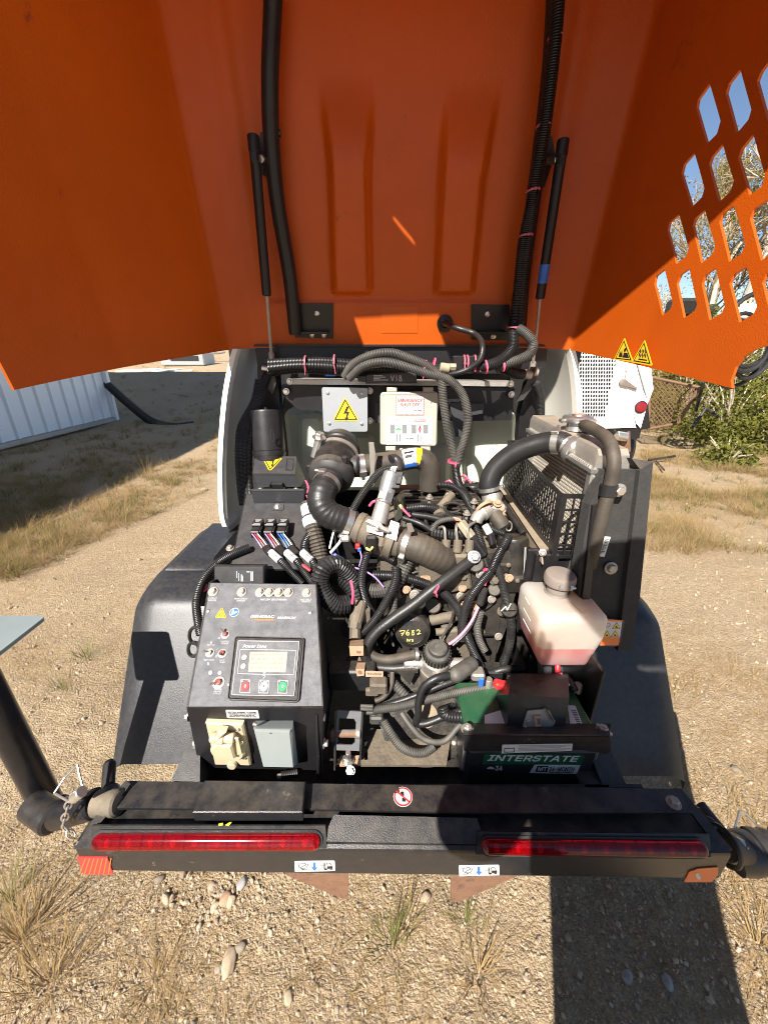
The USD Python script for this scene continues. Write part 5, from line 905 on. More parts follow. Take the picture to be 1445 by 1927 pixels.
# the tall round actuator with the white label on the right
a0, a1 = at(962, 1085, Y=.90), at(965, 1008, Y=.925); ax_ = a1 - a0; L = np.linalg.norm(ax_)
al_ = eng.part('alternator', cat(lathe([(.034, -.02), (.044, 0), (.046, .01), (.041, .014), (.041, L - .012), (.038, L - .003), (.030, L), (0, L)], a0, ax_, 36), box(a0 + V(-.035, -.02, .03), (.03, .04, .06), .005), box(a0 + V(.0, -.035, .0), (.06, .02, .05), .006)), IRON_D, 'round black starter motor end with a white label', smooth=30)
t_ = np.linspace(-.62, .02, 8); al_.part('label', hull_ := tm([a0 + nrm(ax_) * h + .0418 * (math.sin(-t * 1) * V(1, 0, 0) * 1 + math.cos(t) * V(0, -1, 0)) for t in t_ for h in (.012, L - .014)], [[2 * i, 2 * i + 2, 2 * i + 3] for i in range(7)] + [[2 * i, 2 * i + 3, 2 * i + 1] for i in range(7)]), WHITE, smooth=60)
for dx, dz in ((-.03, .03), (.0, .015), (-.028, .06)): al_.part('screw', dome_screw(a0 + V(dx, -.045, dz), V(0, -1, .2), .006), GREASE)
oc = at(957, 1146, Y=.84); ocp = eng.part('oil_cap', lathe([(.019, -.012), (.0215, -.006), (.0215, .006), (.018, .010), (0, .010)], oc, V(-.15, -.9, .45), 24), IRON_D, 'round black oil cap with a white symbol'); ocp.part('grip', box(oc + V(-.15, -.9, .45) * .013, (.034, .006, .008), .002), IRON_D)
ocp.part('symbol', sweep(spline([at(952 + a, 1146 + b, Y=.823) for a, b in ((-9, 4), (-4, -1), (0, -4), (2, 2), (7, -6), (9, -10))], .001), .0016, 5), WHITE)
# oil filter
of0 = at(776, 1190, Y=.795); fx = nrm(V(-.05, -.86, .30)); of1 = of0 - fx * .095
of = eng.part('oil_filter', lathe([(.046, 0), (.046, .070), (.045, .082), (.040, .092), (.030, .0965), (.0295, .0962), (0, .0972)], of1, fx, 40), IRON_D, 'black oil filter hand marked 7682 hrs', smooth=30)
OFP = PL(of1 + fx * .0978, of1 + fx * .0978 + np.cross(V(0, .30, .86), -fx), of1 + fx * .0978 + V(0, .30, .86)); of.part('cap_ring', ringband(of1 + fx * .088, fx, .030, .043, .004, 36), PLASTIC)
scr = lambda pts, r=.0010: sweep(spline([OFP.pt(*C8(*p), .0008) for p in pts], .0015), r, 5)
of.part('handwriting', cat(scr([(500, 258), (538, 254), (516, 292)]), scr([(512, 275), (534, 270)]), scr([(566, 248), (550, 268), (552, 284), (568, 284), (570, 270), (552, 272)]), scr([(606, 252), (590, 256), (602, 268), (606, 282), (590, 284), (592, 270), (606, 252)]), scr([(622, 258), (634, 248), (646, 256), (636, 274), (626, 280), (654, 274)]), scr([(554, 312), (555, 332)]), scr([(556, 322), (564, 318), (566, 332)]), scr([(572, 320), (574, 332), (573, 322), (582, 318)]), scr([(598, 316), (588, 320), (600, 326), (590, 334)])), YELW, 'pale handwritten 7682 hrs', smooth=False)
# fuel filter with two hoses
ff = thing('fuel_filter', at(818, 1300, Y=.73), 'fuel filter with ribbed black ring cap and tan cast head beside the oil filter', 'filter')
fcn = at(819, 1246, Y=.735); upv = nrm(V(.03, -.25, .95))
ff.part('head', cat(lathe([(.030, -.018), (.034, -.01), (.034, .016), (.030, .022)], fcn, upv, 28), cyl(fcn + V(-.075, 0, -.004), fcn + V(.068, 0, -.004), .013, 18), cyl(fcn + V(-.0, -.02, -.01), fcn + V(.004, -.046, -.006), .014, 18)), ALU, 'dusty cast filter head', smooth=30)
ff.part('head_bolt', lathe([(.010, 0), (.010, .004), (.007, .004), (.007, .002), (0, .002)], fcn + V(.004, -.046, -.006), V(.05, -1, .1), 16), STEELD)
ff.part('ring_cap', lathe([(.0300, .020), (.0315, .024), (.0315, .040), (.028, .046), (.022, .048), (.022, .059), (.019, .062), (.010, .062), (.009, .060), (0, .060)], fcn, upv, 36), LOOM_D)
Bq_ = basis(upv); ff.part('ring_rib', [box(fcn + upv * .034 + .0316 * (math.cos(t) * Bq_[0] + math.sin(t) * Bq_[1]), (.004, .004, .020), .001, [math.cos(t) * Bq_[0] + math.sin(t) * Bq_[1], -math.sin(t) * Bq_[0] + math.cos(t) * Bq_[1], upv]) for t in np.linspace(0, 6.283, 26, endpoint=False)], PLASTIC, kind='stuff')
ff.part('bowl', lathe([(.018, -.085), (.028, -.08), (.033, -.06), (.0335, -.018)], fcn, upv, 30), GREASE); ff.part('drain_collar', ringband(fcn - upv * .022, upv, .033, .0365, .010), STEELD)
for u, v in ((784, 1232), (782, 1254), (849, 1252)): ff.part('hose_clip', ringband(at(u, v, Y=.735), V(1, 0, 0), .012, .0155, .008, 20), STEEL)
ff.part('hose', hose(px3([(783, 1232, .735), (755, 1238, .74), (728, 1242, .745), (704, 1236, .75), (690, 1222, .76)]), .012), RUBBER_T, 'tan dusty upper fuel hose')
# fixed brackets, castings
cs = eng.part('rusty_mount', cat(hull([at(u, v, Y=y) for u, v, y in ((657, 1216, .72), (684, 1216, .72), (684, 1234, .715), (659, 1235, .715), (659, 1206, .78), (684, 1203, .78), (660, 1225, .78), (684, 1224, .78))])), RUSTP, 'pale rusty casting with a bolt hole', smooth=False); cs.part('hole', cyl(at(675, 1225, Y=.7175), at(675, 1225, Y=.730), .006, 14), RUST)
cs = eng.part('rusty_mount', hull([at(u, v, Y=y) for u, v, y in ((669, 1259, .70), (686, 1259, .70), (685, 1272, .695), (672, 1273, .695), (675, 1236, .76), (689, 1236, .76), (688, 1250, .76), (676, 1250, .76))]), RUSTP, 'longer pale rusty casting below the first', smooth=False); cs.part('hole', cyl(at(677, 1265, Y=.6965), at(677, 1265, Y=.71), .005, 14), RUST)
eng.part('pipe_union', cat(cyl(at(668, 1202, Y=.76), at(668, 1180, Y=.78), .0135, 6, 0), cyl(at(667, 1182, Y=.775), at(669, 1168, Y=.785), .016, 6, 0), hose([at(669, 1170, Y=.785), at(674, 1152, Y=.80), at(678, 1135, Y=.82)], .017)), GREASE, 'tan hose union with two hexagons', smooth=20)
eng.part('upright_plate', slab(PV(.80), [(684, 1150), (696, 1150), (697, 1260), (684, 1262)], -.012, 0), GREASE, smooth=False)
np_ = PP((689, 1264, .70), (720, 1267, .70), (689, 1274, .695)); pl2 = eng.part('name_plate', slab(np_, [(688, 1263), (721, 1264), (721, 1274), (688, 1274)], -.002, 0), RUSTP, 'tiny stained plate lettered MAGNUM', smooth=False); txt(pl2, np_, 'MAGNUM', (691, 1270), (717, 1271), (691, 1266), INK)
eng.part('mount_rail', cat(bx(-.13, -.02, .70, .74, .66, .72, .004), bx(-.13, .30, .76, .80, .60, .66, .004)), FRAME, smooth=False); eng.part('triangle_gusset', slab(PV(.71), [(745, 1262), (783, 1262), (771, 1290)], -.006, 0), IRON, smooth=False)
eng.part('clamp_block', cat(box(at(712, 1290, Y=.69), (.040, .03, .030), .004), box(at(700, 1302, Y=.685), (.03, .012, .02), .003)), GREASE, smooth=20)
# generator end bell
ge = thing('generator_end', at(795, 1400, Y=.66), 'tan dusty round generator end bell with dark openings below the fuel filter', 'generator')
gc = at(800, 1345, Y=.70); gx = nrm(V(.08, -.78, .62)); GP = PL(gc, gc + np.cross(V(0, .62, .78), gx), gc + V(0, .62, .78)); R = .098
disk = circle((0, 0), R, 56)
for k in range(5):
    t0, t1 = k * 2 * math.pi / 5 + .18, (k + 1) * 2 * math.pi / 5 - .18; ts = np.linspace(t0, t1, 8)
    disk = disk.difference(Polygon([(.036 * math.cos(t), .036 * math.sin(t)) for t in ts] + [(.080 * math.cos(t), .080 * math.sin(t)) for t in ts[::-1]]).buffer(-.004).buffer(.004))
ge.part('end_bell', slabl(GP, disk, -.014, 0), TANCAST, 'tan spoked end bell', smooth=False)
ge.part('housing', cat(lathe([(.10, -.11), (.112, -.10), (.112, .004), (.100, .006)], gc, gx, 48), lathe([(.09, -.03), (.09, -.026), (0, -.026)], gc, gx, 30)), IRON_D, smooth=30)
ge.part('hub', lathe([(.030, 0), (.028, .010), (.016, .014), (0, .014)], gc, gx, 28), TANCAST)
for t in np.linspace(.3, 6.58, 7)[:-1]: ge.part('bolt', hexbolt(GP.w(.090 * math.cos(t), .090 * math.sin(t)), gx, .006), STEELD, smooth=False)
ge.part('foot', cat(box(gc + V(-.06, .03, -.08), (.06, .10, .04), .006), box(gc + V(.07, .03, -.08), (.06, .10, .04), .006)), IRON)
DP = PH(.552); dk = tr.part('deck_plate', slab(DP, shapely.Polygon([DP.uv(*p) for p in ((681, 1374), (852, 1366), (840, 1440), (679, 1440))], [[DP.uv(*p) for p in h] for h in (((686, 1394), (692, 1392), (692, 1409), (686, 1410)), ((686, 1414), (692, 1413), (692, 1430), (686, 1431)))]), -.006, 0), GREASE, 'grey dusty slotted deck plate', smooth=False)
# latch bracket with its rusty pin
lb_ = thing('latch_bracket', at(655, 1450, Y=.61), 'grey steel latch bracket with two windows and a rusty cross pin', 'bracket')
LPp = PP((634, 1338, .640), (679, 1340, .640), (634, 1416, .605))
face = LPp.poly([(634, 1337), (680, 1340), (676, 1414), (631, 1412)])
for h in (((638, 1352), (666, 1353), (670, 1360), (669, 1375), (637, 1374)), ((636, 1388), (668, 1389), (668, 1398), (662, 1403), (635, 1402))): face = face.difference(LPp.poly(h))
lb_.part('face', slabl(LPp, face, -.004, 0), LATCHG, 'grey lit face with two windows', smooth=False)
lb_.part('cheek', slab(PL(at(633, 1338, Y=.640), at(632, 1450, Y=.595), at(640, 1380, Y=.70)), [(633, 1338), (631, 1450), (634, 1452), (638, 1342)], -.004, 0), FRAME, smooth=False)
sp = at(680, 1340, Y=.64); lb_.part('cheek', hull([at(u, v, Y=y) + V(dx, 0, 0) for u, v, y in ((680, 1340, .64), (676, 1432, .60), (680, 1345, .70), (676, 1425, .66)) for dx in (0, .004)]), FRAME, smooth=False)
pa, pb = at(627, 1381, Y=.625), at(676, 1380, Y=.625); lb_.part('pin', cyl(pa, pb, .0085, 16), RUST); lb_.part('pin_head', cyl(pa - V(.006, 0, 0), pa + V(.003, 0, 0), .017, 20), RUST); lb_.part('spacer', cyl(pb - V(.008, 0, 0), pb + V(.003, 0, 0), .012, 16), STEELD)
lb_.part('foot', slab(PH(.545), [(632, 1440), (672, 1440), (676, 1422), (642, 1422)], -.006, 0), RUSTP, smooth=False); lb_.part('foot_bolt', cat(hexbolt(at(655, 1432, Z=.547), V(0, 0, 1), .010), cyl(at(655, 1432, Z=.55), at(655, 1416, Z=.585), .006)), STEEL, smooth=False); lb_.part('bolt', hexbolt(at(660, 1451, Y=.585), V(0, -.6, .6), .007), STEEL)
# ------------------------------------------------------------------ air cleaner and intake
ac = thing('air_cleaner', at(630, 960, Y=1.0), 'round dusty black air cleaner with a hose at its face', 'air cleaner')
f0, f1 = at(622, 898, Y=1.015), at(640, 868, Y=1.10); ax_ = nrm(f1 - f0 + V(0.01, .03, 0)); ax_ = nrm(V(.12, .86, .42))
ac.part('face_cap', lathe([(.0, -.016), (.040, -.016), (.052, -.010), (.060, 0), (.062, .02), (.059, .026)], f0, ax_, 44), DUSTYPL, smooth=30)
ac.part('body', lathe([(.056, .026), (.056, .05), (.059, .056), (.059, .064), (.057, .07), (.057, .11), (.060, .115), (.060, .122), (.05, .15), (0, .15)], f0, ax_, 44), PLASTIC, smooth=30)
ac.part('band', ringband(f0 + ax_ * .09, ax_, .0575, .0605, .012, 44), STEELD); ac.part('band_bolt', cat(cyl(f0 + ax_ * .09 + V(-.062, -.02, .0), f0 + ax_ * .09 + V(-.045, -.02, .055), .011), hexbolt(f0 + ax_ * .09 + V(-.045, -.02, .055), V(.2, -.2, 1), .013)), STEEL)
ac.part('latch', [box(f0 + ax_ * .02 + .062 * (math.cos(t) * basis(ax_)[0] + math.sin(t) * basis(ax_)[1]), (.018, .018, .02), .004) for t in (.2, 2.3, 4.4)], PLASTIC, kind='stuff')
nk = at(668, 876, Y=1.06); ac.part('neck', cyl(nk - V(.04, 0, 0), nk + V(.012, -.005, 0), .029, 24), DUSTYPL); ac.part('dust_valve', cat(cyl(at(655, 832, Y=1.16), at(655, 842, Y=1.14), .02), sweep([at(655 + 8 * math.cos(t), 843 + 6 * math.sin(t), Y=1.12) for t in np.linspace(0, 6.283, 18)], .0025, 6)), DUSTYPL)
def clamp(parent, c, axd, r, w=.012, screw=(0, -1, .3)):
    axd = nrm(axd); cl = parent.part('hose_clamp', ringband(c, axd, r + .0004, r + .0022, w, 30), STEEL); s_ = np.array(screw, float); s_ -= axd * (s_ @ axd); s_ = nrm(s_); t = np.cross(axd, s_)
    cl.part('clamp_screw', cat(box(c + s_ * (r + .006), (w * 1.15, .020, .009), .0015, [axd, t, s_]), cyl(c + s_ * (r + .006) + t * .010, c + s_ * (r + .006) + t * .020, .0048, 6, 0)), STEEL)
ih = thing('intake_elbow', at(605, 960, Y=.95), 'thick ribbed black rubber elbow bending down from the air cleaner', 'hose')
pts = px3([(623, 900, .985), (608, 922, .945), (604, 945, .925), (616, 966, .915), (640, 977, .915), (664, 986, .92)])
P_ = spline(pts, .004); ih.part('hose', sweep(P_, .0345 + np.where(np.arange(len(P_)) % 3 == 0, -.0009, .0005), 28), RUBBER); clamp(ih, P_[6], P_[8] - P_[4], .0345, screw=(-.3, -.6, .6)); clamp(ih, P_[-5], P_[-1] - P_[-8], .0345, .016, screw=(-.8, -.5, -.3))
sv = thing('shutoff_valve', at(705, 1045, Y=.88), 'cast grey air intake shutoff valve with a silver solenoid and lever', 'valve')
vb0, vb1 = at(668, 990, Y=.92), at(752, 1024, Y=.885); vd = nrm(vb1 - vb0); L = np.linalg.norm(vb1 - vb0)
sv.part('body', cat(lathe([(.031, -.002), (.040, .006), (.041, .02), (.038, .024), (.038, L * .72), (.044, L * .76), (.045, L * .9), (.036, L * .92), (.033, L + .004)], vb0, vd, 34), box((vb0 + vb1) / 2 + V(.004, -.01, -.004), (.062, .07, .062), .010, [vd, np.cross(vd, V(0, -.45, .9)), nrm(V(0, -.45, .9))])), GREASE, 'tan grey cast valve body', smooth=30)
SVP = PL(at(690, 990, Y=.862), at(745, 1008, Y=.856), at(700, 970, Y=.872)); 
sv.part('type_plate', slab(SVP, [C6(745, 505), C6(815, 530), C6(790, 670), C6(705, 640)], 0, .0012), WHITE, 'worn white type plate', smooth=False).part('print', [slab(SVP, [C6(x, y), C6(x + 48, y + 14), C6(x + 47, y + 20), C6(x - 1, y + 6)], .0012, .0015) for x, y in ((752, 535), (748, 553), (743, 571), (738, 589), (733, 607))], GREYINK, smooth=False, kind='stuff')
sv.part('valve_plate', slab(SVP, [C6(555, 545), C6(690, 590), C6(680, 635), C6(552, 595)], 0, .0012), PRINTG, smooth=False)
s0, s1, s2, s3 = at(712, 985, Y=.885), at(722, 944, Y=.915), at(727, 928, Y=.928), at(737, 888, Y=.955)
sv.part('neck', lathe([(.021, 0), (.020, .03), (.018, np.linalg.norm(s1 - s0))], s0, s1 - s0, 26), ALU); sv.part('nut', cat(cyl(s1, s2, .0205, 6, 0), cyl(s1 - (s2 - s1) * .3, s1 + (s2 - s1) * .1, .0215, 24)), STEEL, smooth=20); sv.part('solenoid', lathe([(.0195, 0), (.0205, .002), (.0205, np.linalg.norm(s3 - s2) - .004), (.017, np.linalg.norm(s3 - s2)), (0, np.linalg.norm(s3 - s2))], s2, s3 - s2, 30), ALUC, 'bright zinc solenoid can')
lv_ = [SVP.pt(*C6(x, y), .012) for x, y in ((565, 515), (640, 552), (720, 592))]; sv.part('lever', cat(hull(np.vstack([[lv_[0] + d for d in (V(.007, 0, 0), V(-.007, 0, 0), V(0, 0, .006), V(0, 0, -.006), V(0, -.005, 0))], [lv_[1] + d for d in (V(.010, 0, 0), V(-.010, 0, 0), V(0, 0, .010), V(0, 0, -.010), V(0, -.007, 0))]])), hull(np.vstack([[lv_[2] + d for d in (V(.007, 0, 0), V(-.007, 0, 0), V(0, 0, .006), V(0, 0, -.006), V(0, -.005, 0))], [lv_[1] + d for d in (V(.010, 0, 0), V(-.010, 0, 0), V(0, 0, .010), V(0, 0, -.010), V(0, -.007, 0))]])), cyl(lv_[1], lv_[1] - SVP.n * .02, .012)), ALU, 'silver wing lever', smooth=40)
sv.part('lever_pin', lathe([(.004, 0), (.004, .003), (.002, .004), (0, .004)], lv_[1] + V(0, -.006, 0), SVP.n, 12), STEELD)
k0 = SVP.pt(*C6(590, 690), .0); sv.part('stop_lug', box(k0, (.026, .016, .040), .004), BLACK); sv.part('yellow_wire', hose([k0 + V(-.012, -.008, -.008), k0 + V(-.004, -.014, -.012), k0 + V(.004, -.010, -.004)], .003, 7), YELW)
pg = at(748, 905, Y=.935); pv = nrm(s3 - s2); sv.part('plug', cat(box(pg, (.022, .024, .046), .003, [V(1, 0, 0), np.cross(pv, V(1, 0, 0)), pv]), box(pg + pv * .006 + V(.002, -.014, 0), (.014, .012, .022), .002, [V(1, 0, 0), np.cross(pv, V(1, 0, 0)), pv])), PLASTIC, 'black wire plug strapped to the solenoid', smooth=20)
for k in range(4): sv.part('lead', hose([s3 + V(-.004 + .004 * k, -.004, 0), s3 + V(.0 + .004 * k, -.008, .016), at(744 + k * 2, 884, Y=.96)], .0016, 6), WHITEW)
sv.part('boot', hose(px3([(747, 888, .965), (750, 872, .985), (742, 862, .995), (735, 864, .99)]), .0125), BATB, 'shiny black rubber boot')
rh = thing('outlet_elbow', at(810, 1090, Y=.84), 'thick dusty brown rubber elbow running from the shutoff valve to the right', 'hose')
pts = px3([(756, 1020, .88), (785, 1030, .865), (812, 1042, .862), (832, 1052, .868), (838, 1062, .885), (838, 1070, .91)])
P_ = spline(pts, .004); rh.part('hose', sweep(P_, .0365 + np.where(np.arange(len(P_)) % 3 == 0, -.0006, .0005), 28), RUBBER_T); clamp(rh, P_[4], P_[8] - P_[0], .0365, .014, screw=(-.2, -.8, -.6)); rh.part('clamp_tail', slab(PV(.835), [(765, 985), (774, 985), (780, 1000), (768, 1003)], -.003, 0), STEEL, smooth=False)
uh = thing('charge_hose', at(800, 915, Y=1.08), 'dusty tan rubber hose with a yellow and blue sticker bending down behind the engine', 'hose')
pts = px3([(664, 878, 1.075), (700, 874, 1.085), (745, 868, 1.095), (785, 862, 1.10), (803, 870, 1.10), (809, 888, 1.10), (809, 920, 1.10)]); P_ = spline(pts, .006); uh.part('hose', sweep(P_, .031, 26), RUBBER_T); clamp(uh, P_[4], P_[7] - P_[2], .031, .018, screw=(.1, -1, -.4))
def wrap(parent, name, path, i0, i1, r, a0_, a1_, mat, lab=None, n=8):
    "a sticker bent round a hose, from angle a0 to a1 measured from straight up towards the camera"
    rows = []
    for i in range(i0, i1 + 1):
        t = nrm(path[min(i + 1, len(path) - 1)] - path[i - 1]); up = V(0, 0, 1) - t * t[2]; up = nrm(up); fw = np.cross(up, t); fw = fw * np.sign(-fw[1] if abs(fw[1]) > .05 else 1)
        rows.append([path[i] + r * (math.cos(a) * up + math.sin(a) * fw) for a in np.linspace(a0_, a1_, n)])
    R_ = np.array(rows); a, b = R_.shape[:2]; i, j = np.meshgrid(np.arange(a - 1), np.arange(b - 1), indexing='ij'); q = i * b + j
    f = np.concatenate([np.stack([q, q + b, q + b + 1], -1).reshape(-1, 3), np.stack([q, q + b + 1, q + 1], -1).reshape(-1, 3)]); return parent.part(name, tm(R_.reshape(-1, 3), f), mat, lab, smooth=60)
L_ = np.array([np.linalg.norm(p - at(760, 867, Y=1.097)) for p in P_]); i0 = int(L_.argmin()); i1 = i0 + 6
wrap(uh, 'sticker', P_, i0, i1, .0316, .2, 2.0, WHITE, 'white sticker with black figures'); wrap(uh, 'sticker', P_, i1, i1 + 2, .0317, .2, 1.9, YELLOW, 'yellow end of the sticker'); wrap(uh, 'sticker', P_, i0, i1 + 1, .0318, 1.75, 2.15, BLUEINK, 'blue edge of the sticker')
wrap(uh, 'print', P_, i0 + 1, i0 + 4, .0319, .95, 1.2, INK); wrap(uh, 'print', P_, i0 + 1, i0 + 5, .0319, .62, .8, INK)
ug = PV(1.052); uh.part('lettering', textm(ug, '70678', (771, 862), (790, 858), (771, 853), .012), INK, 'lettering reading 70678', smooth=False)
fb_ = eng.part('flat_bar', slab(PV(1.02), [(694, 832), (703, 832), (706, 852), (704, 895), (694, 920), (690, 916), (697, 890)], -.003, 0), STEELD, 'thin bent grey bar beside the hose', smooth=False)
# ------------------------------------------------------------------ radiator
R7 = lambda x, y: (860 + x / 3.44, 740 + y / 3.44)
rd = thing('radiator', V(.5, 1.03, .78), 'aluminium radiator with dusty tan top tank right of the engine', 'radiator')
tk = rd.part('top_tank', hull([p + d for p in (V(.462, .835, 1.208), V(.528, .835, 1.208), V(.462, 1.238, 1.222), V(.528, 1.238, 1.222)) for d in (V(0, .006, 0), V(0, -.006, -.012), V(np.sign(.495 - p[0]) * -.006, .006, -.014))] + [V(.456, .829, 1.165), V(.534, .829, 1.165), V(.456, 1.244, 1.18), V(.534, 1.244, 1.18)]), M('dusty_tank', (0.44, 0.42, 0.39), 0.45, metal=0.7, var=0.25, scale=35, dust=1.0, dustcol=(0.46, 0.34, 0.20), bump=0.5, bscale=260), 'dusty cast top tank', smooth=30)
rd.part('tank_flange', hull([V(x, y, z) for x in (.448, .54) for y, z in ((.822, 1.158), (.822, 1.166), (1.25, 1.172), (1.25, 1.181))]), ALUC, smooth=False)
rd.part('weld_bead', [cyl(V(.4555, y, 1.168 + (y - .83) * .035), V(.4555, y + .008, 1.168 + (y - .83) * .035), .004, 6) for y in np.arange(.84, 1.23, .009)], ALU, kind='stuff')
# core: real fin columns between flat tubes
core = rd.part('core', box((.497, 1.035, .97), (.036, .38, .38), .002), M('core_fins', (0.62, 0.54, 0.41), 0.75, var=.2, scale=60), 'fine finned radiator core', smooth=False)
fins, tubes = [], []
for y in np.arange(.850, 1.222, .0085):
    tubes.append(box((.4775, y, .97), (.004, .0022, .38), .0006))
    for z in np.arange(.785, 1.158, .010): fins.append(box((.4778, y + .0042, z), (.003, .0062, .0045), .0003))
core.part('tube', tubes, STEELD, smooth=False, kind='stuff'); core.part('fin', fins, M('fin_metal', (0.70, 0.62, 0.48), 0.7), smooth=False, kind='stuff')
rd.part('side_channel', box((.485, .836, .97), (.066, .022, .39), .003), ALUC, 'bright aluminium side channel', smooth=False); rd.part('side_channel', box((.485, 1.236, .97), (.066, .022, .39), .003), ALUC, smooth=False)
for z in (1.145, 1.12, .95): rd.part('bolt', hexbolt(V(.47, .824, z), V(0, -1, 0), .009), STEEL, smooth=False)
cpc = at(1072, 790, Y=1.02); cpc = V(.495, 1.02, 1.216)
rd.part('filler_neck', lathe([(.026, 0), (.024, .018), (.030, .020), (.030, .024)], cpc, V(0, 0, 1), 30), ALUC)
cpp = rd.part('pressure_cap', lathe([(.036, .022), (.0375, .026), (.0375, .032), (.034, .036), (.026, .038), (.024, .034), (.017, .034), (.015, .040), (0, .041)], cpc, V(0, 0, 1), 36), STEEL, 'round steel pressure cap with a rusty centre'); cpp.part('cap_centre', lathe([(.014, .041), (.012, .043), (0, .043)], cpc, V(0, 0, 1), 20), RUSTP)
for s_ in (-1, 1): cpp.part('ear', box(cpc + V(s_ * .038, 0, .024), (.014, .022, .010), .003), STEEL)
rd.part('overflow_spout', cyl(cpc + V(.0, -.024, .012), cpc + V(.006, -.045, .012), .006), ALUC)
nk0, nk1 = V(.458, .945, 1.185), at(1056, 833, Y=.965)
rd.part('inlet_neck', cat(cyl(nk0 + V(.01, 0, 0), nk1, .0225, 24), lathe([(.034, 0), (.030, .010), (.023, .016)], nk0, nk1 - nk0, 24)), ALUC, 'aluminium inlet neck')
tp_h = thing('upper_radiator_hose', at(920, 930, Y=1.0), 'thick black radiator hose arching from the engine to the top tank', 'hose')
P_ = spline([nk1 + (nk0 - nk1) * .25, nk1, *px3([(1025, 834, .99), (990, 843, 1.01), (957, 860, 1.025), (930, 886, 1.03), (920, 910, 1.025), (922, 928, 1.02)])], .006); tp_h.part('hose', sweep(P_, .0275, 26), RUBBER); clamp(tp_h, P_[3], P_[5] - P_[1], .0275, .016, screw=(-.1, -.5, 1)); clamp(tp_h, P_[-3], P_[-1] - P_[-4], .0275, .010, screw=(1, -.4, 0))
th = thing('thermostat_housing', at(930, 1000, Y=.96), 'dusty tan thermostat housing with clamped elbows under the radiator hose', 'housing')
th.part('housing', cat(cyl(at(923, 928, Y=1.02), at(927, 950, Y=1.0), .026, 20), box(at(932, 955, Y=.985), (.050, .05, .030), .008), cyl(at(918, 958, Y=.965), at(905, 968, Y=.95), .021, 20), cyl(at(928, 966, Y=.965), at(942, 984, Y=.945), .020, 20), hose(px3([(912, 962, .957), (900, 972, .945), (895, 982, .94)]), .017)), ALU, smooth=30); th.part('hose_stub', hose(px3([(930, 968, .962), (940, 982, .945), (945, 990, .94)]), .021), RUBBER_T)
for u, v in ((911, 955), (938, 978)): th.part('clip', ringband(at(u, v, Y=.955), V(.4, -.7, -.5), .021, .024, .008, 24), RUSTP)
for u, v in ((920, 946), (936, 948), (943, 960)): th.part('bolt', hexbolt(at(u, v, Y=.965), V(0, -.5, .8), .008), RUSTP, smooth=False)
th.part('spring_clip', sweep([at(957 + 6 * math.cos(t), 990 + 9 * math.sin(t), Y=.94) for t in np.linspace(0, 6.283, 18)], .0022, 6), STEELD)
# perforated guard
GX = PL(V(.40, .83, .95), V(.40, 1.26, .95), V(.40, .83, 1.2))
gd = thing('radiator_guard', V(.40, 1.04, .94), 'black perforated steel guard standing before the radiator core', 'guard')
gl_ = lambda y, z: np.array([(V(.40, y, z) - GX.o) @ GX.ex, (V(.40, y, z) - GX.o) @ GX.ey])
outer = Polygon([gl_(.832, .955), gl_(1.262, .995), gl_(1.262, 1.140), gl_(.832, 1.108)]); holes = []
for i, y in enumerate(np.arange(.862, 1.245, .0142)):
    z0 = .955 + (y - .832) * .093 + .014; z1 = 1.108 + (y - .832) * .074 - .012; z = z0 - (.0145 if i % 2 else 0)
    while z < z1:
        a, b = max(z, z0), min(z + .0245, z1)
        if b - a > .006: holes.append([gl_(y - .0052, a), gl_(y + .0052, a), gl_(y + .0052, b), gl_(y - .0052, b)])
        z += .0290
gd.part('mesh_face', slabl(GX, Polygon(outer.exterior.coords, holes), -.0015, .0015), BLACK, 'side face with brick pattern slots', smooth=False)
fq = Polygon([(.402, .945), (.470, .945), (.470, 1.108), (.402, 1.108)]); fh = [[(x, z), (x + .015, z), (x + .015, z + .025), (x, z + .025)] for x in (.411, .430, .449) for z in np.arange(.952, 1.09, .030)]
gf = PL(V(0, .831, 0), V(1, .831, 0), V(0, .831, 1)); gd.part('front_face', slabl(gf, Polygon(fq.exterior.coords, fh), -.0015, .0015), BLACK, 'front face with square windows', smooth=False)
gd.part('corner_post', box((.400, .829, 1.028), (.006, .006, .165), .001), BLACK); gd.part('back_return', box((.43, 1.263, 1.07), (.06, .003, .14), .001), BLACK)
gd.part('flange', cat(slab(PH(.962), [(937, 917), (962, 910), (1043, 1026), (1018, 1040)], -.004, 0), slab(PL(at(937, 917, Z=.962), at(1018, 1040, Z=.962), at(1018, 1040, Z=.962) - V(0, 0, .05)), [(937, 917), (1018, 1040), (1020, 1062), (942, 950)], -.003, 0)), TANCAST, 'dusty lower flange with rust spots', smooth=False)
gd.part('support_bar', cyl(at(945, 945, Y=1.05), at(985, 1005, Y=.93), .009), BLACK, smooth=20); gd.part('support_bracket', bx(.365, .42, .83, .86, .86, .955, .003), BLACK, smooth=20)
gd.part('bolt', hexbolt(at(1021, 1040, Y=.82), V(-.3, -.9, .3), .006), STEEL); gd.part('bolt', hexbolt(at(1119, 941, Y=.812), V(0, -1, 0), .012), STEEL, smooth=False)
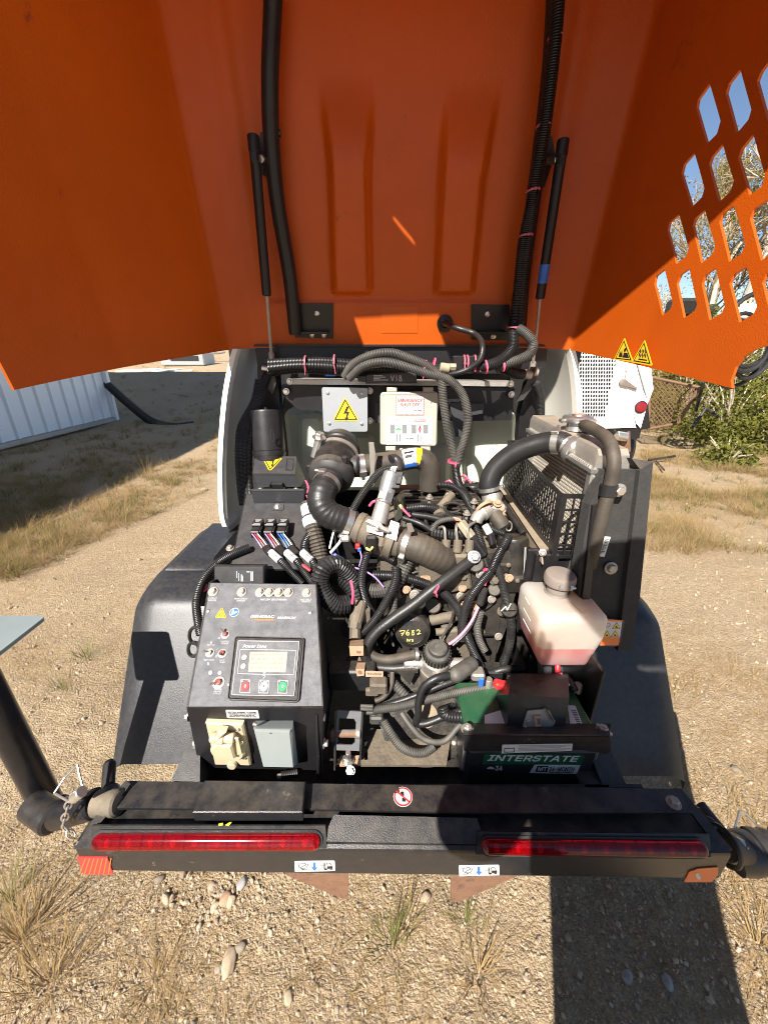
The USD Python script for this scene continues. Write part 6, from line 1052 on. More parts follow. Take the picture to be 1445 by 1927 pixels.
# black foam lined side panel
SP = PP((1150, 890, .805), (1215, 880, .815), (1120, 1150, .762))
sp_ = thing('side_baffle', at(1150, 1200, Y=.77), 'tall black foam lined baffle panel on the right of the radiator', 'panel')
sp_.part('panel', slab(SP, [(1138, 884), (1200, 884), (1221, 869), (1197, 1118), (1182, 1216), (1092, 1216), (1090, 1070), (1110, 950)], -.03, 0), FOAM, smooth=False)
sp_.part('outer_strip', slab(SP, [(1196, 884), (1221, 868), (1197, 1118), (1180, 1220), (1156, 1220)], 0, .012), FOAM, smooth=False); sp_.part('inner_strip', slab(SP, [(1112, 950), (1126, 945), (1102, 1160), (1088, 1160)], 0, .008), BLACK, smooth=False)
sp_.part('top_cap', hull([SP.pt(1188, 862, .0), SP.pt(1221, 868, .01), SP.pt(1200, 885, .01), SP.pt(1190, 866, -.2), SP.pt(1216, 868, -.2), SP.pt(1200, 885, -.05)]), RUBBER_T, smooth=False)
bl_ = sp_.part('barcode_label', slab(SP.shift(.006), [R7(940, 925), R7(993, 930), R7(952, 1060), R7(903, 1052)], 0, .0008), WHITE, 'small white label with bars and the number 3000250751', smooth=False)
bs = SP.shift(.0068); txt(bl_, bs, '3000250751', R7(916, 1040), R7(948, 945), R7(932, 1044), INK, c=.0); bl_.part('bars', [slab(bs, [R7(958 - k * 3.3 + 4, 945 + k * 9.5), R7(978 - k * 3.3 + 4, 947 + k * 9.5), R7(977 - k * 3.3 + 4, 950 + k * 9.5 + (k % 3)), R7(957 - k * 3.3 + 4, 948 + k * 9.5 + (k % 3))], 0, .0004) for k in range(10)], INK, smooth=False, kind='stuff')
sp_.part('bolt', hexbolt(at(1149, 1290 - 221, Y=.772), V(0, -1, .2), .010), STEELD, smooth=False)
ql = PP((1133, 1166, .735), (1175, 1170, .745), (1132, 1215, .72)); wl = sp_.part('warning_plate', slab(ql, [(1120, 1163), (1176, 1168), (1168, 1208), (1160, 1217), (1118, 1216)], -.003, 0), BLACK, 'orange and white warning plate half behind the bottle', smooth=False)
K6 = lambda x, y: (960 + x / 4.188, 1020 + y / 4.188)
wl.part('label', slab(ql, [K6(720, 620), K6(880, 630), K6(862, 752), K6(710, 752)], 0, .0006), WHITE, smooth=False); wl.part('band', slab(ql, [K6(715, 752), K6(862, 755), K6(852, 815), K6(708, 815)], 0, .0006), ORINK, smooth=False); wl.part('band', slab(ql, [K6(722, 605), K6(890, 618), K6(880, 630), K6(720, 620)], 0, .0006), ORINK, smooth=False)
for c in ((830, 665), (755, 730), (818, 728)):
    tri = [K6(c[0] - 30, c[1] + 18), K6(c[0] + 34, c[1] + 20), K6(c[0] + 8, c[1] - 32)]; w_ = wl.part('pictogram', slab(ql, tri, .0006, .001), YELLOW, smooth=False); w_.part('border', slabl(ql, ql.poly(tri).difference(ql.poly(tri).buffer(-.0009)), .001, .0013), INK, smooth=False); w_.part('figure', slab(ql, [K6(c[0] - 8, c[1] + 10), K6(c[0] + 4, c[1] - 8), K6(c[0] + 16, c[1] + 12)], .001, .0013), INK, smooth=False)
wl.part('prohibition_ring', slabl(ql, circle(ql.uv(*K6(770, 655)), .0055, 18).difference(circle(ql.uv(*K6(770, 655)), .0043, 18)), .0006, .001), REDINK, smooth=False)
oh = thing('overflow_hose', at(1120, 1060, Y=.79), 'slim dusty hose from the radiator cap over the panel down to the bottle', 'hose')
oh.part('hose', hose([cpc + V(.006, -.045, .012), *px3([(1100, 800, .945), (1128, 814, .88), (1148, 835, .82), (1155, 870, .79), (1150, 905, .785), (1140, 945, .78), (1126, 1000, .776), (1112, 1060, .785), (1100, 1120, .83), (1090, 1180, .87)])], .0138, 18), RUBBER_T)
cl_ = oh.part('p_clip', ringband(at(1145, 922, Y=.783), at(1143, 935, Y=.782) - at(1147, 905, Y=.785), .0141, .0172, .024, 26), RUBBER, 'rubber lined pipe clip'); cl_.part('clip_tab', box(at(1161, 919, Y=.79), (.026, .01, .016), .003), STEELD); cl_.part('clip_bolt', hexbolt(at(1164, 922, Y=.778), V(0, -1, 0), .010), STEEL, smooth=False)
# ------------------------------------------------------------------ coolant bottle
BOT = bottle_mat()
cbt = thing('coolant_bottle', V(.41, .77, .735), 'cloudy white coolant bottle part filled with red liquid', 'bottle')
def rbox(x0, x1, y0, y1, z0, z1, r):
    s_ = trimesh.creation.icosphere(2, r); pts = [np.array(s_.vertices) + V(x, y, z) for x in (x0 + r, x1 - r) for y in (y0 + r, y1 - r) for z in (z0 + r, z1 - r)]; return hull(np.vstack(pts))
body = hull(np.vstack([rbox(.335, .486, .690, .845, .80, .880, .020).vertices, rbox(.355, .470, .702, .845, .730, .80, .014).vertices])); bod = cbt.part('body', body, BOT, 'cloudy white body with red liquid inside', smooth=40)
bod.part('seam', sweep(spline([V(.412, .76, .8803), V(.420, .735, .8806), V(.428, .706, .8795)], .003), .0007, 5), RUSTP)
cpb = at(1057, 1108, Y=.785); cpb = V(.405, .785, .868); cbt.part('neck', lathe([(.026, 0), (.024, .02), (.024, .045)], cpb, V(0, -.05, 1), 26), RUBCAP)
cbt.part('cap', lathe([(.026, .036), (.0335, .040), (.035, .045), (.035, .058), (.032, .064), (.026, .066), (0, .067)], cpb, V(0, -.05, 1), 36), RUBCAP, 'dusty pink brown rubber cap', smooth=40)
b0 = at(1052, 1103, Y=.752); b1 = at(1083, 1107, Y=.752); nb = cbt.part('clamp_bolt', cyl(b0, b1, .0032, 10), STEEL, smooth=20); nb.part('nut', cyl(b0, b0 + (b1 - b0) * .16, .0072, 6, 0), STEEL, smooth=False); nb.part('nut', cyl(b0 + (b1 - b0) * .62, b0 + (b1 - b0) * .80, .0072, 6, 0), STEEL, smooth=False); cbt.part('clamp_band', ringband(cpb + V(0, 0, .012), V(0, -.05, 1), .0262, .0285, .014, 30), STEELD)
BPL = PL(V(.345, .70, .80), V(.345, .84, .80), V(.345, .70, .87))
cbt.part('carrier', cat(bx(.362, .462, .715, .85, .726, .737, .004), bx(.350, .49, .846, .86, .72, .96, .004)), BLACK, smooth=20)
cbt.part('drain_tube', hose([V(.405, .72, .735), V(.402, .705, .715), V(.410, .70, .69)], .006), REDW)
for k, (z, w_) in enumerate(((.862, .03), (.832, .05), (.806, .055))): bod.part('moulded_mark', box((.3352, .775 - .01 * k, z), (.0015, w_, .003), .0006), SHELLW)
# ------------------------------------------------------------------ battery
B3 = lambda x, y: (840 + x / 3.141, 1200 + y / 3.141)
BF = PV(.565); xb0, xb1 = at(880, 1420, Y=.565)[0], at(1125, 1420, Y=.565)[0]
bt = thing('battery', V((xb0 + xb1) / 2, .64, .50), 'black starter battery with green top and green INTERSTATE label', 'battery')
bt.part('case', box(((xb0 + xb1) / 2, .644, .5715), (xb1 - xb0, .158, .139), .006), BATB, smooth=20); bt.part('lid', box(((xb0 + xb1) / 2, .644, .6565), (xb1 - xb0 + .004, .155, .031), .006), BATG, 'green lid', smooth=20)
lbv = bt.part('front_label', slab(BF, [B3(212, 687), B3(818, 690), B3(800, 808), B3(198, 800)], .0, .0008), BATB, smooth=False)
gb = lbv.part('green_band', slab(BF, [B3(225, 683), B3(815, 690), B3(797, 750), B3(210, 745)], .0008, .0014), BATG, 'green band lettered INTERSTATE', smooth=False)
txt(gb, BF, 'INTERSTATE', B3(240, 724), B3(765, 730), B3(240, 690), WHITE, c=.0014, bold=True, shear=.28); txt(lbv, BF, '34', B3(287, 783), B3(328, 783), B3(287, 757), WHITE, c=.0008, bold=True)
lbv.part('car_icon', slab(BF, [B3(238, 775), B3(244, 767), B3(256, 762), B3(270, 764), B3(282, 771), B3(282, 776)], .0008, .0012), PRINTG, smooth=False)
mt = lbv.part('warranty_badge', slab(BF, [B3(520, 750), B3(790, 752), B3(768, 804), B3(490, 798)], .0008, .0013), WHITE, 'white badge lettered MT 24-MONTH', smooth=False); mt.part('badge_box', slab(BF, [B3(536, 756), B3(602, 757), B3(594, 792), B3(522, 790)], .0013, .0016), INK, smooth=False)
txt(mt, BF, 'MT', B3(538, 784), B3(588, 785), B3(538, 762), WHITE, c=.0016, bold=True); txt(mt, BF, '24-MONTH', B3(604, 785), B3(750, 787), B3(604, 762), INK, c=.0013, bold=True); txt(mt, BF, 'FREE REPLACEMENT', B3(602, 797), B3(745, 798), B3(602, 789), INK, c=.0013, bold=True)
TPB = PH(.6722); bt.part('top_label', slab(TPB, [B3(715, 400), B3(762, 405), B3(815, 545), B3(735, 540)], 0, .0006), WHITE, 'white barcode label on the lid', smooth=False).part('bars', [slab(TPB, [B3(735 + k * 5, 430 + k * 11), B3(765 + k * 4, 430 + k * 11), B3(767 + k * 4, 434 + k * 11 + k % 3), B3(737 + k * 5, 434 + k * 11 + k % 3)], .0006, .001) for k in range(9)], INK, smooth=False, kind='stuff')
bt.part('top_label', slab(TPB, [B3(225, 460), B3(355, 420), B3(345, 545), B3(225, 550)], 0, .0006), SHELLW, 'cream label on the lid', smooth=False)
for u, v in ((918, 1290), (1085, 1300)): bt.part('terminal', lathe([(.011, 0), (.0095, .018), (.008, .02), (0, .02)], at(u, v, Z=.672), V(0, 0, 1), 18), STEELD)
hb_ = thing('battery_clamp', at(1010, 1400, Y=.548), 'black steel hold down bar across the front of the battery', 'clamp bar')
CF = PP((875, 1412, .5535), (1149, 1414, .5535), (875, 1385, .5545)); hb_.part('bar', cat(slab(CF, [(873, 1384), (1147, 1386), (1150, 1414), (1140, 1420), (1100, 1412), (873, 1414)], -.004, 0), hull([CF.pt(873, 1384), CF.pt(1147, 1386), at(868, 1362, Y=.60), at(1150, 1362, Y=.60), CF.pt(873, 1386), CF.pt(1147, 1388), at(868, 1364, Y=.60), at(1150, 1364, Y=.60)])), FRAME, smooth=False)
cl2 = hb_.part('charging_label', slab(CF, [B3(330, 633), B3(745, 627), B3(740, 668), B3(325, 684)], 0, .0008), WHITE, 'white label with a battery drawing and lines of print', smooth=False)
cl2.part('battery_drawing', slabl(CF, CF.poly([B3(340, 652), B3(402, 650), B3(402, 676), B3(340, 678)]).difference(CF.poly([B3(344, 656), B3(398, 654), B3(398, 673), B3(344, 674)])), .0008, .0011), INK, smooth=False)
for k in range(5): cl2.part('print_line', slab(CF, [B3(424, 637 + k * 7.5), B3(735 - 30 * (k % 3), 633 + k * 7), B3(735 - 30 * (k % 3), 635.5 + k * 7), B3(424, 639.5 + k * 7.5)], .0008, .0011), GREYINK, smooth=False)
for u, v in ((879, 1373), (1134, 1375)): hb_.part('hook_bolt', cat(cyl(at(u, v, Y=.578) - V(0, 0, .12), at(u, v, Y=.578) + V(0, 0, .014), .004, 10), hexbolt(at(u, v, Y=.578), V(0, 0, 1), .009)), STEELD, smooth=20)
hb_.part('wing_nut', sweep(spline(px3([(1122, 1364, .585), (1132, 1370, .580), (1142, 1376, .575), (1150, 1384, .57)]), .003), .004, 7), STEELD)
cv = thing('battery_cover', at(1008, 1382, Y=.58), 'black folded steel cover over the battery with a latch keeper on its face', 'cover')
tb = [at(963, 1268, Y=.69), at(1069, 1268, Y=.69), at(1071, 1314, Y=.615), at(957, 1307, Y=.615)]; bb = [at(953, 1383, Y=.585), at(1060, 1383, Y=.585)]
cv.part('shell', hull(tb + bb + [b + V(0, .10, 0) for b in bb]), FRAME, smooth=False); kp = PP((957, 1310, .6135), (1070, 1316, .6135), (955, 1380, .584)); lk = cv.part('latch_keeper', slab(kp, [B3(475, 428), B3(565, 420), B3(580, 412), B3(640, 490), B3(632, 510), B3(580, 545), B3(490, 565), B3(447, 525)], .0, .004), STEELD, 'worn grey latch keeper', smooth=False)
lk.part('slot_plate', slabl(kp, kp.poly([B3(508, 455), B3(548, 450), B3(552, 515), B3(515, 518)]).difference(kp.poly([B3(522, 468), B3(542, 466), B3(548, 500), B3(530, 503)])), .004, .008), RUSTP, smooth=False); lk.part('hook', hull([kp.pt(*B3(575, 415), .004), kp.pt(*B3(605, 425), .004), kp.pt(*B3(630, 490), .004), kp.pt(*B3(590, 425), .022), kp.pt(*B3(622, 485), .016)]), STEELD, smooth=False)
for x, y in ((478, 490), (572, 540), (462, 525)): lk.part('rivet', dome_screw(kp.pt(*B3(x, y), .004), kp.n, .004), STEELD)
rt = thing('terminal_cover', at(948, 1300, Z=.71), 'red plastic battery terminal cover left of the black battery cover', 'terminal cover')
rt.part('body', cat(box(at(945, 1290, Z=.695), (.040, .022, .018), .004, [[.96, .0, -.28], [0, 1, 0], [.28, 0, .96]]), box(at(952, 1303, Z=.688), (.022, .03, .026), .004)), REDINK, smooth=False)
tb_ = thing('negative_terminal', at(885, 1285, Z=.71), 'grey rubber boot and clamp on the left battery post', 'terminal boot')
tb_.part('boot', hull(np.vstack([np.array(trimesh.creation.icosphere(1, .017).vertices) + at(858, 1271, Y=.665), np.array(trimesh.creation.icosphere(1, .018).vertices) + at(886, 1251, Y=.70), np.array(trimesh.creation.icosphere(1, .010).vertices) + at(856, 1262, Y=.675)])), LOOM_D, smooth=40); tb_.part('clamp', box(at(898, 1268, Y=.685), (.030, .03, .02), .004), STEELD); tb_.part('fuse', box(at(905, 1281, Y=.675), (.012, .016, .026), .003), BLUEINK)
# ------------------------------------------------------------------ wiring looms
wh = thing('wiring_harness', V(.05, 1.0, .8), 'tangle of black corrugated cable looms with pink cable ties all over the engine bay', 'wiring')
def loom(pts, rpx, mat=None, corr=True, pitch=.0042, lab=None, hd=False):
    P = [hat(*p) for p in pts] if hd else px3(pts); m = len(pts) // 2
    y = P[m][1]; r = rpx * mpp(pts[m][0], pts[m][1], y); f = conduit(P, r, pitch, 12) if corr else hose(P, r, 10)
    wh.part('loom' if corr else 'cable', f, mat or LOOM, lab, smooth=False if corr and pitch > .006 else 50); return P
def tie(u, v, Y, rpx, axd, mat=None, tail=(0, .012), n=18):
    c = at(u, v, Y=Y); r = rpx * mpp(u, v, Y); axd = nrm(axd); t = wh.part('cable_tie', cat(ringband(c, axd, r, r + .0014, .0042, n), box(c + V(0, -r - .002, -.001), (.006, .006, .006), .001), sweep([c + V(0, -r - .002, 0), c + V(tail[0] * .5, -r - .006, -tail[1] * .5), c + V(tail[0], -r - .005, -tail[1])], .0013, 5)), mat or PINK)
# along the right hood arm
loom([(1052, -30, .085), (1046, 60, .085), (1036, 150, .085), (1026, 230, .085), (1008, 330, .08), (1000, 380, .075), (985, 450, .07), (975, 540, .065), (966, 612, .07), (965, 640, .10)], 10, hd=True)
loom([(1006, 350, .07), (1000, 400, .075), (994, 450, .075), (984, 530, .07), (978, 600, .07), (972, 630, .09)], 8, hd=True)
for u, v, ax_ in ((1044, 70, (.2, 0, -1)), (1022, 236, (.2, 0, -1)), (1003, 358, (.2, 0, -1)), (990, 443, (.1, 0, -1)), (966, 616, (0, 0, -1))): tie(u, v, hat(u, v, .075)[1], 12, ax_, PINKD, (.010, .004))
loom([(966, 630, 1.19), (964, 655, 1.17), (948, 674, 1.16), (925, 686, 1.15), (902, 691, 1.15)], 10); loom([(975, 618, 1.20), (992, 630, 1.18), (1003, 646, 1.17), (998, 664, 1.165), (978, 676, 1.16), (955, 684, 1.16), (932, 694, 1.17)], 9, LOOM_D)
loom([(940, 690, 1.19), (955, 697, 1.19), (972, 703, 1.20), (984, 704, 1.21)], 9)
# under the header beam
for k, (dv, Y) in enumerate(((0, 1.22), (9, 1.21), (16, 1.23))): loom([(505, 684 + dv, Y), (560, 681 + dv * .8, Y), (610, 680 + dv, Y), (660, 684 + dv, Y), (730, 688 + dv * .6, Y), (800, 690 + dv * .5, Y), (850, 690 + dv * .4, Y)], 8)
loom([(648, 709, 1.18), (664, 686, 1.16), (700, 668, 1.15), (738, 664, 1.14), (775, 676, 1.13), (810, 692, 1.125), (828, 712, 1.12), (835, 760, 1.115), (843, 810, 1.115), (853, 850, 1.11), (858, 878, 1.11)], 8, LOOM_D, lab='grey dusty loom arching over the driver box'); loom([(656, 712, 1.17), (682, 690, 1.15), (720, 681, 1.14), (765, 690, 1.13), (805, 703, 1.12), (845, 715, 1.115), (868, 738, 1.105), (880, 780, 1.10), (877, 815, 1.10), (866, 850, 1.10), (858, 880, 1.105)], 8, LOOM_D, lab='second grey loom bulging to the right of the emergency box')
loom([(857, 872, 1.105), (859, 895, 1.09), (865, 915, 1.07), (885, 945, 1.03), (905, 972, .99), (912, 990, .965)], 8); loom([(822, 912, 1.07), (850, 915, 1.06), (872, 930, 1.04), (885, 955, 1.0), (896, 975, .98)], 6.5)
tie(855, 868, 1.11, 12, (0, .1, -1)); tie(576, 684, 1.215, 14, (1, 0, 0), PINKD, (.0, .03)); tie(630, 682, 1.215, 14, (1, 0, 0), PINKD, (.004, .03)); tie(798, 690, 1.14, 12, (1, 0, -.3), None, (-.004, .03)); tie(816, 683, 1.15, 9, (1, 0, -.3), None, (0, .02)); tie(914, 690, 1.15, 12, (1, 0, .2)); tie(946, 688, 1.16, 10, (1, 0, .2)); tie(902, 690, 1.16, 10, (1, 0, .2))
cbx = box(at(875, 683, Y=1.17), (.070, .03, .038), .003); wh.part('connector', cbx, PLASTIC, 'wide black loom connector beside the lamp cable'); [tie(u, 683, 1.165, 14, (1, 0, 0), PINKD, (0, .022)) for u in (872, 878, 892)]
wh.part('connector', cat(cyl(at(828, 691, Y=1.16), at(846, 693, Y=1.16), .013), cyl(at(846, 690, Y=1.16), at(858, 690, Y=1.16), .010, 6)), TANC, 'tan inline connector on the header loom')
# bundle at the left shell
for k, (dx, r) in enumerate(((0, 7), (9, 7), (17, 7), (24, 6))): loom([(487 + dx * .3, 715, 1.24), (478 + dx * .5, 755, 1.22), (452 + dx, 805, 1.20), (448 + dx * .9, 850, 1.18), (450 + dx * .8, 895, 1.17), (456 + dx * .7, 950, 1.16 - .01 * k)], r)
loom([(505, 700, 1.25), (492, 735, 1.24), (484, 775, 1.23), (484, 830, 1.23)], 9); loom([(1008, 720, 1.24), (1016, 745, 1.25), (1017, 780, 1.26)], 8)
# around the control box, left
loom([(470, 1030, .90), (440, 1042, .88), (408, 1062, .86), (382, 1092, .83), (370, 1130, .80), (373, 1170, .77), (378, 1195, .75)], 8); loom([(466, 1046, .90), (430, 1062, .88), (402, 1085, .86), (386, 1110, .84), (380, 1140, .82)], 6, RUBBER_T); loom([(455, 1055, .88), (420, 1075, .87), (396, 1100, .85), (388, 1140, .82)], 5, RUBBER_T, corr=False)
for u, v, r in ((368, 1196, 13), (364, 1222, 11)): wh.part('cable_loop', sweep([at(u + r * math.cos(t) * .9, v + r * math.sin(t) * 1.2, Y=.755) for t in np.linspace(0, 6.283, 26)], .0042, 8, caps=False), RUBBER)
tie(381, 1108, .83, 10, (.3, .2, -1))
# thick looms right of the control box
loom([(580, 945, .98), (586, 975, .95), (592, 1005, .92), (600, 1035, .90), (606, 1062, .88), (625, 1085, .87)], 15, RUBBER_T, pitch=.009); wh.part('tag', cyl(at(580, 950, Y=.965), at(584, 970, Y=.945), .0215, 18), WHITE, 'white tape tag on the thick loom'); wh.part('tag', cyl(at(583, 974, Y=.942), at(587, 990, Y=.925), .0215, 18), WHITE)
loom([(672, 1105, .86), (655, 1080, .85), (630, 1062, .835), (610, 1070, .815), (602, 1095, .80), (611, 1120, .79), (632, 1138, .79), (655, 1137, .80)], 17.5, LOOM, pitch=.0078, lab='fat corrugated loom curled in a loop beside the control box'); loom([(622, 1080, .86), (645, 1090, .85), (665, 1110, .84), (672, 1140, .84), (662, 1170, .85), (655, 1190, .86)], 15, LOOM, pitch=.0078)
wh.part('cable_tie', sweep(spline(px3([(660, 1092, .80), (664, 1112, .785), (663, 1136, .785)]), .003), .0034, 6), PINK, 'wide pink tie over the fat loom')
loom([(604, 978, .94), (588, 1000, .92), (574, 1025, .90), (578, 1048, .885), (600, 1064, .875)], 9); loom([(745, 878, .96), (715, 888, .955), (692, 915, .94), (672, 945, .93), (660, 968, .92)], 7)
loom([(692, 1040, .87), (683, 1070, .845), (680, 1100, .83), (687, 1130, .825), (704, 1160, .83)], 7.5); loom([(744, 1066, .84), (744, 1090, .825), (730, 1125, .81), (706, 1165, .795), (682, 1190, .785), (668, 1197, .78)], 7.5); loom([(735, 1100, .83), (742, 1130, .83), (738, 1155, .82), (722, 1168, .82)], 6, LOOM_D)
loom([(702, 1082, .86), (740, 1084, .85), (755, 1090, .85)], 9); loom([(690, 1110, .86), (712, 1112, .855), (735, 1105, .85), (755, 1080, .86), (768, 1050, .88)], 14, LOOM_D, pitch=.007); loom([(768, 1088, .84), (800, 1098, .83), (832, 1115, .82), (856, 1138, .815), (868, 1162, .81), (880, 1200, .80), (897, 1240, .79), (912, 1272, .77)], 8)
loom([(700, 1040, .88), (720, 1045, .875), (740, 1055, .87)], 7)
P7 = loom([(889, 1052, .85), (850, 1082, .82), (818, 1106, .80), (778, 1138, .785), (738, 1166, .77), (708, 1190, .76), (691, 1215, .75), (688, 1236, .745), (700, 1252, .74), (735, 1258, .735), (780, 1255, .73)], 10.5, RUBBER, corr=False, lab='thick smooth battery cable crossing the engine'); tie(818, 1106, .80, 12, (.8, 0, -.6), None, (.004, .014))
wh.part('cable_lug', cat(cyl(at(880, 1058, Y=.845), at(893, 1046, Y=.855), .011, 14), hexbolt(at(892, 1048, Y=.842), V(0, -.8, .5), .011)), STEEL, smooth=20)
loom([(766, 957, .96), (800, 954, .95), (828, 960, .945), (852, 976, .94), (878, 986, .93)], 8); loom([(812, 1003, .92), (835, 1006, .91), (858, 1008, .905), (880, 998, .905)], 12, RUBBER, pitch=.008); loom([(775, 968, .94), (805, 972, .935), (835, 978, .93), (870, 978, .93)], 6, RUBBER, corr=False); loom([(760, 975, .95), (790, 985, .93), (815, 1000, .92)], 6, RUBBER, corr=False); loom([(800, 965, .945), (802, 985, .935), (812, 1000, .93)], 4, RUBBER, corr=False); loom([(812, 1000, .91), (822, 985, .915), (840, 978, .92), (868, 976, .92)], 5, LOOM_D)
loom([(957, 1008, .89), (948, 1025, .87), (934, 1050, .855), (924, 1072, .84), (905, 1096, .825), (884, 1125, .81), (872, 1160, .80), (868, 1205, .785)], 8); loom([(890, 985, .93), (900, 1005, .91), (908, 1030, .89), (915, 1055, .87)], 7); loom([(932, 1060, .86), (942, 1090, .85), (950, 1120, .845), (958, 1150, .845), (962, 1180, .84), (958, 1215, .83), (945, 1255, .81)], 8); loom([(870, 1175, .80), (880, 1205, .79), (895, 1235, .775), (905, 1255, .765)], 7); loom([(905, 1150, .81), (898, 1180, .80), (902, 1205, .79), (912, 1225, .78)], 7, LOOM_D); loom([(912, 988, .93), (935, 1000, .92), (950, 1005, .91)], 6)
loom([(888, 960, .97), (892, 990, .93), (897, 1020, .90), (912, 1050, .87)], 5, RUBBER, corr=False)
for a, b, r, mt, lab in (((866, 982, .90), (888, 1012, .88), 10, TANC, 'tan half of the square connector'), ((886, 1010, .88), (912, 1046, .86), 10, PLASTIC, 'black half of the square connector'), ((912, 988, .90), (922, 1005, .885), 8, WHITE, 'white tape round the upright connector'), ((922, 1004, .885), (927, 1026, .875), 8, PLASTIC, None), ((912, 1050, .86), (918, 1068, .85), 7, PLASTIC, None), ((912, 1105, .83), (902, 1140, .815), 8, PLASTIC, 'square black relay socket on the right loom')):
    p, q = at(*a[:2], Y=a[2]), at(*b[:2], Y=b[2]); w_ = r * mpp(a[0], a[1], a[2]) * 1.7; zz = nrm(q - p); B = basis(zz); wh.part('connector', box((p + q) / 2, (w_, w_ * .8, np.linalg.norm(q - p)), .003, [B[0], B[1], zz]) if mt != WHITE else cyl(p, q, w_ * .5, 16), mt, lab)
for k in range(3): wh.part('wire', hose(px3([(853 + k * 2, 974 + k * 2, .915), (862 + k * 2, 976 + 2 * k, .912), (872 + k, 984 + 2 * k, .905)]), .0022, 6), ORW)
wh.part('wire', hose(px3([(755, 954, .94), (762, 962, .935), (772, 972, .93)]), .003, 6), PINK); wh.part('wire', hose(px3([(752, 950, .945), (757, 957, .94)]), .004, 6), YELW); wh.part('wire', hose(px3([(695, 952, .935), (702, 944, .932), (712, 942, .93)]), .0035, 6), PINK)
tie(918, 1069, .85, 10, (.2, .1, -1), None, (-.004, .03)); wh.part('wire', hose(px3([(917, 1070, .84), (915, 1085, .832), (911, 1102, .825)]), .0042, 8), PINK)
wh.part('wire', hose(px3([(900, 1142, .80), (888, 1168, .785), (872, 1190, .775), (852, 1208, .77), (826, 1223, .75)]), .0034, 8), PINKW, 'long pink wire dropping to the fuel filter'); wh.part('wire', hose(px3([(902, 1144, .805), (890, 1172, .79), (874, 1195, .78), (852, 1215, .77)]), .003, 7), RUBBER)
# violet wires and the lime connector
for k in range(3): wh.part('wire', hose(px3([(622 + k * 2, 1040 - k * 2, .89), (634 + k * 2, 1052 - k, .88), (644 + k, 1060 - k, .87)]), .0019, 6), [VIOLW, VIOLW, BLUEW][k])
a, b = at(644, 1058, Y=.868), at(666, 1068, Y=.862); zz = nrm(b - a); B = basis(zz); wh.part('connector', cat(box(a * .72 + b * .28, (.018, .013, .016), .002, [B[0], B[1], zz])), GREENY, 'lime coloured crimp connector'); wh.part('connector', box(a * .25 + b * .75, (.011, .010, .012), .002, [B[0], B[1], zz]), GREENY); wh.part('connector', box(a - zz * .008 + V(0, 0, .008), (.010, .009, .016), .002, [B[0], B[1], zz]), BLUEINK); wh.part('connector', box(a - zz * .012 - V(0, 0, .004), (.010, .009, .016), .002, [B[0], B[1], zz]), BLUEINK); wh.part('connector', box(a - zz * .022, (.010, .009, .010), .002, [B[0], B[1], zz]), PINK)
wh.part('wire', hose([b, *px3([(685, 1074, .85), (705, 1086, .84), (722, 1105, .83)])], .0022, 7), VIOLW, 'violet wire trailing from the lime connector'); wh.part('wire', hose(px3([(676, 1030, .885), (680, 1050, .87), (676, 1066, .86)]), .002, 7), VIOLW); wh.part('connector', box(at(673, 1028, Y=.885), (.012, .012, .014), .002), REDINK); wh.part('connector', box(at(676, 1034, Y=.882), (.009, .009, .012), .002), BLUEINK)
wh.part('wire', hose(px3([(628, 1000, .905), (624, 1015, .895), (620, 1032, .89)]), .0028, 6), WHITEW); wh.part('wire', hose(px3([(646, 1008, .885), (638, 1022, .88), (622, 1040, .88)]), .0038, 7), WHITEW, 'white strap hanging from the hose clamp'); wh.part('terminal', box(at(650, 1014, Y=.88), (.024, .02, .014), .004), STEEL)
for k, (u, v) in enumerate(((575, 912), (579, 925), (584, 935), (577, 940))): wh.part('wire', hose(px3([(u, v - 8, 1.02), (u + 5, v + 4, 1.005), (u + 4, v + 16, .99)]), .0024, 6), PINK if k != 2 else REDW)
wh.part('connector', box(at(640, 1080, Y=.86) + V(0, 0, 0), (.016, .012, .03), .003), PLASTIC); wh.part('wire', hose(px3([(568, 1063, .85), (576, 1068, .845), (584, 1074, .84)]), .004, 6), REDW); wh.part('wire', hose(px3([(520, 1060, .87), (528, 1064, .865), (534, 1070, .86)]), .004, 6), REDW)
for u, v in ((830, 912), (838, 908), (872, 905), (866, 898)): wh.part('wire', hose(px3([(u, v, 1.10), (u + 8, v - 4, 1.09), (u + 14, v + 4, 1.085)]), .003, 6), PINK)
# lower looms
loom([(702, 1337, .66), (750, 1330, .66), (800, 1318, .665), (850, 1306, .68), (900, 1297, .70), (940, 1293, .71)], 7.5, LOOM_D, lab='pale dusty loom running to the battery'); loom([(702, 1334, .67), (745, 1322, .675), (790, 1306, .68), (835, 1288, .69), (870, 1276, .70)], 6, RUBBER, corr=False); loom([(720, 1335, .67), (760, 1322, .68), (800, 1305, .69), (845, 1286, .70), (872, 1270, .71)], 4, LOOM)
loom([(850, 1271, .665), (822, 1276, .655), (798, 1292, .65), (788, 1318, .645), (787, 1345, .64), (784, 1362, .64), (800, 1362, .64), (838, 1348, .645), (870, 1338, .65)], 7, RUBBER, corr=False, lab='black cable looping in front of the end bell'); loom([(755, 1342, .655), (772, 1366, .635), (792, 1388, .62), (815, 1397, .615), (838, 1394, .62), (862, 1368, .635), (880, 1352, .65)], 5.5, LOOM_D, corr=False); loom([(722, 1358, .65), (735, 1380, .63), (752, 1403, .615), (775, 1416, .61), (800, 1416, .61), (818, 1404, .615)], 8, LOOM_D)
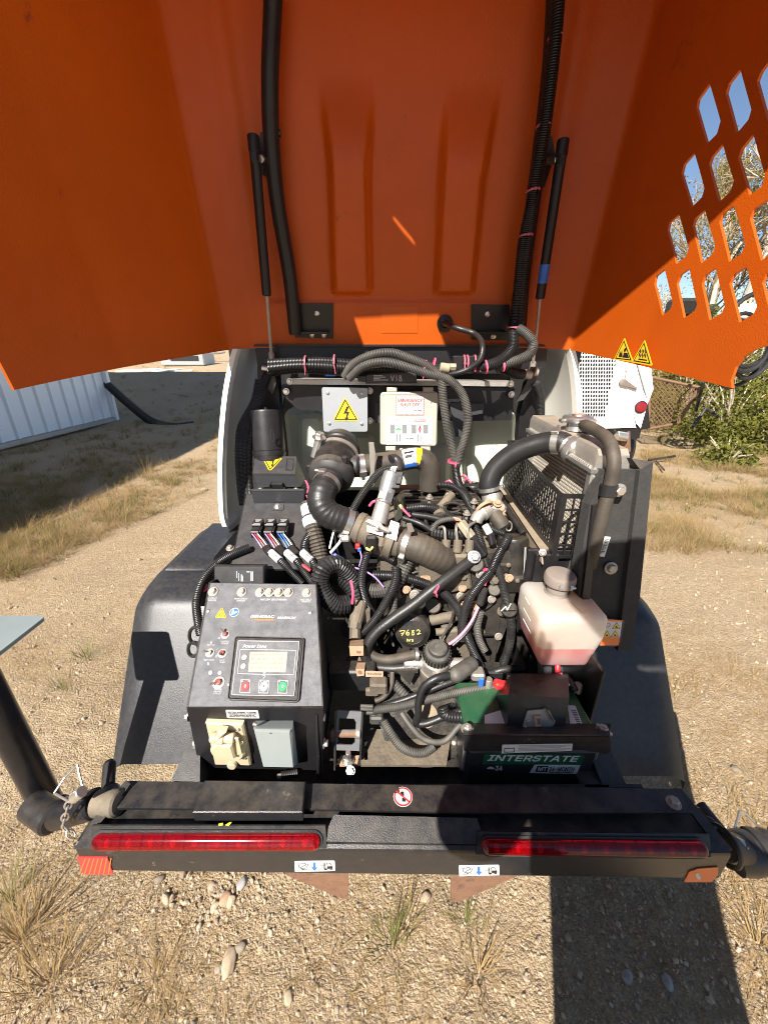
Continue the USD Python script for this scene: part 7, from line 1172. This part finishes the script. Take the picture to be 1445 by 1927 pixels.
loom([(832, 1330, .655), (838, 1345, .645), (862, 1350, .64), (900, 1346, .645), (935, 1338, .655), (962, 1318, .67)], 11, LOOM, pitch=.006, lab='thick loom resting on the battery'); loom([(722, 1262, .74), (738, 1282, .72), (755, 1302, .70), (775, 1322, .685)], 9, LOOM_D, pitch=.006); loom([(738, 1265, .72), (736, 1290, .70), (722, 1312, .69), (706, 1320, .685)], 5, RUBBER_T, corr=False); loom([(960, 1262, .80), (930, 1258, .80), (905, 1262, .79)], 8); loom([(890, 1262, .78), (900, 1285, .74), (925, 1300, .71)], 6, RUBBER, corr=False); loom([(930, 1265, .77), (950, 1260, .77), (985, 1258, .78)], 7, RUBBER, corr=False)
for v in (1329, 1334, 1341): wh.part('tag', cyl(at(678, v, Y=.655), at(702, v + 1, Y=.655), .0045, 10), LOOM_D)
loom([(700, 1345, .66), (712, 1352, .655), (724, 1362, .65)], 8, RUBBER, corr=False); wh.part('connector', box(at(708, 1352, Y=.655), (.03, .02, .022), .004), LOOM_D); loom([(560, 1455, .56), (545, 1458, .555), (528, 1460, .55)], 7, LOOM); wh.part('connector', cat(cyl(at(530, 1460, Y=.55), at(522, 1462, Y=.548), .005)), STEELD)
tie(938, 1303, .70, 9, (1, .2, .3), REDW); wh.part('wire', hose(px3([(1055, 1268, .69), (1062, 1280, .685), (1070, 1290, .68)]), .004, 7), PINKW); loom([(1058, 1272, .70), (1072, 1285, .69), (1080, 1300, .68)], 8)

# thin black cables and small hardware between the looms
r_ = np.random.default_rng(21)
for k in range(60):
    u, v = r_.uniform(640, 940), r_.uniform(985, 1290); Y = .99 - (v - 950) * .00082 + r_.uniform(-.01, .03); a = r_.uniform(0, 6.28); L = r_.uniform(28, 80); du, dv = math.cos(a) * L, math.sin(a) * L * .8
    if (v > 1210 and u < 700) or (725 < u < 850 and 1120 < v < 1250): continue
    wh.part('thin_cable', hose(px3([(u - du, v - dv, Y + dv * .0008 + .03), (u - du * .3 + r_.uniform(-12, 12), v - dv * .3 + r_.uniform(-12, 12), Y + .005), (u + du * .4 + r_.uniform(-12, 12), v + dv * .4 + r_.uniform(-12, 12), Y), (u + du, v + dv, Y - dv * .0008 + .03)]), r_.uniform(.0022, .0042), 6), [RUBBER, RUBBER, LOOM, LOOM_D, RUBBER_T][k % 5])
# ------------------------------------------------------------------ white generator behind on the right
gt = thing('white_generator', at(1150, 830, Y=4.3), 'white towable generator with louvred back panel parked behind on the right', 'generator')
gp = PL(at(1060, 700, Y=4.3), at(1225, 700, Y=4.28), at(1060, 600, Y=4.3)); J = lambda x, y: (1040 + x / 3.568, 600 + y / 3.568)
gt.part('body', slab(gp, [J(60, 100), J(640, 140), J(675, 470), J(640, 590), J(560, 730), J(350, 740), J(60, 700)], -1.6, -.03), GENW, smooth=False)
pan = gp.poly([J(60, 130), J(420, 130), J(560, 730), J(350, 735), J(60, 700)]); sl = []
for j in range(20):
    for i in range(15):
        x0, y0 = 165 + i * 17.6, 140 + j * 26.2
        if x0 + 14 < 440 - (y0 - 240) * .21 and y0 < 655: sl.append([gp.uv(*J(x0, y0)), gp.uv(*J(x0 + 13, y0)), gp.uv(*J(x0 + 11, y0 + 19)), gp.uv(*J(x0 - 2, y0 + 19))])
gt.part('louvre_panel', slabl(gp, Polygon(pan.exterior.coords, sl), -.004, 0), GENW, 'white back panel with rows of upright slots', smooth=False); gt.part('grille_back', slab(gp, [J(130, 135), J(430, 135), J(380, 670), J(130, 670)], -.028, -.024), BLACK, smooth=False)
gt.part('side_wing', slab(gp.shift(.01), [J(425, 290), J(530, 300), J(640, 560), J(590, 735), J(560, 700), J(500, 480)], -.006, .0), GENW, smooth=False); gt.part('outer_wing', slab(gp.shift(.0), [J(530, 150), J(640, 150), J(674, 470), J(640, 560)], -.01, .004), GENW, smooth=False)
lp = gp.pt(*J(585, 590), .012); tl_ = gt.part('tail_lamp', lathe([(.062, -.01), (.064, .012), (.056, .016)], lp, gp.n, 28), INK); tl_.part('lens', lathe([(.055, .012), (.052, .022), (.03, .028), (0, .029)], lp, gp.n, 28), M('dark_red_lens', (0.22, 0.01, 0.015), 0.15), 'round red lens')
lt = gp.pt(*J(465, 425), .02); gt.part('latch', cat(lathe([(.035, -.012), (.037, .006), (.02, .014), (0, .014)], lt, gp.n, 20), hull([lt + gp.n * .01 + gp.ex * a + gp.ey * b + gp.n * c for a, b, c in ((-.02, .02, 0), (.0, -.03, 0), (.15, -.05, .0), (.15, -.075, .0), (.02, .02, .02), (.13, -.06, .015))])), RUBCAP, 'tan rubber latch handle', smooth=40)
gt.part('number', slab(gp.shift(.011), [J(478, 345), J(496, 345), J(490, 395), J(485, 395), J(489, 351), J(478, 351)], 0, .002), REDINK, smooth=False); gt.part('notice', slab(gp, [J(250, 665), J(300, 668), J(300, 684), J(250, 682)], .0, .002), WHITE, smooth=False)
gt.part('bumper', slab(gp.shift(-.02), [J(380, 735), J(600, 725), J(580, 800), J(540, 810), J(420, 780)], -.2, 0), BLACK, smooth=False); gt.part('chrome_step', cyl(gp.pt(*J(420, 780), .02), gp.pt(*J(490, 790), .02), .05, 16), STEEL); gt.part('mudguard', slab(gp.shift(-.25), [J(600, 560), J(640, 580), J(655, 735), J(595, 745)], -.6, 0), BLACK, smooth=False); gt.part('post', cyl(gp.pt(*J(505, 760), -.05), gp.pt(*J(510, 900), -.05) , .045, 16), RUST)
wc_ = gp.pt(*J(620, 780), -.55); wc_[2] = .33; wl2 = gt.part('wheel', lathe([(.18, -.09), (.30, -.09), (.33, -.05), (.33, .05), (.30, .09), (.18, .09)], wc_, gp.ex, 32), RUBBER); wl2.part('rim', lathe([(.04, -.05), (.18, -.07), (.18, .07), (.04, .05)], wc_, gp.ex, 24), WSHEET); gt.part('wheel', lathe([(.18, -.09), (.30, -.09), (.33, -.05), (.33, .05), (.30, .09), (.18, .09)], wc_ - V(1.4, 0, 0), gp.ex, 32), RUBBER)
# ------------------------------------------------------------------ rusty mesh screen
ms = thing('mesh_screen', at(1290, 800, Y=6.2), 'rusty sheet of expanded wire mesh leaning in the dry grass on the right', 'mesh screen')
mp2 = PL(at(1225, 790, Y=6.3), at(1300, 790, Y=6.0), at(1225, 705, Y=6.4)); q_ = [J(655, 390), J(985, 460), J(845, 700), J(640, 740)]; pq = mp2.poly(q_); x0, y0, x1, y1 = pq.bounds
ws = []
for k in np.arange(-2.5, 3.5, .055):
    for sgn in (1, -1):
        ln_ = LineString([(x0 + k, y0), (x0 + k + sgn * (y1 - y0) * .8, y1)]).intersection(pq)
        if ln_.length > .03:
            a, b = ln_.coords[0], ln_.coords[-1]; ws.append(sweep([mp2.w(*a), mp2.w(*b)], .0055, 4))
ms.part('wire_mesh', ws, RUST, smooth=False, kind='stuff')
for a, b in zip(q_, q_[1:] + q_[:1]): ms.part('frame_bar', cyl(mp2.pt(*a), mp2.pt(*b), .02, 8), RUST)
for a, b, lab in (((960, 620, 6.0), (1010, 420, 5.9), 'prop'), ((930, 740, 5.8), (1030, 600, 5.9), 'prop'), ((1030, 600, 5.9), (1110, 660, 5.7), 'prop')): ms.part('prop_bar', cyl(at(*J(*a[:2]), Y=a[2]), at(*J(*b[:2]), Y=b[2]), .022, 8), IRON_D)
# loops of black cable hanging by the bush
cl3 = thing('cable_coil', at(1420, 720, Y=5.0), 'coil of black cable hanging beside the green bush at the right edge', 'cable')
for k, (u, v, a, b) in enumerate(((1412, 655, 34, 44), (1420, 660, 34, 52), (1408, 650, 44, 40), (1400, 640, 52, 88))): cl3.part('turn', sweep([at(u + a * math.cos(t) - b * .3 * math.sin(t), v + b * math.sin(t), Y=5.0 + .05 * k) for t in np.linspace(0, 6.283, 40)], .028, 8, caps=False), RUBBER)
sk = at(1255, 868, Z=.05); single('branch', cat(sweep(spline([at(1220, 866, Z=.04), at(1245, 862, Z=.06), at(1270, 858, Z=.08)], .05), .016, 6), sweep(spline([at(1235, 868, Z=.03), at(1250, 885, Z=.05), at(1238, 872, Z=.03)], .05), .011, 6)), IRON_D, 'dark broken branch lying in the straw right of the radiator', 'branch')
ex_ = thing('digger_arm', at(1228, 600, Y=9), 'dark machine part with a black bar behind the lowest left hood holes', 'machine'); ex_.part('block', box(at(1283, 580, Y=9), (.5, .4, .35), .06), IRON_D); ex_.part('bar', cyl(at(1330, 598, Y=8), at(1345, 575, Y=8), .09, 10), IRON_D)
sh_ = thing('pale_shell', at(1395, 600, Y=7), 'pale rounded cover with a black hose loop behind the lowest holes of the hood', 'cover'); sh_.part('cover', hull(np.array(trimesh.creation.icosphere(2, 1.0).vertices) * V(.32, .3, .16) + at(1400, 592, Y=7)), GENW, smooth=60); sh_.part('hose_loop', sweep([at(1402 + 14 * math.cos(t), 596 + 7 * math.sin(t), Y=6.6) for t in np.linspace(0, 6.283, 24)], .03, 8), RUBBER)
# ------------------------------------------------------------------ trees and bushes
def leaves(P, s, r, per=1):
    n = len(P); a = r.normal(size=(n, 3)); a /= np.linalg.norm(a, axis=1, keepdims=True); b = np.cross(a, r.normal(size=(n, 3))); b /= np.linalg.norm(b, axis=1, keepdims=True); sz = s * r.uniform(.5, 1.3, n)[:, None]
    v = np.stack([P - a * sz, P + b * sz * .45, P + a * sz, P - b * sz * .45], 1).reshape(-1, 3); i = np.arange(n)[:, None] * 4
    return tm(v, np.vstack([np.hstack([i, i + 1, i + 2]), np.hstack([i, i + 2, i + 3])]))
def tree(base, h, seed, lab, leafn, leafmat, spread=.34, r0=.10, depth=5, mt=TWIG):
    r = np.random.default_rng(seed); limbs, twigs, tips = [], [], []
    def grow(p, d, L, rad, lev):
        n = 4; path = [p]; q = p; dd = d
        for i in range(n): dd = nrm(dd + r.normal(0, .13, 3) + V(0, 0, .05)); q = q + dd * L / n; path.append(q)
        (limbs if lev < 2 else twigs).append(sweep(path, np.linspace(rad, rad * .62, n + 1), 7 if lev < 2 else (4 if lev < 4 else 3), caps=False))
        if lev >= 2: tips.extend(path[1:])
        if lev < depth:
            for k in range(r.integers(2, 4) + (lev > 1) + (lev == 4)):
                c = nrm(dd + r.normal(0, spread * 1.5, 3) + V(0, 0, .1)); t = r.uniform(.45, 1.0); grow(path[int(t * n)], c, L * r.uniform(.58, .80), rad * .58 * (1 if k else 1.15), lev + 1)
    grow(np.array(base, float) - V(0, 0, .1), nrm(V(r.normal(0, .1), r.normal(0, .1), 1)), h * .30, r0, 0)
    t = thing('tree', base, lab, 'tree', 'trees behind the yard'); t.part('trunk', limbs, BARK, smooth=50); tw = t.part('crown', twigs, mt, 'bare grey tan branches and twigs', smooth=False)
    if leafn:
        T_ = np.array(tips); T_ = T_[r.integers(0, len(T_), leafn)] + r.normal(0, .10, (leafn, 3)); tw.part('foliage', leaves(T_, .026, r), leafmat, smooth=False, kind='stuff')
def gpt(u, Y): p = at(u, 760, Y=Y); p[2] = float(ground_z(p[0], p[1])); return p
tree(gpt(1320, 8.4), 9.6, 11, 'bare tan tree with few yellow leaves seen through the hood holes on the left side', 9000, LEAFY); tree(gpt(1420, 9.0), 8.6, 12, 'bare pale tree seen through the rightmost hood holes', 3600, LEAFY); tree(gpt(1240, 10.0), 9.5, 13, 'leafier tree behind the left column of hood holes', 12000, LEAFY); tree(gpt(1530, 7.5), 8.6, 14, 'bare tree beyond the right edge of the picture', 1500, LEAFY, .3); tree(gpt(1150, 12.5), 5.6, 15, 'far bare tree hidden mostly by the hood', 2500, LEAFY); tree(gpt(1700, 10.0), 6.0, 17, 'tall tree off to the right of the yard', 4000, LEAFG)
single('pole', cyl(gpt(1442, 11), gpt(1442, 11) + V(.05, 0, 9.0), .06, 10), STEELD, 'thin pale pole rising behind the trees at the right edge', 'pole')
def bush(base, rad, hh, n, seed, lab, mat=LEAFG, ls=.034):
    r = np.random.default_rng(seed); t = thing('bush', base, lab, 'bush', 'bushes at the edge of the yard'); st = []
    for k in range(16):
        a = r.uniform(0, 6.283); e = np.array(base) + V(math.cos(a) * rad * r.uniform(.2, .9), math.sin(a) * rad * r.uniform(.2, .9), hh * r.uniform(.5, 1)); st.append(sweep([np.array(base) - V(0, 0, .05), (np.array(base) + e) / 2 + V(0, 0, hh * .15), e], [.018, .012, .005], 5, caps=False))
    t.part('stem', st, TWIG, smooth=False, kind='stuff')
    c = r.normal(size=(70, 3)); c /= np.linalg.norm(c, axis=1, keepdims=True); c *= r.uniform(.35, 1.0, (70, 1)); c[:, 2] = np.abs(c[:, 2]); C = np.array(base) + c * V(rad, rad, hh)
    idx = r.integers(0, 70, n); P = C[idx] + r.normal(0, 1, (n, 3)) * V(.16, .16, .13) * rad; P[:, 2] = np.maximum(P[:, 2], base[2] + .01); t.part('foliage', leaves(P, ls, r), mat, smooth=False)
for k, (u, Y, rad, hh, n, lab, mt) in enumerate(((1385, 6.6, .9, 1.15, 4200, 'green bush right of the rusty mesh below the hood corner', LEAFG), (1470, 6.0, .8, 1.0, 3600, 'green bush at the right picture edge', LEAFG), (1310, 7.6, 1.1, 2.2, 7500, 'tall olive bush behind the rusty mesh', LEAFG), (1410, 7.9, 1.2, 2.4, 7500, 'tall tangled bush behind the right holes of the hood', LEAFG), (1260, 8.6, 1.1, 2.0, 8000, 'yellowing bush behind the white generator', LEAFY), (1400, 5.2, .35, .35, 1500, 'low green weed in the dry grass below the big bush', LEAFG), (1560, 6.6, 1.2, 1.8, 7000, 'olive bush outside the right edge', LEAFG), (1180, 9.6, 1.3, 1.7, 7000, 'bush mostly hidden behind the white generator', LEAFY))): bush(gpt(u, Y), rad, hh, n, 30 + k, lab, mt)
# ------------------------------------------------------------------ the photographer, whose shadow falls on the machine
def figure(px_, py_):
    J_ = {'hipL': (-.115, 0, 1.02), 'hipR': (.085, 0, 1.02), 'kneeL': (-.07, .03, .55), 'kneeR': (.12, .03, .55), 'ankL': (-.03, -.02, .10), 'ankR': (.20, -.02, .10), 'toeL': (-.04, .15, .04), 'toeR': (.22, .15, .04), 'waist': (-.14, 0, 1.16), 'chest': (-.17, .0, 1.40), 'shL': (-.34, 0, 1.53), 'shR': (.03, 0, 1.53), 'neck': (-.17, .01, 1.62), 'elL': (-.45, .02, 1.28), 'elR': (.02, .05, 1.24), 'wrL': (-.36, .13, 1.46), 'wrR': (-.06, .14, 1.42)}
    J_ = {k: V(px_, py_, 0) + V(*v) for k, v in J_.items()}
    Rr = {'hip': .125, 'knee': .105, 'ank': .07, 'toe': .04, 'waist': .175, 'chest': .175, 'sh': .075, 'neck': .055, 'el': .055, 'wr': .034}; rr = lambda k: Rr[k.rstrip('LR')]
    bones = [('hipL', 'kneeL'), ('hipR', 'kneeR'), ('kneeL', 'ankL'), ('kneeR', 'ankR'), ('ankL', 'toeL'), ('ankR', 'toeR'), ('hipL', 'hipR'), ('hipL', 'waist'), ('hipR', 'waist'), ('waist', 'chest'), ('chest', 'shL'), ('chest', 'shR'), ('chest', 'neck'), ('shL', 'elL'), ('shR', 'elR'), ('elL', 'wrL'), ('elR', 'wrR')]
    sph = lambda c, r_: np.array(trimesh.creation.icosphere(2, r_).vertices) + c
    ms_ = [hull(np.vstack([sph(J_[a], rr(a)), sph(J_[b], rr(b))])) for a, b in bones]
    hc = V(px_ - .17, py_ + .03, 1.775); ms_ += [hull(np.vstack([sph(hc + V(0, 0, .02), .088), sph(hc + V(0, .03, -.06), .062)])), hull(np.vstack([sph(J_['neck'], .052), sph(hc - V(0, 0, .05), .055)])), hull(np.vstack([sph(hc + V(0, .105, -.01), .010), sph(hc + V(0, .088, .02), .010)])), *[hull(sph(hc + V(s_ * .088, 0, -.01), .022)) for s_ in (-1, 1)]]
    for side in 'LR':
        w = J_['wr' + side]; d = nrm(w - J_['el' + side]); s_ = np.cross(d, V(0, 0, 1)); s_ = nrm(s_); u_ = np.cross(s_, d)
        ms_.append(hull(np.vstack([sph(w, .030), sph(w + d * .07 + s_ * .025, .018), sph(w + d * .07 - s_ * .025, .018)])))
        for k, L in enumerate((.060, .075, .07, .055)):
            b_ = w + d * .075 + s_ * (.03 - .02 * k); m1 = b_ + d * L * .6; e_ = m1 + (d * .5 + u_ * .6) * L * .5; ms_ += [hull(np.vstack([sph(b_, .0095), sph(m1, .009)])), hull(np.vstack([sph(m1, .009), sph(e_, .0075)]))]
        t0 = w + d * .02 + u_ * .01 + s_ * .03; ms_.append(hull(np.vstack([sph(t0, .012), sph(t0 + d * .04 + u_ * .03, .010)])))
    A = man(ms_[0])
    for m in ms_[1:]: A = A + man(m)
    A = unman(A.refine_to_length(.03)); return trimesh.smoothing.filter_taubin(A, iterations=6), hc
PX, PY = .30, -.24
pm, hc = figure(PX, PY); pr_ = thing('person', (PX, PY, 0), 'person standing behind the viewpoint in dark jacket whose shadow falls over the bumper', 'person')
SKIN = M('skin_tone', (.48, .29, .20), .55, var=.08); CLOTH = M('dark_jacket', (.04, .05, .07), .85, var=.2); JEAN = M('blue_trousers', (.05, .08, .15), .9, var=.25)
pr_.part('body', pm, SKIN, smooth=60)
def garment(zlo, zhi, grow, mat, name):
    n = pm.vertex_normals; m = tm(np.array(pm.vertices) + n * grow, pm.faces); c = m.triangles_center; rel = c - V(PX, PY, 0); k = (c[:, 2] > zlo) & (c[:, 2] < zhi); k &= ~((rel[:, 1] > .125) & (c[:, 2] > 1.1) & (zlo > .5))
    m.update_faces(k); pr_.part(name, m, mat, smooth=60)
garment(1.0, 1.605, .014, CLOTH, 'jacket'); garment(.11, 1.02, .010, JEAN, 'trousers'); garment(-.1, .12, .012, INK, 'shoe')
hm_ = trimesh.creation.icosphere(3, .098); hv = np.array(hm_.vertices); hm_ = tm(hv * V(.98, 1.02, 1) + hc + V(0, -.012, .028), hm_.faces); hm_.update_faces((hm_.triangles_center[:, 2] > hc[2] + .03) | (hm_.triangles_center[:, 1] < hc[1] - .02)); pr_.part('hair', hm_, M('brown_hair', (.05, .03, .02), .7), smooth=60)
for s_ in (-1, 1): pr_.part('eye', trimesh.creation.icosphere(2, .012).apply_translation(hc + V(s_ * .034, .078, .012)) , WHITE)
pr_.part('hat', lathe([(.175, -.012), (.175, .0), (.115, .012), (.105, .075), (.085, .095), (0, .10)], hc + V(.02, .0, .055), V(0, .0, 1), 40), TWIG, 'wide brimmed straw coloured hat', smooth=50)
pr_.part('mouth', box(hc + V(0, .088, -.06), (.045, .006, .008), .002), REDINK)
